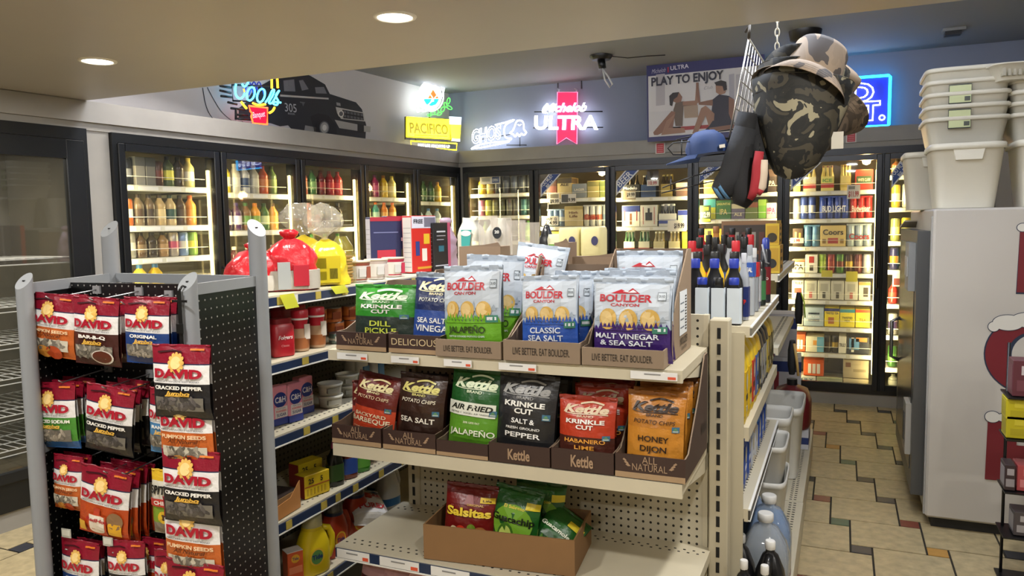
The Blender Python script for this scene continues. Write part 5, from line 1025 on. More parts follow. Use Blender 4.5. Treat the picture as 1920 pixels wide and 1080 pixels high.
def spitz():
    def art(p):
        p.text('SPITZ', 0, .66, .12, .8, ink('#1a1a1a'), 3, .04); p.rect(-.45, .45, .46, .58, ink('#b8342c'), 2); p.text('CHILI', 0, .49, .06, .5, ink('#efe6dc'), 4, .03); p.ell(.1, .3, .2, .2, ink('#d8b02c'), 3); p.ell(.1, .3, .1, .1, ink('#4a3018'), 4)
    return dict(bands=[(0, .2, '#8a8274'), (.2, .46, '#7a9a2c'), (.46, .84, '#d8d4c4'), (.84, 1, '#d8b02c')], art=art)
DV['spitz'] = spitz()
def seed(kind, u0, u1, vt, vb, off, label, rz=0., roll=0., tilt=0., sd=0, P0=None):
    pl = Plane((P0 or PA)-nP*off, PH); a = pl.px(u0, (vt+vb)/2); c = pl.px(u1, (vt+vb)/2); t = pl.px((u0+u1)/2, vt); q = pl.px((u0+u1)/2, vb)
    w = round(c[0]-a[0], 2); h = round(t[1]-q[1], 2)
    return bag('DV'+kind, DV[kind], w, h, .015, 'seed_bag', label, pl.w((a[0]+c[0])/2, q[1]), PH+rz, tilt, roll, 'sunflower and pumpkin seed bags', sd % 3, 'seed bag', seal=.03, crump=.7)
def hook(ub, vb, off, droop=.012):
    pl = Plane(PA-nP*.004, PH); x, z = pl.px(ub, vb); p = pl.w(x, z); t = thing('peg_hook', 'metal peg hook at %s of the black rack holding seed bags' % HK[len(HKS)], 'hook', p, PH, 'peg hooks on the black rack'); HKS.append(1)
    b = B(); b.tube([(0, 0, 0), (0, -.03, -.002), (0, -off, -droop), (0, -off-.012, -droop+.008)], .0022, WIRE_, 6); b.make('prong', t)
    b = B(); b.box(-.014, .014, -.006, .0, -.012, .012, glassmat('#b8babc', .5)); b.make('backplate', t)
HK = ['top left', 'top centre', 'top right', 'second row left', 'second row centre', 'second row right', 'third row left', 'third row centre', 'third row right', 'bottom row left', 'bottom row right']; HKS = []
for (u, v) in [(183, 543), (262, 546), (318, 552), (205, 690), (283, 700), (318, 705), (206, 840), (285, 848), (318, 850), (215, 985), (300, 990)]: hook(u, v, .16)
# rows: front bag first, then the ones hanging behind it
S_ = seed
S_('pumpkin', 57, 137, 553, 668, .160, 'orange pumpkin seed bag, top row left on the black rack', roll=.09, rz=.05)
S_('pumpkin', 88, 168, 552, 660, .110, 'orange pumpkin seed bag hidden behind the top left one', rz=.02)
S_('bbq', 138, 226, 560, 684, .160, 'brown bar-b-q seed bag, top row centre', roll=.04)
S_('bbq', 165, 240, 558, 678, .110, 'brown bar-b-q seed bag hidden behind the top centre one', rz=.05)
S_('orig', 236, 320, 556, 682, .160, 'blue original seed bag, top row right', roll=.02)
S_('orig', 262, 336, 556, 678, .110, 'blue original seed bag behind the top right one')
S_('low', 66, 146, 716, 838, .160, 'green and blue reduced sodium seed bag, second row left', rz=.05, roll=-.03)
S_('low', 96, 160, 712, 826, .115, 'green reduced sodium seed bag second on its hook')
S_('low', 122, 182, 708, 818, .075, 'green reduced sodium seed bag third on its hook')
S_('pepper', 160, 244, 724, 848, .160, 'black cracked pepper seed bag, second row centre', roll=.11, rz=.05)
S_('pepper', 196, 262, 718, 842, .115, 'black cracked pepper seed bag second on its hook', roll=.08)
S_('pepper', 222, 280, 714, 832, .080, 'black cracked pepper seed bag third on its hook', roll=.04)
S_('ranch', 280, 340, 728, 850, .150, 'pale blue seed bag in the second row, half behind the hanging strip', roll=.05)
S_('pumpkin', 102, 156, 856, 954, .160, 'small orange pumpkin seed bag, third row left', roll=.05, rz=.05)
S_('pumpkin', 122, 172, 852, 948, .115, 'small orange pumpkin seed bag second on its hook', roll=.03)
S_('hot', 150, 236, 876, 1004, .160, 'red and orange hot sauce seed bag, third row centre', roll=.12, rz=.05)
for k in range(3): S_('hot', 186+22*k, 258+16*k, 872-5*k, 1004-8*k, .125-.03*k, 'red hot sauce seed bag, %s on its hook in the third row' % ORD[k+1], roll=.08-.02*k, sd=k)
S_('spitz', 288, 336, 880, 1000, .150, 'yellow and white chili seed bag, third row right')
S_('orig', 118, 190, 1016, 1130, .160, 'blue seed bag, bottom row left', roll=.02)
S_('orig', 150, 200, 1014, 1126, .115, 'blue seed bag second on its hook in the bottom row')
S_('pepper', 210, 275, 1016, 1128, .160, 'black seed bag, bottom row centre', roll=-.03, rz=.1)
S_('hot', 244, 320, 1006, 1120, .11, 'red seed bag, bottom row, behind the black one')
S_('hot', 294, 350, 1036, 1150, .16, 'red seed bag, bottom row right beside the hanging strip', sd=1)
for (u, v, l) in [(125, 1000, 'left'), (203, 1016, 'centre')]:
    pl = Plane(PA-nP*.17, PH); x, z = pl.px(u, v); b = B(); b.box(-.018, .018, -.002, 0, -.012, .014, mat('#b4b4aa', .5)); b.box(-.014, .014, -.003, -.002, -.006, .01, mat('#cfcfc4', .5)); o = b.make('price_tag'); o.location = pl.w(x, z); o.rotation_euler = (0, 0, PH); tag(o, 'small grey price tag at the hook tip, bottom row %s' % l, 'price tag', 'price tags on the black rack')
# clip strip hanging from the front right post
PS = FRp-nP*.035; PSL = Plane(PS, PH); x, zt_ = PSL.px(336, 545)
t = thing('clip_strip', 'black plastic clip strip hanging on the front grey post of the rack', 'clip strip', PSL.w(x, 0), PH)
b = B(); b.box(-.006, .006, -.002, 0, .75, zt_, BLACK); b.box(-.024, .024, -.003, 0, zt_-.03, zt_-.024, BLACK); b.tube([(0, .0, zt_), (0, .012, zt_+.012), (0, .03, zt_+.004)], .003, BLACK); b.make('strip', t)
for k in range(2):
    b = B(); b.box(-.009, .009, -.008, -.002, zt_-.11-.09*k, zt_-.085-.09*k, BLACK); b.make('clip', t)
S_('pepper', 289, 398, 650, 784, .030, 'black cracked pepper seed bag, topmost on the hanging strip', P0=PS, roll=-.02, tilt=-.03)
S_('pumpkin', 303, 406, 736, 876, .014, 'orange pumpkin seed bag, second down the hanging strip', P0=PS, roll=-.03)
S_('pepper', 308, 414, 848, 980, .030, 'black cracked pepper seed bag, third down the hanging strip', P0=PS, roll=-.02, tilt=-.03)
S_('pumpkin', 312, 420, 938, 1082, .014, 'orange pumpkin seed bag, fourth down the hanging strip', P0=PS, roll=-.02)
S_('pumpkin', 316, 424, 1050, 1190, .030, 'orange pumpkin seed bag, lowest on the hanging strip', P0=PS)
# ================================================================== RIGHT-HAND GONDOLA behind the end unit
R = thing('gondola_shelving', 'long cream gondola shelving of motor oil and cleaners along the right aisle', 'shelving', (-.9, 2.5, 0))
def gl(x, y): return x+.9, y-2.5
b = B(); b.box(-.03, .03, 0, 2.65, .1, 1.14, CRM); b.make('back_panel', R)
LEVR = [(1.160, -.265), (.832, -.265), (.562, -.265)]
def rshelf(y0, y1, z, xf, rail, name='shelf', h=.035):
    """shelf whose front edge looks along +x at x = xf"""
    L = y1-y0; Q = Matrix.Translation((xf+.9, y0-2.5, 0)) @ Matrix.Rotation(PI/2, 4, 'Z'); d = xf+.9-.03
    b = B(); b.box(.006, L-.006, .012, d, z-.012, z, CRM, Q); b.box(0, L, 0, .012, z-h, z, CRM, Q); b.box(0, .006, .012, d, z-h*.8, z, CRM, Q); b.box(L-.006, L, .012, d, z-h*.8, z, CRM, Q)
    for k in range(int(L/.03)):
        for yy in (.03, .05): b.box(.02+k*.03, .028+k*.03, yy, yy+.012, z-.001, z+.0007, SLOT, Q)
    S = b.make(name, R)
    if rail:
        r = B(); r.box(.004, L-.004, -.006, 0, z-h+.005, z-.005, rail, Q); r.box(.004, L-.004, -.008, 0, z-h, z-h+.005, WHITE, Q); r.box(.004, L-.004, -.008, 0, z-.005, z, WHITE, Q)
        r.make('price_rail', S)
    return S
rshelf(2.505, 3.62, 1.160, -.265, mat('#77756f', .3)); rshelf(2.505, 3.66, .832, -.265, None, h=.045); rshelf(2.505, 3.70, .562, -.265, mat('#3a3936', .4), h=.042)
rshelf(3.70, 4.95, 1.245, -.27, mat('#77756f', .3)); rshelf(3.72, 4.95, .90, -.265, None); 
rshelf(2.505, 3.78, .152, -.148, None, 'base_shelf', .145); rshelf(3.785, 5.17, .152, -.150, None, 'base_shelf', .145)
b = B(); b.box(-.60, .0, 0, 2.45, 1.148, 1.16, CRM); b.make('shelf', R)
b = B(); b.box(-.60, .62, -.0, .004, .15, 1.14, CRM2); b.make('end_panel', R)
def oil(label, P, w, d, h, cb, cc, cl, rz=0., cap=.42, neck=.72, lz=(.12, .6), tri=False, group='motor oil and additive bottles', txt='', ct='#e8e8e8', name='oil_bottle', cat='bottle', capw=.26):
    b = B(); W, D = w/2, d/2
    b.sq([(W*.94, D*.94, 0), (W, D, h*.03), (W, D, h*neck*.8), (W*.9, D*.9, h*neck*.92), (W*capw*2.0, D*.55, h*(neck+.07)), (W*capw*1.7, W*capw*1.7, h*.86)], mat(cb, .3), 22, .55)
    p = B()
    if cl:
        p.box(-W*.86, W*.86, -D-.0015, -D+.004, h*lz[0], h*lz[1], mat(cl, .4)); p.box(W-.004, W+.0012, -D*.8, D*.8, h*lz[0], h*lz[1], mat(cl, .4))
        if txt: p.text(txt, 0, h*(lz[0]+lz[1])/2-.008, .016, -D-.0025, mat(ct, .4), w=w*.7, bold=.03)
    c = B(); c.lathe([(W*capw*2, h*.85), (W*capw*2.05, h*.86), (W*capw*2.05, h*.985), (W*capw*1.8, h)], mat(cc, .4), 18)
    return goods(name, label, cat, P, [('bottle_body', b), ('cap', c)]+([('bottle_label', p)] if cl else []), rz, group)
zt = 1.163
for k, x in enumerate((-.419, -.368, -.318)): oil('white labelled small bottle with %s cap, %s from left at near shelf end' % (('blue', 'black', 'blue')[k], ORD[k]), Vector((x, 2.535, zt)), .046, .032, .15, '#16171c', ('#23379a', '#141416', '#23379a')[k], '#c9d4de', lz=(.02, .78), capw=.34, neck=.74)
for k, x in enumerate((-.454, -.391, -.328)): oil('black oil bottle with blue cap, %s from left in the second row' % ORD[k], Vector((x, 2.61, zt)), .060, .036, .208, '#1b1c1f', '#27399c', None if k else None, lz=(.1, .5))
for k, x in enumerate((-.462, -.402, -.338)): oil('yellow oil bottle with black cap, %s from left in the third row' % ORD[k], Vector((x, 2.70, zt)), .062, .038, .228, '#d8b624', '#151515', '#2a2a2c', lz=(.1, .45))
for k, (x, cb, cc, cl, h, l) in enumerate([(-.505, '#b8b9bc', '#b4222c', '#d8d8d8', .262, 'silver bottle with red cap, left in the fourth row'), (-.45, '#1a1a1c', '#141416', '#a82024', .248, 'black bottle with red label, centre of the fourth row'), (-.40, '#17181a', '#141416', '#26427a', .25, 'black bottle with blue label, fourth row'), (-.350, '#aab0b6', '#b82630', '#c4cad0', .262, 'silver bottle with red cap, right in the fourth row')]): oil(l, Vector((x, 2.83, zt)), .055, .036, h, cb, cc, cl)
for k, (x, cb, cc) in enumerate([(-.50, '#8e1c22', '#151515'), (-.44, '#17181a', '#151515'), (-.385, '#a8acb2', '#151515'), (-.335, '#1d1e22', '#151515')]): oil('%s bottle with black cap, %s from left in the fifth row' % (('dark red', 'black', 'grey', 'charcoal')[k], ORD[k]), Vector((x, 2.96, zt)), .052, .036, .272, cb, cc, '#2c2c30')
for k, (x, cb, cc) in enumerate([(-.49, '#26262a', '#151515'), (-.43, '#5a5d62', '#151515'), (-.37, '#1d1e22', '#151515'), (-.33, '#7a1c22', '#b02028')]): oil('%s bottle, %s from left in the sixth row of the oil shelf' % (('graphite', 'steel grey', 'ink black', 'red')[k], ORD[k]), Vector((x, 3.12, zt)), .05, .036, .278, cb, cc, '#34343a')
# aisle-edge column
oil('slim silver additive bottle with blue and red label at the aisle edge, nearest', Vector((-.302, 2.66, zt)), .034, .034, .225, '#9aa0aa', '#b8bcc4', '#28356e', -.1, txt='STP', ct='#d8342c', lz=(.05, .5))
oil('slim silver additive bottle with blue label at the aisle edge, second', Vector((-.298, 2.80, zt)), .036, .036, .248, '#a4abb4', '#8a9098', '#3457a8', -.1, txt='SEAL', lz=(.55, .75))
oil('slim grey additive bottle at the aisle edge, third', Vector((-.297, 2.93, zt)), .036, .036, .232, '#8f959c', '#c8ccd0', '#b82c34', -.1, lz=(.55, .78))
oil('slim violet-grey additive bottle at the aisle edge, fourth', Vector((-.30, 3.03, zt)), .034, .034, .205, '#6a6f88', '#30343c', '#c0c4cc', -.1)
def spray(label, P, r, h, c1, c2, cc, txt='', strip=None):
    b = B(); b.lathe([(r*.95, 0), (r, .004), (r, h*.78), (r*.7, h*.83)], mat(c1, .3), 20); p = B(); p.lathe([(r*1.006, h*.12), (r*1.006, h*.55)], mat(c2, .35), 20, caps=False)
    if txt: p.text(txt, 0, h*.35, r*.5, -r*1.02, mat('#e8e8e0', .4), w=r*1.5, bold=.02)
    c = B(); c.lathe([(r*.72, h*.82), (r*.7, h*.97), (r*.4, h)], mat(cc, .35), 16); ps = [('can_body', b), ('can_label', p), ('cap', c)]
    if strip: s = B(); s.tube([(-r*.5, -r, h*.9), (r*.3, -r*1.1, h*.62), (r*.8, -r*.8, h*.6)], .004, mat('#8a8c90', .3), 6); ps.append(('straw_loop', s))
    return goods('spray_can', label, 'spray can', P, ps, -.1, 'spray cans at the aisle edge')
spray('short dark green spray can at the aisle edge of the oil shelf', Vector((-.292, 3.14, zt)), .02, .175, '#1f2a24', '#3f7a4a', '#16181a')
spray('tall blue and black spray can with red band at the aisle edge', Vector((-.285, 3.26, zt)), .021, .262, '#22242c', '#7a1f28', '#27398f', 'TRIO', True)
# far section: cartons and cans on the higher shelf
z5 = 1.248
for k, (x, c, cc) in enumerate([(-.63, '#a02228', '#161616'), (-.56, '#a87038', '#8a5a30'), (-.485, '#a02228', '#161616'), (-.41, '#2c3448', '#161616')]): oil('%s bottle, %s from left on the raised far shelf' % (('red', 'amber', 'scarlet', 'navy')[k], ORD[k]), Vector((x, 3.78, z5)), .058, .04, .212+.01*(k == 1), c, cc, '#c8a84a' if k == 1 else '#8a8c92', neck=.66)
t = B(); t.box(-.13, .13, 0, .30, 0, .245, mat('#7a5a3c', .7)); p = B(); p.box(-.12, .125, -.002, 0, .10, .225, mat('#3a322c', .5))
for k in range(6): p.box(-.11+k*.04, -.085+k*.04, -.003, -.001, .03, .19, mat('#8a8478' if k % 2 else '#5a3a34', .4))
s = B(); s.box(.13, .1315, .0, .30, .0, .245, mat('#c09a3a', .5))
for k in range(3): s.box(.1315, .1325, .04+.08*k, .07+.08*k, .06, .2, mat('#3a3018', .5))
goods('display_carton', 'brown display carton of small tubes with yellow printed side on the far shelf', 'box', Vector((-.425, 3.92, z5)), [('carton', t), ('front_window', p), ('printed_side', s)], 0)
def ycan(label, P, w, h, d, c2):
    b = B(); b.box(-w/2, w/2, 0, d, 0, h, mat('#c4a436', .45)); p = B(); p.box(-w/2+.005, w/2-.005, -.001, 0, h*.1, h*.9, mat('#b08a2c', .45)); p.flat([(.022*math.cos(a*PI/8), h*.35+.022*math.sin(a*PI/8)) for a in range(16)], -.002, mat(c2, .4)); s = B(); s.box(w/2, w/2+.001, .004, d-.004, 0, h, mat('#b8862c', .5))
    for k in range(3): s.box(w/2+.001, w/2+.002, d*.25, d*.65, h*(.15+.28*k), h*(.28+.28*k), mat('#2a2418', .5))
    return goods('packet_box', label, 'box', P, [('carton', b), ('printed_front', p), ('printed_side', s)], 0, 'yellow cartons at the aisle edge')
ycan('yellow carton with black emblem beside the blue spray can, lower of two', Vector((-.30, 3.74, z5-.0)), .07, .13, .20, '#2c2c2c')
ycan('yellow carton on top of the other yellow carton at the aisle edge', Vector((-.30, 3.75, z5+.131)), .06, .10, .16, '#3a3428')
# second shelf: quart jugs standing side by side, spouts to the aisle
z = .835
JC = [('#d8b820', '#c9a81c'), ('#d8b820', '#c9a81c'), ('#dab922', '#b02c24'), ('#d6b41f', '#3a5a9a'), ('#c9a420', '#2c2c2c'), ('#24262a', '#8a8c90'), ('#1f2124', '#8a8c90'), ('#26282c', '#b8a23a'), ('#c0a02c', '#5a4a20'), ('#9a8434', '#3a3420')]
def jug(label, P, w, d, h, cb, cl, cc, rz, group, lab2='#2a2a20'):
    b = B(); W, D = w/2, d/2
    b.sq([(W*.93, D*.95, 0), (W, D, .012), (W, D, h*.62), (W*.96, D*.86, h*.76), (W*.7, D*.5, h*.88), (W*.42, D*.3, h*.94)], mat(cb, .32), 26, .5)
    hd = B(); hd.tube([(0, D*.25, h*.9), (0, D*.7, h*.93), (0, D*.98, h*.82), (0, D*1.0, h*.62)], .012, mat(cb, .32), 8)
    c = B(); c.lathe([(W*.42, h*.93), (W*.44, h*.94), (W*.44, h*1.0)], mat(cc, .4), 18)
    p = B(); p.box(-W*.7, W*.7, -D-.0012, -D+.01, h*.1, h*.6, mat(cl, .4)); p.flat([(.018*math.cos(a*PI/8), h*.47+.028*math.sin(a*PI/8)) for a in range(16)], -D-.002, mat('#c8c2a8', .4)); p.box(-W*.45, W*.35, -D-.002, -D, h*.27, h*.33, mat(lab2, .4))
    p.box(-W*.3, W*.3, -D-.002, -D, h*.14, h*.2, mat('#b8b090', .4))
    return goods('oil_jug', label, 'jug', P, [('jug_body', b), ('handle', hd), ('cap', c), ('jug_label', p)], rz, group)
for k, (cb, cl) in enumerate(JC): jug('%s oil jug, %s from the near end of the middle aisle shelf' % ('yellow' if cb[1] in 'dc' and k < 5 or k == 8 else 'black' if k < 8 else 'olive', ORD[k]), Vector((-.338, 2.555+.112*k, z)), .108, .12, .29-.015*(k > 4), cb, cl, '#3a3020', PI/2, 'oil jugs on the middle aisle shelf')
z = .565
for k in range(8):
    cb = ('#1e3f8c', '#1e3f8c', '#234897', '#9aa6b4', '#b8a890', '#3a6aa8', '#1f448f', '#1f448f')[k]; h = .255 if k < 3 else .20
    jug('%s jug, %s from the near end of the lower aisle shelf' % (('deep blue', 'deep blue', 'royal blue', 'pale grey', 'tan', 'light blue', 'cobalt', 'cobalt')[k], ORD[k]), Vector((-.35, 2.575+.125*k, z)), .11, .11, h, cb, '#23489a' if k < 3 or k > 4 else '#b8bcc4', '#20304a', PI/2, 'jugs on the lower aisle shelf', '#c9ced8')
# base deck: gallons, tubs
z = .155
def gallon(label, P, cb, cc, rz, liq=None, h=.285, clear=False, w=.165):
    b = B(); W = w/2; m = glassmat(cb, .42, 1., .05) if clear else mat(cb, .3)
    b.sq([(W*.9, W*.8, 0), (W, W*.88, .015), (W, W*.88, h*.55), (W*.88, W*.78, h*.68), (W*.5, W*.45, h*.86), (W*.27, W*.27, h*.9), (W*.27, W*.27, h*.95)], m, 28, .6); ps = [('jug_body', b)]
    if liq: l = B(); l.sq([(W*.86, W*.76, .004), (W*.97, W*.85, .018), (W*.97, W*.85, h*.55), (W*.85, W*.75, h*.67), (W*.62, W*.56, h*.8)], mat(liq, .15), 28, .6); ps.append(('blue_liquid', l))
    hd = B(); hd.tube([(0, W*.3, h*.86), (0, W*.75, h*.82), (0, W*.95, h*.65), (0, W*.85, h*.5)], .014, m, 8); ps.append(('handle', hd))
    c = B(); c.lathe([(W*.30, h*.93), (W*.33, h*.94), (W*.33, h*1.02), (W*.29, h*1.03)], mat(cc, .4), 22); ps.append(('cap', c))
    return goods('gallon_jug', label, 'jug', P, ps, rz, 'gallon jugs on the base shelf')
b = B(); b.box(-.36+.9, -.148+.9, -.28, 0, .14, .152, CRM); b.box(-.16+.9, -.148+.9, -.28, 0, .0, .139, CRM); b.make('base_shelf', R)
for x, y, l in ((-.296, 2.575, 'rear left of four'), (-.199, 2.555, 'rear right of four'), (-.262, 2.375, 'front left of four'), (-.199, 2.36, 'front right of four')):
    gallon('black oil gallon with white cap on the base shelf, %s' % l, Vector((x, y, z)), '#141416', '#e0e0de', PI-.1, w=.10 if y > 2.5 else .075, h=.285)
gallon('clear empty-looking gallon behind the black gallons', Vector((-.232, 2.76, z)), '#b4bcc4', '#d8d8d6', 0, None, .30, True)
gallon('blue washer fluid gallon with white cap at the aisle edge', Vector((-.236, 2.95, z)), '#a8bcd4', '#d4d4d2', 0, '#1d5a9c', .30, True)
gallon('blue washer fluid gallon tucked behind the front washer fluid', Vector((-.33, 3.08, z)), '#a8bcd4', '#c8c8c6', 0, '#1d5a9c', .30, True)
gallon('blue washer fluid gallon beside the white bins', Vector((-.42, 2.84, z)), '#a8bcd4', '#c8c8c6', 0, '#1a4f8c', .29, True)
def bin_(label, P, w, d, h, rz, name='storage_bin', c='#d5d4ce', taper=.8, lip=.012, group=None, handle=True):
    m = mat(c, .42, noise=.02); b = B(); W, D = w/2, d/2; t_ = .004
    b.sq([(W*taper, D*taper, 0), (W*.97, D*.97, h*.93), (W, D, h*.94), (W, D, h), (W*.96, D*.96, h), (W*.94, D*.94, h*.93), (W*taper*.96, D*taper*.96, .008)], m, 36, .3); ps = [('bin_body', b)]
    r = B(); r.sq([(W*.985, D*.985, h*.9), (W*1.03, D*1.03, h*.905), (W*1.03, D*1.03, h*.985), (W*1.0, D*1.0, h)], m, 36, .3, caps=False); ps.append(('rim', r))
    if handle:
        q = B(); y = -D*(taper+(1-taper)*.8)-.003; q.prism([(-W*.42, h*.93), (W*.42, h*.93), (W*.34, h*.74), (-W*.34, h*.74)], y-.006, y+.02, m); ps.append(('grip', q))
    return goods(name, label, 'bin', P, ps, rz, group)
bin_('white plastic bin lying nearest beside the washer fluid on the base shelf', Vector((-.30, 3.45, z)), .20, .34, .24, .0, group='white bins on the base shelf', handle=False)
bin_('white plastic bin nested on the nearest base shelf bin', Vector((-.30, 3.50, z+.135)), .19, .30, .24, .0, group='white bins on the base shelf', handle=False)
bin_('large white plastic bin farther along the base shelf', Vector((-.285, 4.28, z)), .23, .44, .38, .0, group='white bins on the base shelf')
bin_('white plastic bin standing in the large base shelf bin', Vector((-.31, 3.90, z)), .20, .28, .40, .0, group='white bins on the base shelf') 
b = B(); b.sq([(.10, .14, 0), (.11, .15, .02), (.11, .15, .15), (.09, .12, .21), (.03, .04, .24)], mat('#6a1f20', .4), 24, .6); c = B(); c.lathe([(.03, .235), (.03, .275)], mat('#1c1c1c', .4), 14); goods('fuel_can', 'dark red fuel can on the far end of the base shelf', 'fuel can', Vector((-.26, 4.78, z+.118)), [('can_body', b), ('cap', c)], 0)
b = B(); b.box(-.13, .13, -.13, .13, 0, .115, mat('#c9cbd2', .5)); p = B(); p.box(-.1305, .1305, -.131, .131, .03, .07, mat('#26386e', .5)); goods('beer_case', 'white and navy case under the fuel can', 'case', Vector((-.29, 4.80, z)), [('carton', b), ('printed_band', p)], 0)
for k, (z0, dx) in enumerate(((0, 0), (.29, -.02), (.58, -.05))):
    b = B(); b.box(-.14, .14, -.11, .11, 0, .288, mat('#c6c6cc', .5)); p = B(); p.box(-.141, .141, -.111, .111, .19, .26, mat('#22346e', .5)); p.box(-.03, .0, -.112, .112, .0, .19, mat('#8a2a34', .5))
    goods('beer_case', 'white navy and red beer case past the gondola end, %s of three stacked' % ('bottom', 'middle', 'top')[k], 'case', Vector((-.36+dx, 5.45, z0)), [('carton', b), ('printed_band', p)], .05, 'stacked beer cases')
# things hanging at the far end of the gondola
for k, (x, y, zz, c, l) in enumerate([(-.225, 4.72, 1.02, '#15161a', 'black gloves with lime trim hanging at the far end of the gondola'), (-.235, 4.3, .80, '#17181b', 'black dust brush hanging below the gloves at the gondola end')]):
    b = B(); b.sq([(.015, .03, -.13), (.022, .05, -.08), (.022, .045, 0), (.014, .03, .05)], mat(c, .7), 18, .7); q = B(); q.tube([(.012, -.03, .05), (.03, -.045, 0), (.036, -.045, -.09)] if not k else [(.012, -.04, .04), (.026, -.045, -.05), (.034, -.045, -.13)], .004 if not k else .008, mat('#a8c83a' if not k else '#c0a060', .5), 6)
    goods('work_gloves' if not k else 'dust_brush', l, 'gloves' if not k else 'brush', Vector((x, y, zz)), [('glove_body' if not k else 'bristles', b), ('lime_trim' if not k else 'wooden_handle', q)], 0)
# ---- goods on the hidden top of the gondola, seen over the end unit
zg = 1.163; 
def napbag(label, P, w, d, h, c, lab, rz=0., tail=True):
    b = B(); b.sq([(w/2*.95, d/2*.9, 0), (w/2, d/2, .02), (w/2, d/2, h*.3), (w/2, d/2, h*.6), (w/2*.98, d/2*.98, h*.8), (w/2*.9, d/2*.8, h*.88), (w/2*.55, d/2*.5, h*.95), (w/2*.75, d/2*.3, h)], glassmat(c, .72, 1., .12), 30, .5); b.crumple(.010, 26., P[0]*9)
    q = B(); q.prism([(-w*.12, h*.64), (w*.24, h*.64), (w*.36, h*.86), (-w*.12, h*.86)], -d/2-.014, -d/2-.012, mat(lab, .4)); q.flat([(w*.1+.024*math.cos(a*PI/8), h*.82+.012*math.sin(a*PI/8)) for a in range(16)], -d/2-.015, mat('#d8d4d0', .4)); goods('napkin_bag', label, 'bag', P, [('bag_body', b), ('printed_label', q)], rz, 'cup and napkin bags')
napbag('clear bag of white cups with teal label behind the chip trays', Vector((-1.445, 2.9, zg)), .10, .10, .365, '#d8d4c4', '#3a9490')
napbag('clear bag of white cups right of the teal-labelled bag', Vector((-1.36, 3.0, zg)), .10, .10, .36, '#d8d4c4', '#cfcac0')
for k in range(4):
    b = B(); b.lathe([(.03, 0), (.042, .37-.01*k)], glassmat('#d4ccc0', .35, 1., .08), 18); q = B(); q.lathe([(.033, .03), (.0365, .16)], glassmat('#8a3a3a', .6, 1., .2), 18, caps=False); ps = [('cup_sleeve', b), ('printed_band', q)]
    if k == 1: e = B(); e.flat([(.02*math.cos(a*PI/8), .30+.024*math.sin(a*PI/8)) for a in range(16)], -.046, mat('#22262a', .4)); e.text('20', 0, .298, .012, -.048, mat('#d8d8d4', .4), w=.02, bold=.02); ps.append(('black_emblem', e))
    goods('cup_sleeve', 'clear sleeve of plastic cups behind the chips, %s from left' % ORD[k], 'cups', Vector((-1.345+.062*k, 2.86, zg)), ps, 0, 'sleeves of plastic cups')
b = B(); b.sq([(.06, .05, 0), (.065, .055, .02), (.06, .05, .2), (.03, .03, .27), (.008, .01, .33)], mat('#1a1b1d', .25, bump=.5), 20, .7); q = B(); q.box(-.03, .03, -.058, -.05, .12, .16, mat('#b89a3a', .4)); goods('refuse_sack_roll', 'shiny black bag with gold label between the cups and paper towels', 'bag', Vector((-1.12, 2.95, zg)), [('bag_body', b), ('printed_label', q)], 0)
b = B(); b.sq([(.085, .05, 0), (.09, .055, .015), (.09, .055, .27), (.085, .05, .29)], mat('#d8d4b4', .4, bump=.3), 22, .4); q = B(); q.box(-.075, .02, -.0575, -.05, .15, .25, mat('#6a9a34', .4)); q.box(-.03, -.01, -.0585, -.05, .215, .235, mat('#2a3018', .4)); goods('paper_towel_pack', 'green and white paper towel pack behind the jalapeño bag', 'pack', Vector((-1.02, 2.96, zg)), [('pack_body', b), ('printed_label', q)], 0)
for k, (x, z_) in enumerate(((-.985, .09), (-.895, .09), (-.985, .205), (-.895, .205))):
    b = B(); b.sq([(.043, .05, 0), (.045, .054, .01), (.045, .054, .10), (.042, .05, .112)], mat('#d6cc96', .45, bump=.3), 20, .5); q = B(); q.flat([((.02 if k % 2 else .018)+.014*math.cos(a*PI/8), .06+.018*math.sin(a*PI/8)) for a in range(16)], -.0565, mat('#3a3a5c', .4)); goods('toilet_roll_pack', 'pale yellow wrapped toilet roll pack, %s' % ('lower left', 'lower right', 'upper left', 'upper right')[k], 'pack', Vector((x, 2.88, zg+z_)), [('pack_body', b), ('blue_emblem', q)], 0, 'toilet roll packs behind the end unit')
b = B(); b.box(-.13, .13, -.08, .12, 0, .088, mat('#b8a894', .6)); q = B(); q.box(0, .04, -.0815, -.08, .02, .07, mat('#a82028', .4)); goods('paper_goods_box', 'grey-white box with red mark under the toilet roll packs', 'box', Vector((-.95, 2.88, zg)), [('carton', b), ('red_mark', q)], 0)
for (u0, u1, v0, v1, y, l) in [(862, 938, 462, 520, 2.56, 'flat brown carton behind the jalapeño tray'), (1040, 1066, 455, 520, 2.56, 'narrow brown carton flap behind the sea salt tray'), (1068, 1160, 482, 520, 2.60, 'torn brown carton behind the malt vinegar tray')]:
    a = atY(u0, v1, y); c = atY(u1, v0, y); w = c.x-a.x; h = c.z-zg; b = B(); b.box(-w/2, w/2, 0, .09, 0, h, mat('#85705c', .75, noise=.05)); q = B(); q.prism([(-w/2, h), (w/2, h), (w/2-.01, h+.015), (w*.1, h+.006), (-w/2+.01, h+.0)], .0, .004, mat('#7a6654', .75)); goods('empty_carton', l, 'box', Vector(((a.x+c.x)/2, y, zg)), [('carton', b), ('torn_flap', q)], 0, 'brown cartons behind the chip trays')
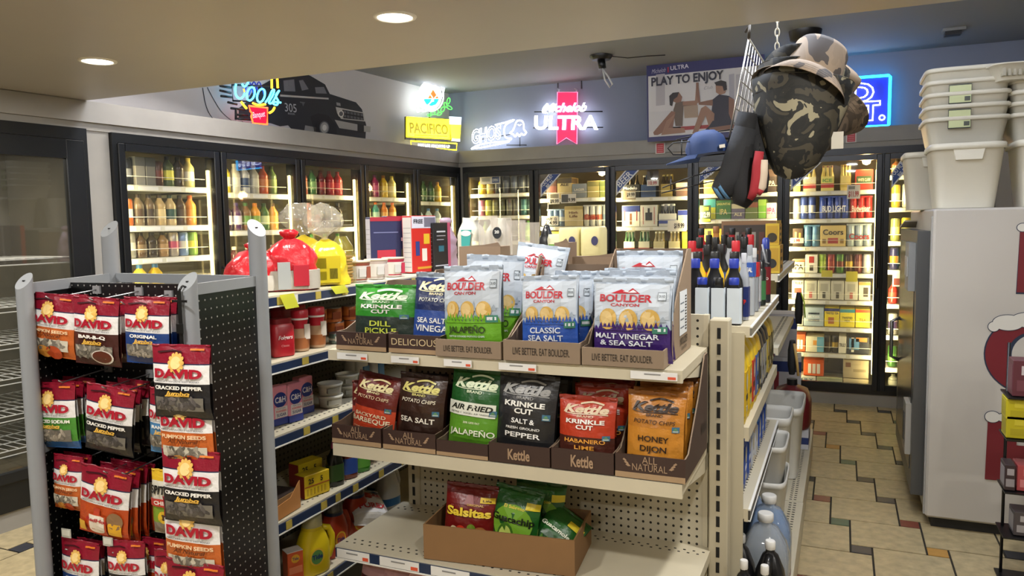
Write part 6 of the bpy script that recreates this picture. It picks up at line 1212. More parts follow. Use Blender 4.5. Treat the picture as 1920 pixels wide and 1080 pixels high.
# ================================================================== ICE FREEZER, tubs on top, sweets rack
FZ = thing('ice_freezer', 'white ice merchandiser freezer with red snow-capped letters on its side', 'freezer', (.39, 4.06, 0))
FW = mat('#b9b4ac', .4, noise=.025, nscale=2.5)
b = B(); b.box(.0, .80, .0, 1.32, .055, 1.535, FW, bev=.01); b.make('cabinet', FZ)
b = B(); b.box(.03, .78, .04, 1.28, 0, .055, mat('#1c1c1c', .6)); b.make('gap_shade', FZ)  # near-black block stands for the shade in the gap under the cabinet
b = B(); b.box(-.006, .0, .03, .06, .06, 1.5, mat('#a8a7a4', .35)); b.make('corner_trim', FZ)
b = B(); b.box(-.055, -.002, .12, 1.28, .12, 1.43, mat('#5a5c5e', .35, .5)); D = b.make('door', FZ)
b = B(); b.box(-.058, -.054, .22, 1.18, .22, 1.36, mat('#2c2e30', .2)); b.make('door_window', D)
b = B(); b.tube([(-.055, 1.16, .62), (-.10, 1.16, .64), (-.10, 1.16, .86), (-.055, 1.16, .88)], .011, mat('#9a9a98', .3, .9), 8); b.make('handle', D)
b = B(); b.box(-.085, -.05, .2, .42, 1.13, 1.37, mat('#8d8f8f', .4)); b.box(-.09, -.085, .24, .38, 1.2, 1.3, mat('#a8a9a8', .35)); b.make('latch_box', FZ)
b = B(); b.box(-.08, -.0, .2, .36, .30, .56, mat('#b0aca2', .4)); b.box(-.085, -.078, .25, .31, .36, .5, mat('#4a4844', .5)); b.make('hinge_cover', FZ)
PF = Plane((.39, 4.06, 0), 0.)
def fq(u, v): x, z = PF.px(u, v); return (x, z)
RED, NVY, SNOW = mat('#6f1f28', .4), mat('#232f44', .4), mat('#d2cfc6', .4)
b = B()
RC = [0]
def ring(cx, cz, rx, rz_, m, y, a0=0, a1=2*PI, n=36):
    RC[0] += 1; y -= .00012*RC[0]
    b.flat([(cx+rx*math.cos(a0+(a1-a0)*k/n), cz+rz_*math.sin(a0+(a1-a0)*k/n)) for k in range(n)], y, m)
# I
x0 = fq(1908, 500)[0]; zt_, zb_ = fq(1912, 434)[1], fq(1906, 548)[1]
b.flat([(x0-.003, zb_-.008), (x0+.24, zb_-.008), (x0+.24, zt_+.004), (x0+.003, zt_+.004)], -.0012, NVY); b.flat([(x0, zb_), (x0+.24, zb_), (x0+.24, zt_), (x0+.004, zt_)], -.0018, RED)
for (cx, cz, r, ry) in [(x0+.014, zt_+.018, .022, .018), (x0+.07, zt_+.035, .05, .03), (x0+.14, zt_+.035, .05, .03), (x0+.21, zt_+.02, .04, .022)]: ring(cx, cz, r+.003, ry+.003, NVY, -.0022); 
for (cx, cz, r, ry) in [(x0+.014, zt_+.018, .022, .018), (x0+.07, zt_+.035, .05, .03), (x0+.14, zt_+.035, .05, .03), (x0+.21, zt_+.02, .04, .022)]: ring(cx, cz, r, ry, SNOW, -.0028)
# C
cl, cm = fq(1847, 662), fq(1920, 662); rx = .175; cx = cl[0]+rx; cz = cl[1]; rz_ = cz-fq(1920, 733)[1]+.01
ring(cx, cz, rx+.006, rz_+.006, NVY, -.0012, .55, 2*PI-.55); ring(cx, cz, rx, rz_, RED, -.0018, .55, 2*PI-.55)
ring(cx+.01, cz, rx*.56, rz_*.6, NVY, -.0022); ring(cx+.016, cz, rx*.5, rz_*.54, FW, -.0026)
for (dx, dz, r, ry) in [(-.145, .125, .022, .022), (-.09, .145, .06, .035), (.0, .16, .08, .035), (.09, .145, .06, .03)]: ring(cx+dx, cz+dz, r+.003, ry+.003, NVY, -.003)
for (dx, dz, r, ry) in [(-.145, .125, .022, .022), (-.09, .145, .06, .035), (.0, .16, .08, .035), (.09, .145, .06, .03)]: ring(cx+dx, cz+dz, r, ry, SNOW, -.0036)
for (dx, dz, r, ry) in [(-.02, -.075, .03, .022), (.05, -.08, .06, .026)]: ring(cx+dx, cz+dz, r+.003, ry+.003, NVY, -.003); ring(cx+dx, cz+dz, r, ry, SNOW, -.0036)
# E
x0 = fq(1848, 840)[0]; zt_, zb_ = fq(1850, 785)[1], fq(1846, 893)[1]-.012
E_ = [(0, 0), (.30, 0), (.30, .09), (.12, .09), (.12, .13), (.24, .13), (.24, .2), (.12, .2), (.12, .24), (.30, .24), (.30, .33), (.004, .33)]; k = (zt_-zb_)/.33
b.add([(x0+a, -.0050, zb_+c*k) for a, c in E_], [(0, 1, 2, 3, 8, 11), (8, 9, 10, 11), (4, 5, 6, 7), (3, 4, 7, 8)], RED)
for (dx, dz, r, ry) in [(.022, .012, .03, .026), (.09, .012, .055, .022), (.17, .0, .07, .03), (.25, .01, .05, .026)]: ring(x0+dx, zt_+dz, r+.003, ry+.003, NVY, -.003)
for (dx, dz, r, ry) in [(.022, .012, .03, .026), (.09, .012, .055, .022), (.17, .0, .07, .03), (.25, .01, .05, .026)]: ring(x0+dx, zt_+dz, r, ry, SNOW, -.0036)
ring(x0+.16, zb_+.05, .06, .022, NVY, -.003); ring(x0+.16, zb_+.05, .057, .019, SNOW, -.0036)
b.make('ice_lettering', FZ)
TW_ = '#d9d5c6'
def atp(u, v, y): return atY(u, v, y)
def lid(label, P, w, d, rz, n=0, z=0): pass
bin_('white tapered dish tub at front left on the freezer, under a loose lid', Vector((.53, 4.28, 1.537)), .31, .36, .30, 0, 'dish_tub', TW_, .78, group='white tubs on the freezer')
bin_('white tapered dish tub at front right on the freezer', Vector((.875, 4.26, 1.537)), .31, .36, .30, 0, 'dish_tub', TW_, .78, group='white tubs on the freezer')
def tubstack(u, zb0, y, w, n, dz, what, st=None):
    x = atY(u, 300, y).x
    for k in range(n):
        P = Vector((x, y, zb0+dz*k)); W = w/2; b = B(); h = .13; m = mat(TW_, .42, noise=.02)
        b.sq([(W*.84, W*.9, 0), (W*.96, W*1.05, h*.86), (W*1.0, W*1.1, h*.88), (W*1.0, W*1.1, h), (W*.95, W*1.04, h), (W*.9, W*.98, h*.8), (W*.8, W*.85, .01)], m, 40, .3); ps = [('tub_body', b)]
        r = B(); r.sq([(W*.97, W*1.07, h*.84), (W*1.02, W*1.12, h*.86), (W*1.02, W*1.12, h*.97), (W, W*1.1, h)], m, 40, .3, caps=False); ps.append(('rim', r))
        if st and k in st:
            q = B(); q.box(-W*.46, W*.06, -W*1.10, -W*1.05, h*.12, h*.80, mat('#2c3430', .5)); q.box(-W*.45, W*.05, -W*1.104, -W*1.05, h*.15, h*.77, mat('#c4cc9c', .45)); q.box(-W*.1, W*.03, -W*1.107, -W*1.05, h*.2, h*.36, mat('#4a5048', .5)); ps.append(('paper_label', q))
        goods('dish_tub', 'white plastic tub, %s in the %s stack on the freezer' % (('lowest', 'second', 'third', 'fourth', 'fifth', 'sixth', 'topmost')[k] if k < n-1 else 'topmost', what), 'tub', P, ps, 0, 'white tubs on the freezer')
tubstack(1802, 1.84, 4.40, .36, 5, .058, 'left', (1, 3))
tubstack(1960, 1.84, 4.40, .36, 5, .052, 'right')
b = B(); W, D, h = .15, .20, .07; m = mat(TW_, .42)
b.sq([(W*.8, D*.8, 0), (W, D, h*.9), (W*1.08, D*1.06, h*.92), (W*1.08, D*1.06, h), (W*.97, D*.97, h), (W*.78, D*.78, .006)], m, 36, .3); q = B()
for k in range(12): q.box(-.12+k*.021, -.108+k*.021, -D*.93, -D*.78, .015, .05, mat('#b4b0a0', .5), Txyz(0, .0, 0))
P = atY(1880, 205, 4.35); goods('slatted_basket', 'white slatted plastic basket tipped on top of the right tub stack', 'basket', Vector((P.x+.05, 4.32, 2.115)), [('basket_body', b), ('slots', q)], .15)
bin_('white dish tub behind at left edge of the freezer top', Vector((.43, 4.72, 1.537)), .27, .34, .30, 0, 'dish_tub', TW_, .78, group='white tubs on the freezer')
b = B(); b.box(-.055, .055, -.004, .004, 0, .10, mat('#c4bda8', .5)); o = b.make('paper_notice'); o.location = (.36, 5.0, 1.44); o.rotation_euler = (1.2, 0, .2); tag(o, 'small cream paper card sticking out on top of the freezer door', 'card')
# sweets rack at the right edge
RKX = thing('wire_sweets_rack', 'dark wire sweets rack at the right edge of the photo', 'display rack', (.635, 3.62, 0))
b = B()
for x in (0, .3): b.tube([(x, .02, 0), (x, .02, .98)], .006, BLACK, 8)
b.make('frame', RKX)
for z in (.0, .2, .385, .60, .77):
    b = B(); b.box(-.02, .34, -.12, .05, z+.004, z+.010, BLACK); b.make('shelf', RKX)
def sweet(label, u0, u1, v0, v1, y, c1, c2, c3, d=.10, zs=None):
    a = atY(u0, v1, y); c = atY(u1, v0, y); w = c.x-a.x; h = (c.z-a.z); zb0 = zs if zs is not None else a.z
    b = B(); b.box(-w/2, w/2, 0, d, 0, h, mat(c1, .42), bev=.002); p = B(); p.box(-w*.4, w*.4, -.001, 0, h*.15, h*.45, mat(c2, .45)); p.box(-w*.3, w*.35, -.001, 0, h*.6, h*.85, mat(c3, .45)); s = B(); s.box(-w/2-.001, -w/2, .01, d-.01, h*.15, h*.85, mat(c2, .45)); goods('sweets_box', label, 'box', Vector(((a.x+c.x)/2, y, zb0)), [('carton', b), ('printed_front', p), ('printed_side', s)], 0, 'sweets boxes at the right edge')
sweet('maroon sweets box with barcode at top of the right edge rack', 1893, 1975, 808, 868, 3.52, '#5a2a34', '#6a3a44', '#b8aeb0', .1, .783)
sweet('yellow sweets box, upper one below the maroon box', 1881, 1960, 888, 918, 3.52, '#b8ac1c', '#a89c18', '#c8bc34', .1, .613+.075)
sweet('yellow sweets box, lower one resting on the rack shelf', 1881, 1960, 918, 950, 3.52, '#b0a41a', '#a09418', '#c0b430', .1, .613)
sweet('dark sweets box with grey print under the yellow boxes', 1880, 1902, 955, 1000, 3.52, '#34262a', '#8a8488', '#9a9498', .1, .398)
sweet('red-pink sweets box beside the dark box', 1903, 1960, 962, 1003, 3.53, '#a8484c', '#c87a7c', '#b86064', .1, .398)
sweet('grey lettered sweets box lowest at the right edge', 1898, 1960, 1010, 1046, 3.53, '#4a4446', '#9a9698', '#a8a4a6', .1, .213)
# ================================================================== SIGNS, MURAL, POSTER, HANGING HATS
class Sign:
    """flat things on an upright plane; c(x, y) maps a point of a photo crop (origin x0,y0, scale s) to the plane"""
    def __init__(s, pl, x0, y0, sc, anchor): s.pl = pl; s.x0 = x0; s.y0 = y0; s.sc = sc; s.a = pl.px(*anchor)
    def q(s, p): a = s.pl.px(s.x0+p[0]/s.sc, s.y0+p[1]/s.sc); return (a[0]-s.a[0], a[1]-s.a[1])
    def loc(s): return s.pl.w(*s.a)
    def fl(s, b, pts, m, lay=0): b.flat([s.q(p) for p in pts], -.0015*lay, m)
    def pr(s, b, pts, m, d0, d1): b.prism([s.q(p) for p in pts], d0, d1, m)
    def tb(s, b, pts, r, m, y=0, closed=False, n=8): b.tube([(s.q(p)[0], y, s.q(p)[1]) for p in smooth(pts, closed)], r, m, n, closed)
    def st(s, b, pts, r, m, y=0, closed=False): b.tube([(s.q(p)[0], y, s.q(p)[1]) for p in pts], r, m, 8, closed)
    def tx(s, b, t, p0, p1, h, m, y=-.004, bold=.02, shear=0., outline=0., lift=0.):
        a, c = s.q(p0), s.q(p1); w = math.hypot(c[0]-a[0], c[1]-a[1]); ang = math.atan2(c[1]-a[1], c[0]-a[0]); hh = s.q((p0[0], p0[1]-h))[1]-a[1]
        T = Txyz((a[0]+c[0])/2, y, (a[1]+c[1])/2) @ Matrix.Rotation(-ang, 4, 'Y')
        if outline:
            V, Fs = glyphs(t, bold, shear, outline); x0 = min(v[0] for v in V); x1 = max(v[0] for v in V); k = hh/.729; kx = w/(x1-x0)
            b.add([((v[0]-(x0+x1)/2)*kx, -v[2]*k, v[1]*k) for v in V], Fs, m, True, T)
        else: b.text(t, 0, 0, hh, 0, m, w=w, bold=bold, shear=shear, T=T)
def smooth(pts, closed=False, n=5):
    if len(pts) < 3: return pts
    out = []; N = len(pts)
    for i in range(N if closed else N-1):
        p = [Vector((*pts[(i+k) % N if closed else min(max(i+k, 0), N-1)], 0)) for k in (-1, 0, 1, 2)]
        for j in range(n):
            t = j/n; v = .5*((2*p[1])+(p[2]-p[0])*t+(2*p[0]-5*p[1]+4*p[2]-p[3])*t*t+(3*p[1]-p[0]-3*p[2]+p[3])*t**3); out.append((v.x, v.y))
    if not closed: out.append(pts[-1])
    return out
NB = mat('#41cfff', .4, em=7); NY = mat('#ffb51e', .4, em=6); NR = mat('#ff4a1e', .4, em=6); NWH = mat('#f4f8ff', .4, em=7); NPK = mat('#ff2a64', .4, em=2.2); NGN = mat('#4aff4a', .4, em=3.); NYL = mat('#ffe92a', .4, em=3.2); NBL = mat('#1a35e0', .4, em=1.6); DKT = mat('#15161c', .4)
def neon(name, label, S, parts_, cat='neon sign', rz=0):
    t = thing(name, label, cat, S.loc(), rz)
    for nm, b in parts_: b.make(nm, t)
    return t
PLs = Plane(LW(0, .10), PHL); PBs = Plane((PC.x, PC.y+.16, 0), 0.)
# Coors, on the left wall ledge
S = Sign(PLs, 360, 130, 5.333, (487, 236)); NBR = .0065
b = B(); 
S.tb(b, [(500, 148), (525, 172), (552, 148), (565, 120)], NBR, NB); S.tb(b, [(440, 148), (432, 200), (442, 262), (478, 292), (512, 272), (528, 238)], NBR, NB)
for cx, cy in ((588, 245), (690, 262)): S.tb(b, [(cx+38*math.cos(a)+12*math.sin(a)*-1, cy+66*math.sin(a)) for a in [2*PI*k/12 for k in range(12)]], NBR, NB, closed=True)
S.tb(b, [(735, 330), (770, 280), (800, 215), (822, 208), (808, 262), (770, 330), (800, 335), (850, 250), (872, 212), (838, 262), (862, 318), (848, 356), (815, 345), (825, 326), (888, 332)], NBR, NB)
y_ = B(); S.st(y_, [(796, 60), (798, 190)], .0075, NY); S.st(y_, [(850, 60), (858, 186)], .0075, NY); S.tb(y_, [(492, 325), (520, 362), (546, 392)], .0075, NY); S.tb(y_, [(608, 338), (660, 355), (734, 350)], .0075, NY); S.tb(y_, [(826, 380), (806, 415), (774, 436)], .0075, NY); S.st(y_, [(518, 195), (526, 228)], .005, NY)
r_b = B(); S.st(r_b, [(570, 366), (755, 386), (752, 550), (612, 540), (592, 470), (604, 440), (584, 420)], .0065, NR, closed=True); p_ = B(); S.pr(p_, [(578, 374), (750, 392), (746, 544), (616, 534), (600, 470)], mat('#b0103c', .4, em=1.1), .004, .010); S.tx(p_, 'Banquet', (612, 488), (736, 470), 62, mat('#ff9aa8', .4, em=2.5), 0, .0, .25)
d_ = B()
for (a, c) in [((310, 207), (420, 232)), ((320, 262), (430, 275)), ((390, 325), (480, 345)), ((420, 385), (560, 400)), ((470, 390), (470, 500)), ((480, 450), (590, 455)), ((490, 490), (610, 500)), ((310, 160), (420, 180))]: S.st(d_, [a, c], .008, DKT, .03)
for cx in (600, 650, 700): S.tb(d_, [(cx-50, 250), (cx, 120), (cx+50, 250)], .005, mat('#2a2f8a', .4, em=.5), .03)
S.st(d_, [(430, 150), (900, 170), (890, 330), (440, 310)], .006, DKT, .03, True)
neon('neon_sign', 'blue script neon sign with yellow rays over a red glowing plate', S, [('blue_lettering', b), ('yellow_tubes', y_), ('red_border', r_b), ('red_plate', p_), ('tube_frame', d_)], rz=PHL)
# Pacifico, left wall near the corner
S = Sign(PLs, 740, 130, 4.8, (810, 281))
b = B(); S.pr(b, [(325+100*math.cos(a), 240+125*math.sin(a)) for a in [2*PI*k/28 for k in range(28)]], mat('#f6fbff', .4, em=2.), 0, .006)
for k in range(3): S.tb(b, [(325+(112+7*k)*math.cos(a+.6*k), 240+(136+4*k)*math.sin(a)) for a in [2*PI*k2/16 for k2 in range(16)]], .005, NWH, -.003, True)
e = B(); S.pr(e, [(298, 262), (342, 184), (392, 262)], mat('#ff6a2a', .4, em=1.8), -.006, 0); S.pr(e, [(255, 266), (398, 266), (372, 318), (328, 330), (285, 316)], mat('#28c8d0', .4, em=1.8), -.006, 0); S.tb(e, [(318, 230), (335, 260), (322, 290), (345, 285)], .003, NWH, -.008)
lf = B()
for (cx, cy, rx, ry, a) in [(482, 285, 13, 28, .2), (490, 345, 26, 13, .5), (455, 320, 12, 22, -.3), (430, 360, 14, 24, .5), (375, 385, 16, 24, .2), (400, 400, 22, 12, -.4), (340, 395, 20, 12, .3), (310, 412, 18, 9, 0)]:
    S.tb(lf, [(cx+rx*math.cos(t)*math.cos(a)-ry*math.sin(t)*math.sin(a), cy+rx*math.cos(t)*math.sin(a)+ry*math.sin(t)*math.cos(a)) for t in [2*PI*k/10 for k in range(10)]], .0035, NGN, -.003, True)
yb = B(); S.pr(yb, [(112, 430), (498, 456), (494, 626), (110, 606)], NYL, 0, .01); S.tx(yb, 'PACIFICO', (135, 570), (480, 585), 95, mat('#a89a00', .4, em=.9), -.003, .03); S.st(yb, [(180, 592), (470, 604)], .003, mat('#a89a00', .4, em=.9), -.002); S.st(yb, [(112, 430), (498, 456), (494, 626), (110, 606)], .006, NYL, -.002, True)
g_ = B(); S.pr(g_, [(488, 425), (592, 432), (578, 648), (508, 642)], mat('#f2e23a', .4, em=2.2), -.012, -.002); S.pr(g_, [(487, 424), (593, 431), (588, 500), (492, 496)], mat('#c8d4dc', .4, em=1.3), -.013, -.002); S.pr(g_, [(508, 625), (579, 630), (578, 650), (508, 643)], NWH, -.013, -.002)
l_ = B(); S.st(l_, [(145, 645), (560, 668), (556, 726), (150, 702)], .006, NYL, 0, True); S.tx(l_, 'LIVE LIFE ANCHORS UP', (210, 694), (495, 708), 26, NWH, -.003, .02)
bk = B(); S.pr(bk, [(105, 424), (600, 450), (596, 655), (105, 630)], DKT, .012, .02); S.st(bk, [(325, 380), (325, 440)], .006, DKT, .015); S.st(bk, [(200, 610), (200, 650)], .006, DKT, .015)
neon('neon_sign', 'lit yellow panel sign with round white boat emblem, green leaves and beer glass', S, [('boat_emblem', b), ('sailboat', e), ('green_leaves', lf), ('yellow_panel', yb), ('beer_glass', g_), ('slogan_frame', l_), ('backing', bk)], 'beer sign', PHL)
# GHOST
S = Sign(PBs, 740, 130, 4.8, (930, 281))
b = B(); S.tx(b, 'GHOS', (700, 668), (968, 618), 125, NWH, 0, .02, .25, .017); S.tb(b, [(690, 715), (760, 680), (900, 655), (1000, 650), (1050, 625), (1000, 612), (985, 560), (1000, 500), (1075, 455), (990, 480), (905, 500)], .0068, NWH); S.tb(b, [(690, 715), (800, 700), (960, 668), (1030, 650)], .0068, NWH)
g_ = B(); S.tb(g_, [(1078, 520), (1098, 470), (1132, 460), (1158, 482), (1164, 540), (1184, 568), (1160, 592), (1140, 578), (1122, 602), (1104, 578), (1086, 606), (1066, 585), (1038, 574), (1062, 552)], .0068, NWH, 0, True); S.tb(g_, [(1110, 498), (1124, 505), (1140, 494)], .004, NWH)
d_ = B(); S.st(d_, [(1120, 610), (1120, 690)], .004, DKT, .02); S.st(d_, [(1000, 680), (1180, 680)], .004, DKT, .02); S.st(d_, [(700, 640), (1060, 580)], .004, DKT, .02)
neon('neon_sign', 'white slanted outline neon sign left of the pink ribbon sign', S, [('lettering', b), ('outline_shape', g_), ('tube_frame', d_)])
# ULTRA
S = Sign(PBs, 740, 130, 4.8, (1062, 270))
b = B(); S.pr(b, [(1465, 206), (1645, 206), (1640, 672), (1545, 616), (1460, 672)], mat('#e8305e', .4, em=.95), .004, .014); S.st(b, [(1465, 206), (1645, 206), (1640, 672), (1545, 616), (1460, 672)], .004, mat('#ff7aa0', .4, em=2.5), .0, True)
u = B(); S.tx(u, 'ULTRA', (1255, 538), (1832, 538), 122, NWH, -.004, .035); m_ = B(); S.tx(m_, 'Michelob', (1335, 384), (1730, 378), 78, NWH, -.006, .03, .4); S.tb(m_, [(1375, 310), (1340, 350), (1335, 388), (1375, 390)], .006, NWH, -.004)
d_ = B(); S.st(d_, [(1250, 380), (1865, 376)], .005, DKT, .02); S.st(d_, [(1240, 525), (1870, 520)], .005, DKT, .02); 
for x in (1475, 1632): S.st(d_, [(x, 205), (x, 175)], .006, mat('#c8d4e4', .4), .01); S.st(d_, [(x-18, 172), (x+10, 184)], .005, mat('#c8d4e4', .4), .01)
neon('neon_sign', 'white lit lettering sign over a hanging pink ribbon', S, [('ribbon', b), ('large_lettering', u), ('script_lettering', m_), ('hanging_frame', d_)])
# BUD LIGHT (crop of the right part: origin 1280,0 scale 3)
S = Sign(PBs, 1280, 0, 3, (1600, 236))
b = B(); S.st(b, [(650, 460), (1160, 424), (1168, 430), (1160, 700), (1150, 708), (650, 730)], .011, mat('#22b8ff', .4, em=7), 0, True)
u = B(); S.tx(u, 'BUD', (700, 580), (1075, 566), 100, NWH, 0, .035, 0, .022); S.tx(u, 'LIGHT.', (672, 690), (1140, 668), 100, NWH, 0, .035, 0, .022)
k_ = B(); S.pr(k_, [(655, 464), (1156, 430), (1152, 700), (655, 724)], mat('#1428a8', .4, em=.75), .02, .03)
neon('neon_sign', 'blue bordered neon sign half hidden behind the hats', S, [('blue_border', b), ('lettering', u), ('blue_backing', k_)])
# poster PLAY TO ENJOY (region 1220,40 scale 3)
PP = Plane((PC.x, PC.y-.16, 0), 0.); S = Sign(PP, 1220, 40, 3, (1320, 260))
WHT = mat('#dad6d4', .5); PUR = mat('#2c2a60', .45); b = B(); S.pr(b, [(-24, 240), (640, 150), (640, 640), (-18, 678)], mat('#3a3a60', .5), .003, .02)
p = B(); S.fl(p, [(-24, 240), (640, 150), (640, 640), (-18, 678)], PUR, 0-1.5); S.fl(p, [(-14, 310), (632, 246), (632, 608), (-10, 652)], WHT, 0)
for (x0, x1, c) in [(30, 80, '#b4aeb0'), (440, 470, '#aeaab0'), (480, 520, '#b8b4b6')]: S.fl(p, [(x0, 300), (x1, 294), (x1, 470), (x0, 476)], mat(c, .5), 1)
S.fl(p, [(-8, 510), (170, 500), (170, 600), (-8, 620)], mat('#d2cfce', .5), 1); S.fl(p, [(185, 475), (265, 470), (268, 540), (190, 545)], mat('#a8927c', .5), 1); S.fl(p, [(60, 600), (350, 580), (350, 600), (60, 622)], mat('#a03c38', .5), 1)
SK, SK2, TOPC, HR, TOP2 = mat('#8a6450', .5), mat('#9c7660', .5), mat('#332f3a', .5), mat('#2c2422', .5), mat('#6a5a4c', .5)
w_ = [([(115, 410), (160, 400), (178, 425), (172, 452), (150, 462), (125, 450)], SK), ([(105, 420), (125, 402), (160, 398), (150, 425), (130, 440), (122, 478), (108, 472)], HR), ([(140, 460), (180, 450), (260, 455), (262, 470), (185, 478), (180, 590), (140, 590), (128, 500)], TOP2), ([(180, 452), (250, 446), (258, 345), (270, 345), (272, 452), (255, 472), (182, 474)], SK2), ([(118, 505), (140, 510), (125, 600), (40, 640), (20, 640), (15, 625), (70, 560)], SK), ([(140, 520), (100, 600), (190, 600), (196, 625), (60, 640), (90, 560)], SK2)]
m2 = [([(365, 345), (410, 335), (430, 365), (420, 405), (390, 415), (368, 400)], SK2), ([(358, 345), (395, 332), (425, 340), (430, 385), (412, 392), (405, 365), (370, 362)], HR), ([(350, 440), (385, 412), (440, 420), (470, 440), (468, 575), (350, 590), (344, 500)], TOPC), ([(350, 440), (280, 455), (268, 345), (256, 345), (256, 400), (272, 470), (350, 475)], SK), ([(440, 425), (470, 440), (472, 520), (455, 560), (440, 520)], SK), ([(355, 580), (360, 520), (310, 475), (285, 490), (235, 630), (262, 635), (310, 530), (330, 600)], SK2), ([(350, 560), (470, 570), (450, 610), (300, 618), (330, 590)], TOPC), ([(330, 600), (470, 580), (478, 600), (340, 628)], SK)]
for L, (pts, m) in enumerate(w_+m2): S.fl(p, pts, m, 2+L*.4)
t = B(); S.tx(t, 'PLAY TO ENJOY', (6, 366), (412, 324), 48, mat('#2a2838', .5), -.014, .03); S.tx(t, 'ULTRA', (112, 276), (215, 262), 24, mat('#d8d4e0', .5), -.004, .02); S.tx(t, 'Michelob', (6, 296), (86, 284), 26, mat('#b8b4c8', .5), -.004, .0, .4); S.fl(t, [(95, 258), (102, 257), (102, 288), (95, 289)], mat('#b02a40', .5), 2)
S.tx(t, 'Club', (300, 385), (350, 378), 18, mat('#a8a4a8', .5), -.004, .0, .4)
neon('advert_poster', 'purple bordered poster lettered PLAY TO ENJOY with two people high-fiving', S, [('board', b), ('printed_picture', p), ('lettering', t)], 'poster')
# red notice cards on the header
for k, (u0, u1, v0, v1, l) in enumerate([(1229, 1247, 267, 289, 'below the left end of the poster'), (1586, 1606, 246, 268, 'below the blue neon sign')]):
    a = atY(u0, v1, PC.y-.032); c = atY(u1, v0, PC.y-.032); b = B(); w, h = c.x-a.x, c.z-a.z; b.box(0, w, -.002, 0, 0, h, mat('#d4ccc4', .5)); b.box(w*.12, w*.88, -.003, -.002, h*.08, h*.92, mat('#b8323a', .5))
    for j in range(4): b.box(w*.22, w*.78, -.0036, -.003, h*(.2+.17*j), h*(.24+.17*j), mat('#d89a98', .5))
    o = b.make('notice_card'); o.location = a; tag(o, 'small red notice card on the cooler header %s' % l, 'notice', 'red notice cards')
# ---- truck mural on the left upper wall (flat print)
LM = Plane(LW(0, .2385), PHL); S = Sign(LM, 360, 130, 5.333, (560, 240))
DK, DK2, WIN, LGT, MID = mat('#26272d', .7), mat('#1a1b20', .7), mat('#707077', .7), mat('#b5b2ae', .7), mat('#56575c', .7)
b = B(); S.fl(b, [(1000, 10), (1130, 40), (1190, 68), (1330, 150), (1378, 246), (1640, 330), (1700, 400), (1742, 556), (1735, 700), (1440, 662), (1260, 650), (1110, 612), (1000, 604), (960, 560), (880, 570), (790, 540), (470, 500), (465, 390), (540, 330), (620, 200), (870, 60)], DK, 0)
S.fl(b, [(1180, 470), (1260, 440), (1360, 460), (1440, 560), (1450, 680), (1230, 650)], DK2, 1)
for pts in ([(912, 112), (1020, 100), (1032, 222), (920, 218)], [(1068, 112), (1108, 106), (1165, 198), (1098, 214)], [(1228, 180), (1318, 176), (1348, 244), (1238, 240)]): S.fl(b, pts, WIN, 1)
S.fl(b, [(880, 252), (1365, 286), (1365, 302), (880, 272)], LGT, 1); S.fl(b, [(1130, 560), (1240, 580), (1235, 640), (1120, 620)], mat('#8a8886', .7), 1)
S.fl(b, [(1435, 376), (1715, 432), (1732, 522), (1490, 496), (1450, 440)], LGT, 1); S.fl(b, [(1500, 402), (1706, 440), (1716, 512), (1510, 490)], DK2, 2)
for r in range(2):
    for k in range(6): x = 1510+34*k; y = 412+6*k+40*r; S.fl(b, [(x, y), (x+26, y+5), (x+28, y+30), (x+3, y+26)], MID, 3)
S.fl(b, [(1485+30*math.cos(2*PI*k/16), 445+34*math.sin(2*PI*k/16)) for k in range(16)], mat('#d4d2cc', .7), 3); S.fl(b, [(1485+20*math.cos(2*PI*k/16), 445+24*math.sin(2*PI*k/16)) for k in range(16)], MID, 4)
S.fl(b, [(1424, 505), (1700, 560), (1784, 572), (1780, 630), (1690, 622), (1470, 588)], mat('#a5a29c', .7), 2); S.fl(b, [(1650, 545), (1715, 556), (1716, 640), (1650, 630)], DK2, 3)
for rx, ry, m, l in ((72, 92, DK2, 2), (50, 66, MID, 3), (40, 54, mat('#9a9894', .7), 4), (22, 30, mat('#d0cec8', .7), 5)): S.fl(b, [(1318+rx*math.cos(2*PI*k/24), 584+ry*math.sin(2*PI*k/24)) for k in range(24)], m, l)
S.fl(b, [(1440, 330), (1480, 338), (1484, 368), (1444, 360)], mat('#8a8a8c', .7), 2); S.fl(b, [(1075, 322), (1130, 330), (1120, 342), (1108, 372), (1098, 340), (1078, 335)], MID, 2)
S.tx(b, '305', (925, 420), (1042, 432), 88, mat('#b8b8bc', .7), -.006, .0); S.tx(b, 'BEER', (955, 450), (1025, 458), 18, mat('#9a9aa0', .7), -.006, .0)
for pts in ([(105, 185), (130, 330), (165, 430), (212, 498)], [(152, 180), (220, 310), (300, 430), (408, 524)], [(410, 524), (450, 510), (500, 520), (520, 545)]): 
    for i in range(len(smooth(pts))-1): u_ = smooth(pts)[i]; v_ = smooth(pts)[i+1]; S.fl(b, [(u_[0]-4, u_[1]), (u_[0]+4, u_[1]), (v_[0]+4, v_[1]), (v_[0]-4, v_[1])], DK2, 1)
o = b.make('truck_mural'); o.location = S.loc(); o.rotation_euler = (0, 0, PHL); tag(o, 'flat wall mural of an old black pickup truck beside the blue script neon', 'mural')
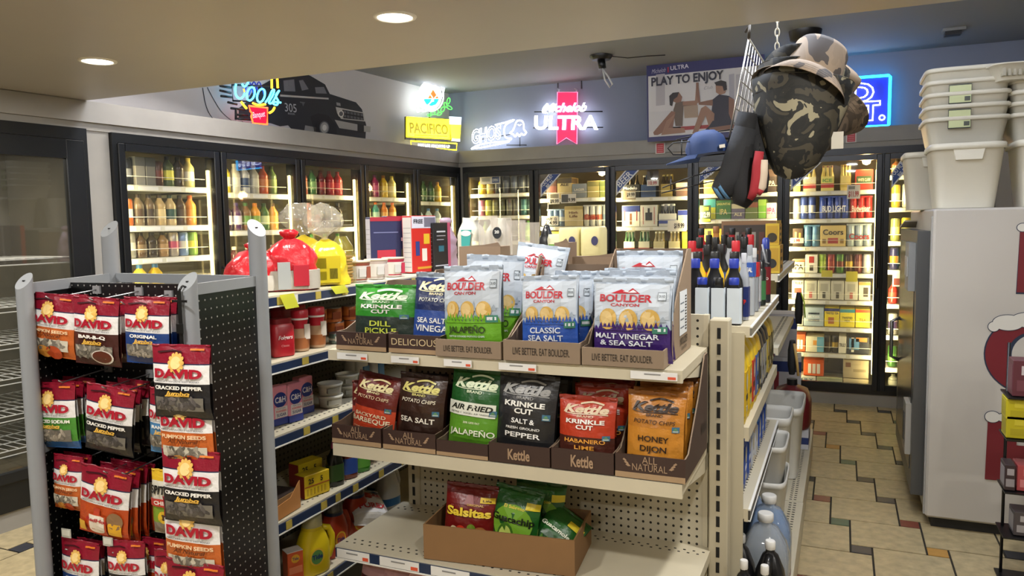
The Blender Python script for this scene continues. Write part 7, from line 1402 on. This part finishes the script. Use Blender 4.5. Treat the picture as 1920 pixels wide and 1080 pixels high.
# ---- lamp holder, security cameras and vent on the upper ceiling
P = atZ(1127, 104, 2.8); t = thing('lamp_holder', 'black ceiling lamp holder with bare wire-cage bulb above the lit signs', 'lamp', P)
b = B(); b.lathe([(.07, -.035), (.09, -.012), (.09, 0)], BLACK, 20); b.tube([(0, 0, -.03), (.01, 0, -.10)], .03, BLACK, 10); b.make('socket', t)
b = B(); b.tube([(.01, 0, -.1), (.06, 0, -.17), (.09, 0, -.23), (.07, 0, -.25), (.03, 0, -.19), (.01, 0, -.1)], .007, mat('#c8c8c4', .3), 8); b.make('cage_bulb', t)
b = B(); b.tube([(.06, 0, -.01), (.2, .05, -.03), (.34, .1, -.02), (.46, .2, -.006)], .004, BLACK, 6); b.make('cable', t)
P = atZ(1510, 58, 2.8); t = thing('security_camera', 'black dome security camera on the ceiling behind the hats', 'camera', P); b = B(); b.lathe([(.06, -.07), (.10, -.06), (.11, 0)], BLACK, 24); b.make('housing', t); b = B(); b.lathe([(.0, -.12), (.04, -.11), (.065, -.075), (.066, -.06)], mat('#101014', .1), 20); b.make('dome', t)
P = atZ(1788, 54, 2.8); t = thing('ceiling_sensor', 'small dark square sensor box on the upper ceiling at right', 'sensor', P); b = B(); b.box(-.07, .07, -.05, .05, -.02, 0, mat('#8a8c8e', .5)); b.make('plate', t); b = B(); b.box(-.055, .045, -.04, .04, -.045, -.02, mat('#26272a', .4)); b.make('cover', t)
for k, u in enumerate((1217, 1350)):
    P = atY(u/3+640, 125, 6.84); b = B(); b.tube([(0, 0, 0), (0, 0, -.20)], .006, mat('#3a3d44', .5), 6); b.tube([(-.05, 0, -.1), (.03, 0, -.09)], .005, mat('#3a3d44', .5), 6) if not k else None; o = b.make('wall_hook'); o.location = P; tag(o, 'dark wire hook on the back wall above the pink ribbon sign, %s one' % ('left', 'right')[k], 'hook', 'wall hooks above the ribbon sign')
# ================================================================== HANGING GRID WITH HATS AND SOCKS
def camo(name, cols, sc):
    k = ('camo', name)
    if k in _mc: return _mc[k]
    m = mat(cols[0], .75).copy(); nt = m.node_tree; bb = nt.nodes['Principled BSDF']; tc = nt.nodes.new('ShaderNodeTexCoord'); n = nt.nodes.new('ShaderNodeTexNoise'); n.inputs['Scale'].default_value = sc; n.inputs['Detail'].default_value = 2.5; n.inputs['Distortion'].default_value = 1.2
    r = nt.nodes.new('ShaderNodeValToRGB'); r.color_ramp.interpolation = 'CONSTANT'; st = [0, .44, .52, .60][:len(cols)]
    while len(r.color_ramp.elements) < len(cols): r.color_ramp.elements.new(.9)
    for e, p, c in zip(r.color_ramp.elements, st, cols): e.position = p; e.color = (*lin(c), 1)
    nt.links.new(tc.outputs['Object'], n.inputs['Vector']); nt.links.new(n.outputs['Fac'], r.inputs[0]); nt.links.new(r.outputs[0], bb.inputs['Base Color']); _mc[k] = m; return m
YH = 3.10
G = thing('hanging_wire_grid', 'chrome wire grid panel hung by a white chain, holding hats and socks', 'display grid', atY(1403, 55, 3.02))
g0 = G.location.copy()
N0, N1 = atY(1404, 72, 3.02), atY(1358, 305, 3.02); F0, F1 = atY(1436, 120, 3.42), atY(1424, 330, 3.42)
b = B(); CHR = mat('#a9a49a', .3, .85)
for k in range(9): t_ = k/8; b.tube([N0.lerp(F0, t_)-g0, N1.lerp(F1, t_)-g0], .0035 if k in (0, 8) else .0022, CHR, 6)
for k in range(10): t_ = k/9; b.tube([N0.lerp(N1, t_)-g0, F0.lerp(F1, t_)-g0], .0022, CHR, 6)
b.make('grid_panel', G)
b = B(); M0, M1 = atY(1428, 200, 3.42), atY(1430, 320, 3.42); Q0, Q1 = atY(1446, 190, 3.5), atY(1434, 330, 3.5)
for k in range(5): b.tube([M0.lerp(Q0, k/4)-g0, M1.lerp(Q1, k/4)-g0], .0022, CHR, 6)
for k in range(7): b.tube([M0.lerp(M1, k/6)-g0, Q0.lerp(Q1, k/6)-g0], .0022, CHR, 6)
b.make('rear_grid_panel', G)
b = B(); cA = atY(1433, 118, 3.2); cB = atY(1457, 94, 3.1); b.tube([N0-g0, cA-g0], .003, mat('#c8c4b8', .5), 6); b.tube([cA-g0, cB-g0], .003, mat('#c8c4b8', .5), 6); b.make('tie_wire', G)
b = B(); L_ = 2.80-cB.z; n_ = int(L_/.026)
for k in range(n_):
    T = Txyz(cB.x-g0.x, cB.y-g0.y, cB.z-g0.z+.013+.026*k, PI/2*(k % 2)); b.tube([T @ Vector((.0075*math.cos(a), 0, .016*math.sin(a))) for a in [2*PI*j/12 for j in range(12)]], .0026, mat('#c9c2ae', .4), 6, True)
b.make('chain', G)
b = B(); b.tube([N0-g0, atY(1406, 48, 3.02)-g0, atY(1398, 60, 3.04)-g0], .006, mat('#4a443c', .4, .5), 8); b.make('clamp', G)
# wire arms to the left (cap rack) and lower arms
b = B()
for pts in ([(1400, 258, 3.05), (1330, 262, 2.98), (1262, 268, 2.9), (1252, 278, 2.9), (1262, 290, 2.92), (1330, 291, 3.0), (1390, 285, 3.05)], [(1400, 240, 3.05), (1330, 248, 3.0), (1268, 262, 2.92)], [(1384, 310, 3.03), (1300, 330, 2.9), (1242, 352, 2.82)], [(1384, 330, 3.03), (1300, 348, 2.9), (1240, 362, 2.82)], [(1258, 336, 2.84), (1258, 356, 2.84)], [(1278, 262, 2.93), (1278, 292, 2.93)]): b.tube([atY(*p)-g0 for p in pts], .0025, BLACK, 6)
b.make('cap_rack_arms', G)
b = B()
for pts in ([(1436, 250, 3.4), (1470, 268, 3.15), (1510, 290, 3.0)], [(1432, 262, 3.4), (1480, 288, 3.1), (1515, 303, 3.0)], [(1432, 278, 3.4), (1480, 298, 3.1), (1515, 305, 3.0)]): b.tube([atY(*p)-g0 for p in pts], .0025, BLACK, 6)
b.make('hat_rack_arms', G)
def hat(label, P, rot, m1, m2, rc=.095, rb=.165, hc=.10, sc=1.):
    t = thing('bucket_hat', label, 'hat', P, 0, 'bucket hats on the hanging grid', rot); k = sc
    b = B(); b.lathe([(.0, hc*k), (rc*.55*k, hc*.99*k), (rc*.86*k, hc*.93*k), (rc*.95*k, hc*.8*k), (rc*1.06*k, 0)], m1, 30, caps=False); b.make('crown', t)
    b = B(); b.lathe([(rc*1.05*k, .002), (rc*1.2*k, -.012*k), (rb*k, -.055*k), (rb*1.005*k, -.058*k), (rc*1.2*k, -.017*k), (rc*1.03*k, -.003)], m1, 34, caps=False); b.make('brim', t)
    b = B()
    for q in range(3): b.lathe([((rc*1.2+(rb-rc*1.2)*(q+1)/4)*k, (-.011-.043*(q+1)/4)*k), ((rc*1.2+(rb-rc*1.2)*(q+1.12)/4)*k, (-.0115-.043*(q+1.12)/4)*k)], m2, 30, caps=False)
    b.make('stitching', t)
    b = B(); 
    for a in (2.2, 2.5): b.lathe([(.0035, 0), (.0035, .002)], mat('#2a241e', .5), 8, T=Txyz(0, 0, 0, a) @ Txyz(rc*.99*k, 0, hc*.6*k, 0, 0, PI/2))
    b.make('eyelets', t); return t
TAN_C = camo('tan', ['#453c35', '#8d7a64', '#86745f', '#3a332d'], 4.6); DRK_C = camo('dark', ['#3a3529', '#131310', '#1b1a15', '#857e66'], 11.); BRN_C = camo('brown', ['#3e352d', '#5a4d40', '#6e5f50', '#2a2520'], 10.); PLN = mat('#6e5f46', .7)
def at(u, v, y): return atY(u, v, y)
hat('tan and brown camo bucket hat, topmost on the hanging grid', at(1518, 142, 3.00), (-.30, .42, 0), TAN_C, mat('#6a5c4c', .7), .100, .152, .125)
OB = hat('plain olive-brown bucket hat under the tan camo hat', at(1492, 146, 3.06), (-.35, .42, .2), PLN, mat('#55492f', .7), .090, .148, .08)
b = B(); b.box(-.135, -.10, -.06, -.02, -.03, -.026, mat('#b8b09a', .6)); b.make('brand_patch', OB)
def drooped(label, P, rot, m1, m2, r0, h, sd):
    t = thing('bucket_hat', label, 'hat', P, 0, 'bucket hats on the hanging grid', rot); b = B()
    b.lathe([(.012, h), (r0*.30, h*.95), (r0*.52, h*.80), (r0*.70, h*.58), (r0*.84, h*.34), (r0*.93, h*.14), (r0*.97, .0)], m1, 40, sy=.85, caps=False); b.crumple(.010, 16., sd); b.make('crown', t)
    b = B(); b.lathe([(r0*.97, .004), (r0*1.0, -.02), (r0*1.04, -.052), (r0*1.02, -.054), (r0*.94, -.01)], m1, 40, sy=.85, caps=False); b.crumple(.006, 14., sd+2); b.make('brim', t)
    b = B(); b.lathe([(r0*1.035, -.049), (r0*1.045, -.051)], m2, 40, sy=.85, caps=False); b.make('stitching', t)
for k, (u, v, y, r, r0, h, l) in enumerate([(1500, 182, 3.03, (3.05, .10, 0), .172, .30, 'dark camo bucket hat hanging crown down, outermost of three'), (1503, 160, 3.06, (3.05, .16, .7), .165, .27, 'dark camo bucket hat hanging crown down, middle of three'), (1504, 140, 3.09, (3.05, .22, 1.4), .150, .24, 'dark camo bucket hat hanging crown down, innermost of three')]): drooped(l, at(u, v, y), r, DRK_C, mat('#3a382c', .7), r0, h, k)
hat('brown camo bucket hat at the right side of the hat bunch', at(1548, 225, 3.12), (2.6, .5, 0), BRN_C, mat('#4a4036', .7), .085, .135, .10, 1.0)
hat('light brown camo bucket hat peeking out behind at right', at(1552, 165, 3.18), (.2, .75, 0), TAN_C, mat('#6a5c4c', .7), .085, .125, .10)
P = at(1570, 263, 2.98); b = B(); b.box(-.02, .02, -.001, .001, -.03, .03, mat('#a8a294', .5)); o = b.make('hat_tag'); o.location = P; tag(o, 'small white tag hanging from the lowest camo hat', 'tag')
# clear bag sheen over the dark hats
# blue cap on the left arms
t = thing('baseball_cap', 'blue baseball cap lying on the left wire arm of the grid', 'cap', at(1326, 290, 2.98), 0, None, (0, -.12, .1)); bm_ = mat('#1c3564', .7, noise=.1)
b = B(); b.lathe([(.078, 0), (.079, .03), (.066, .065), (.038, .088), (0, .094)], bm_, 26, sy=.95); b.make('crown', t)
b = B(); vs = []; 
for k in range(11):
    a = PI*.62+PI*.76*k/10; c_, s_ = math.cos(a), math.sin(a); vs += [(.074*c_, .07*s_, .006), ((.074+.075*max(0, -math.cos(a)))*c_*1.05, .085*s_, -.012)]
b.add(vs+[(x, y, z-.004) for x, y, z in vs], [(2*k, 2*k+1, 2*k+3, 2*k+2) for k in range(10)]+[(22+2*k, 24+2*k, 25+2*k, 23+2*k) for k in range(10)]+[(2*k+1, 22+2*k+1, 22+2*k+3, 2*k+3) for k in range(10)], bm_, True); b.make('visor', t)
b = B(); b.box(.05, .07, -.076, -.06, .01, .022, mat('#c8c4b8', .5)); b.make('size_tag', t)
# socks
def sock(label, pts, y, r0, m1, m2=None, toe=None, flat=.6):
    """a sock hanging as a flattened tube along photo points; toe section may be striped"""
    P3 = [at(u, v, y) for u, v in pts]; o = P3[0].copy(); n = len(P3); t = thing('sock', label, 'sock', o, 0, 'socks on the hanging grid'); b = B(); rr = [r0*(.8+.2*min(1, i/2)) if i < n-2 else r0*(.95 if i == n-2 else .55) for i in range(n)]
    Q = [p-o for p in P3]; b.tube(Q, rr, m1, 14); b.make('sock_body', t)
    if toe:
        for j, (a, c, m) in enumerate(toe):
            i0 = n-2; d = Q[-1]-Q[-2]; p0 = Q[-2]+d*a; p1 = Q[-2]+d*c; ra = rr[-2]+(rr[-1]-rr[-2])*a; rc_ = rr[-2]+(rr[-1]-rr[-2])*c; b = B(); b.tube([p0, p1], [ra*1.03, rc_*1.03], m, 14); b.make('toe_stripe', t)
    b = B(); b.tube([Vector((0, 0, .0)), Vector((0, .01, .03))], .002, BLACK, 6); b.make('hanger', t); return t
BK = mat('#141416', .85, bump=.2); GB = mat('#1e1f22', .85, bump=.2); RDs = mat('#8e1c26', .8); WHs = mat('#b8a894', .8); BLs = mat('#4a7396', .8)
sock('black sock with blue striped toe hanging lowest at front', [(1402, 212), (1394, 250), (1388, 300), (1388, 345), (1396, 372), (1408, 382)], 2.95, .044, BK)
sock('black sock with two blue stripes pointing down left', [(1398, 240), (1384, 290), (1374, 330), (1358, 352), (1342, 362)], 2.95, .052, GB, toe=[(.05, .38, BLs), (.55, .9, BLs)])
sock('dark grey sock hanging behind the striped sock', [(1412, 222), (1410, 260), (1408, 310), (1404, 350), (1394, 378)], 3.0, .045, BK)
sock('red sock hanging among the black socks', [(1424, 284), (1420, 310), (1419, 335), (1415, 358), (1406, 374)], 2.90, .020, RDs)
sock('red and cream sock at the right of the bunch', [(1432, 300), (1431, 325), (1428, 350), (1420, 366)], 2.90, .018, WHs, toe=[(.3, .9, RDs)])
sock('black sock at the right edge of the sock bunch', [(1414, 255), (1424, 300), (1428, 335), (1430, 362)], 2.97, .030, BK)
# ================================================================== LIGHT + CAMERA
WARM = (1, .80, .52); NEUT = (1, .965, .91); COOLB = (.75, .86, 1)
lamp_m = mat('#fff6e0', .5, em=14.)
n = 0
for (x, y, lab) in [(-2.844, 2.284, 'round recessed ceiling light at far left, over the black rack'), (-1.395, 2.264, 'round recessed ceiling light at top centre of the photo'), (.1, 2.26, None), (-2.844, .7, None), (-1.395, .7, None), (.1, .7, None), (1.5, .7, None), (-.6, -.9, None), (-2.2, -.9, None)]:
    if lab:
        t = thing('ceiling_light', lab, 'ceiling light', (x, y, 2.2), group='recessed ceiling lights')
        b = B(); b.lathe([(.0, -.002), (.058, -.003), (.058, .0)], lamp_m, 32); b.make('lens', t)
        b = B(); b.lathe([(.058, -.001), (.060, -.006), (.072, -.004), (.074, 0)], mat('#f1eee6', .4), 32, caps=False); b.make('trim_ring', t)
    area('lamp', (x, y, 2.19), .12, 17, NEUT, shape='DISK')
area('lamp', (-.9, 3.15, 2.74), 3.2, 62, (.80, .87, 1), (-.62, 0, 0), .15)  # unseen fill light added behind the soffit to brighten the upper wall
area('lamp', (-3.3, 3.4, 2.74), .3, 38, (1, .96, .95), (-.2, -.5, 0), 1.2)  # added light without a fixture, brightens the mural wall
area('lamp', (-.9, 2.99, 2.30), 3.6, 30, (.84, .89, 1), (PI-.35, 0, 0), .06)  # hidden upward light added behind the soffit to lift the upper ceiling
cam = bpy.data.cameras.new('camera'); co = bpy.data.objects.new('camera', cam); COL.objects.link(co)
cam.sensor_width = 36; cam.lens = 36*CF/1920; cam.clip_start = .02
m3 = Matrix((CR, CU, -_f)).transposed(); co.matrix_world = Matrix.Translation(CAMP) @ m3.to_4x4()
SC.camera = co
w = bpy.data.worlds.new('world'); SC.world = w; w.use_nodes = True
w.node_tree.nodes['Background'].inputs[0].default_value = (.8, .86, 1, 1); w.node_tree.nodes['Background'].inputs[1].default_value = .12
SC.view_settings.view_transform = 'Standard'; SC.view_settings.look = 'None'; SC.view_settings.exposure = .14; SC.view_settings.gamma = 1.
SC.view_settings.use_curve_mapping = False
SC.cycles.max_bounces = 6; SC.cycles.transparent_max_bounces = 12; SC.cycles.caustics_reflective = False; SC.cycles.caustics_refractive = False
SC.cycles.sample_clamp_indirect = 4.; SC.cycles.use_denoising = True
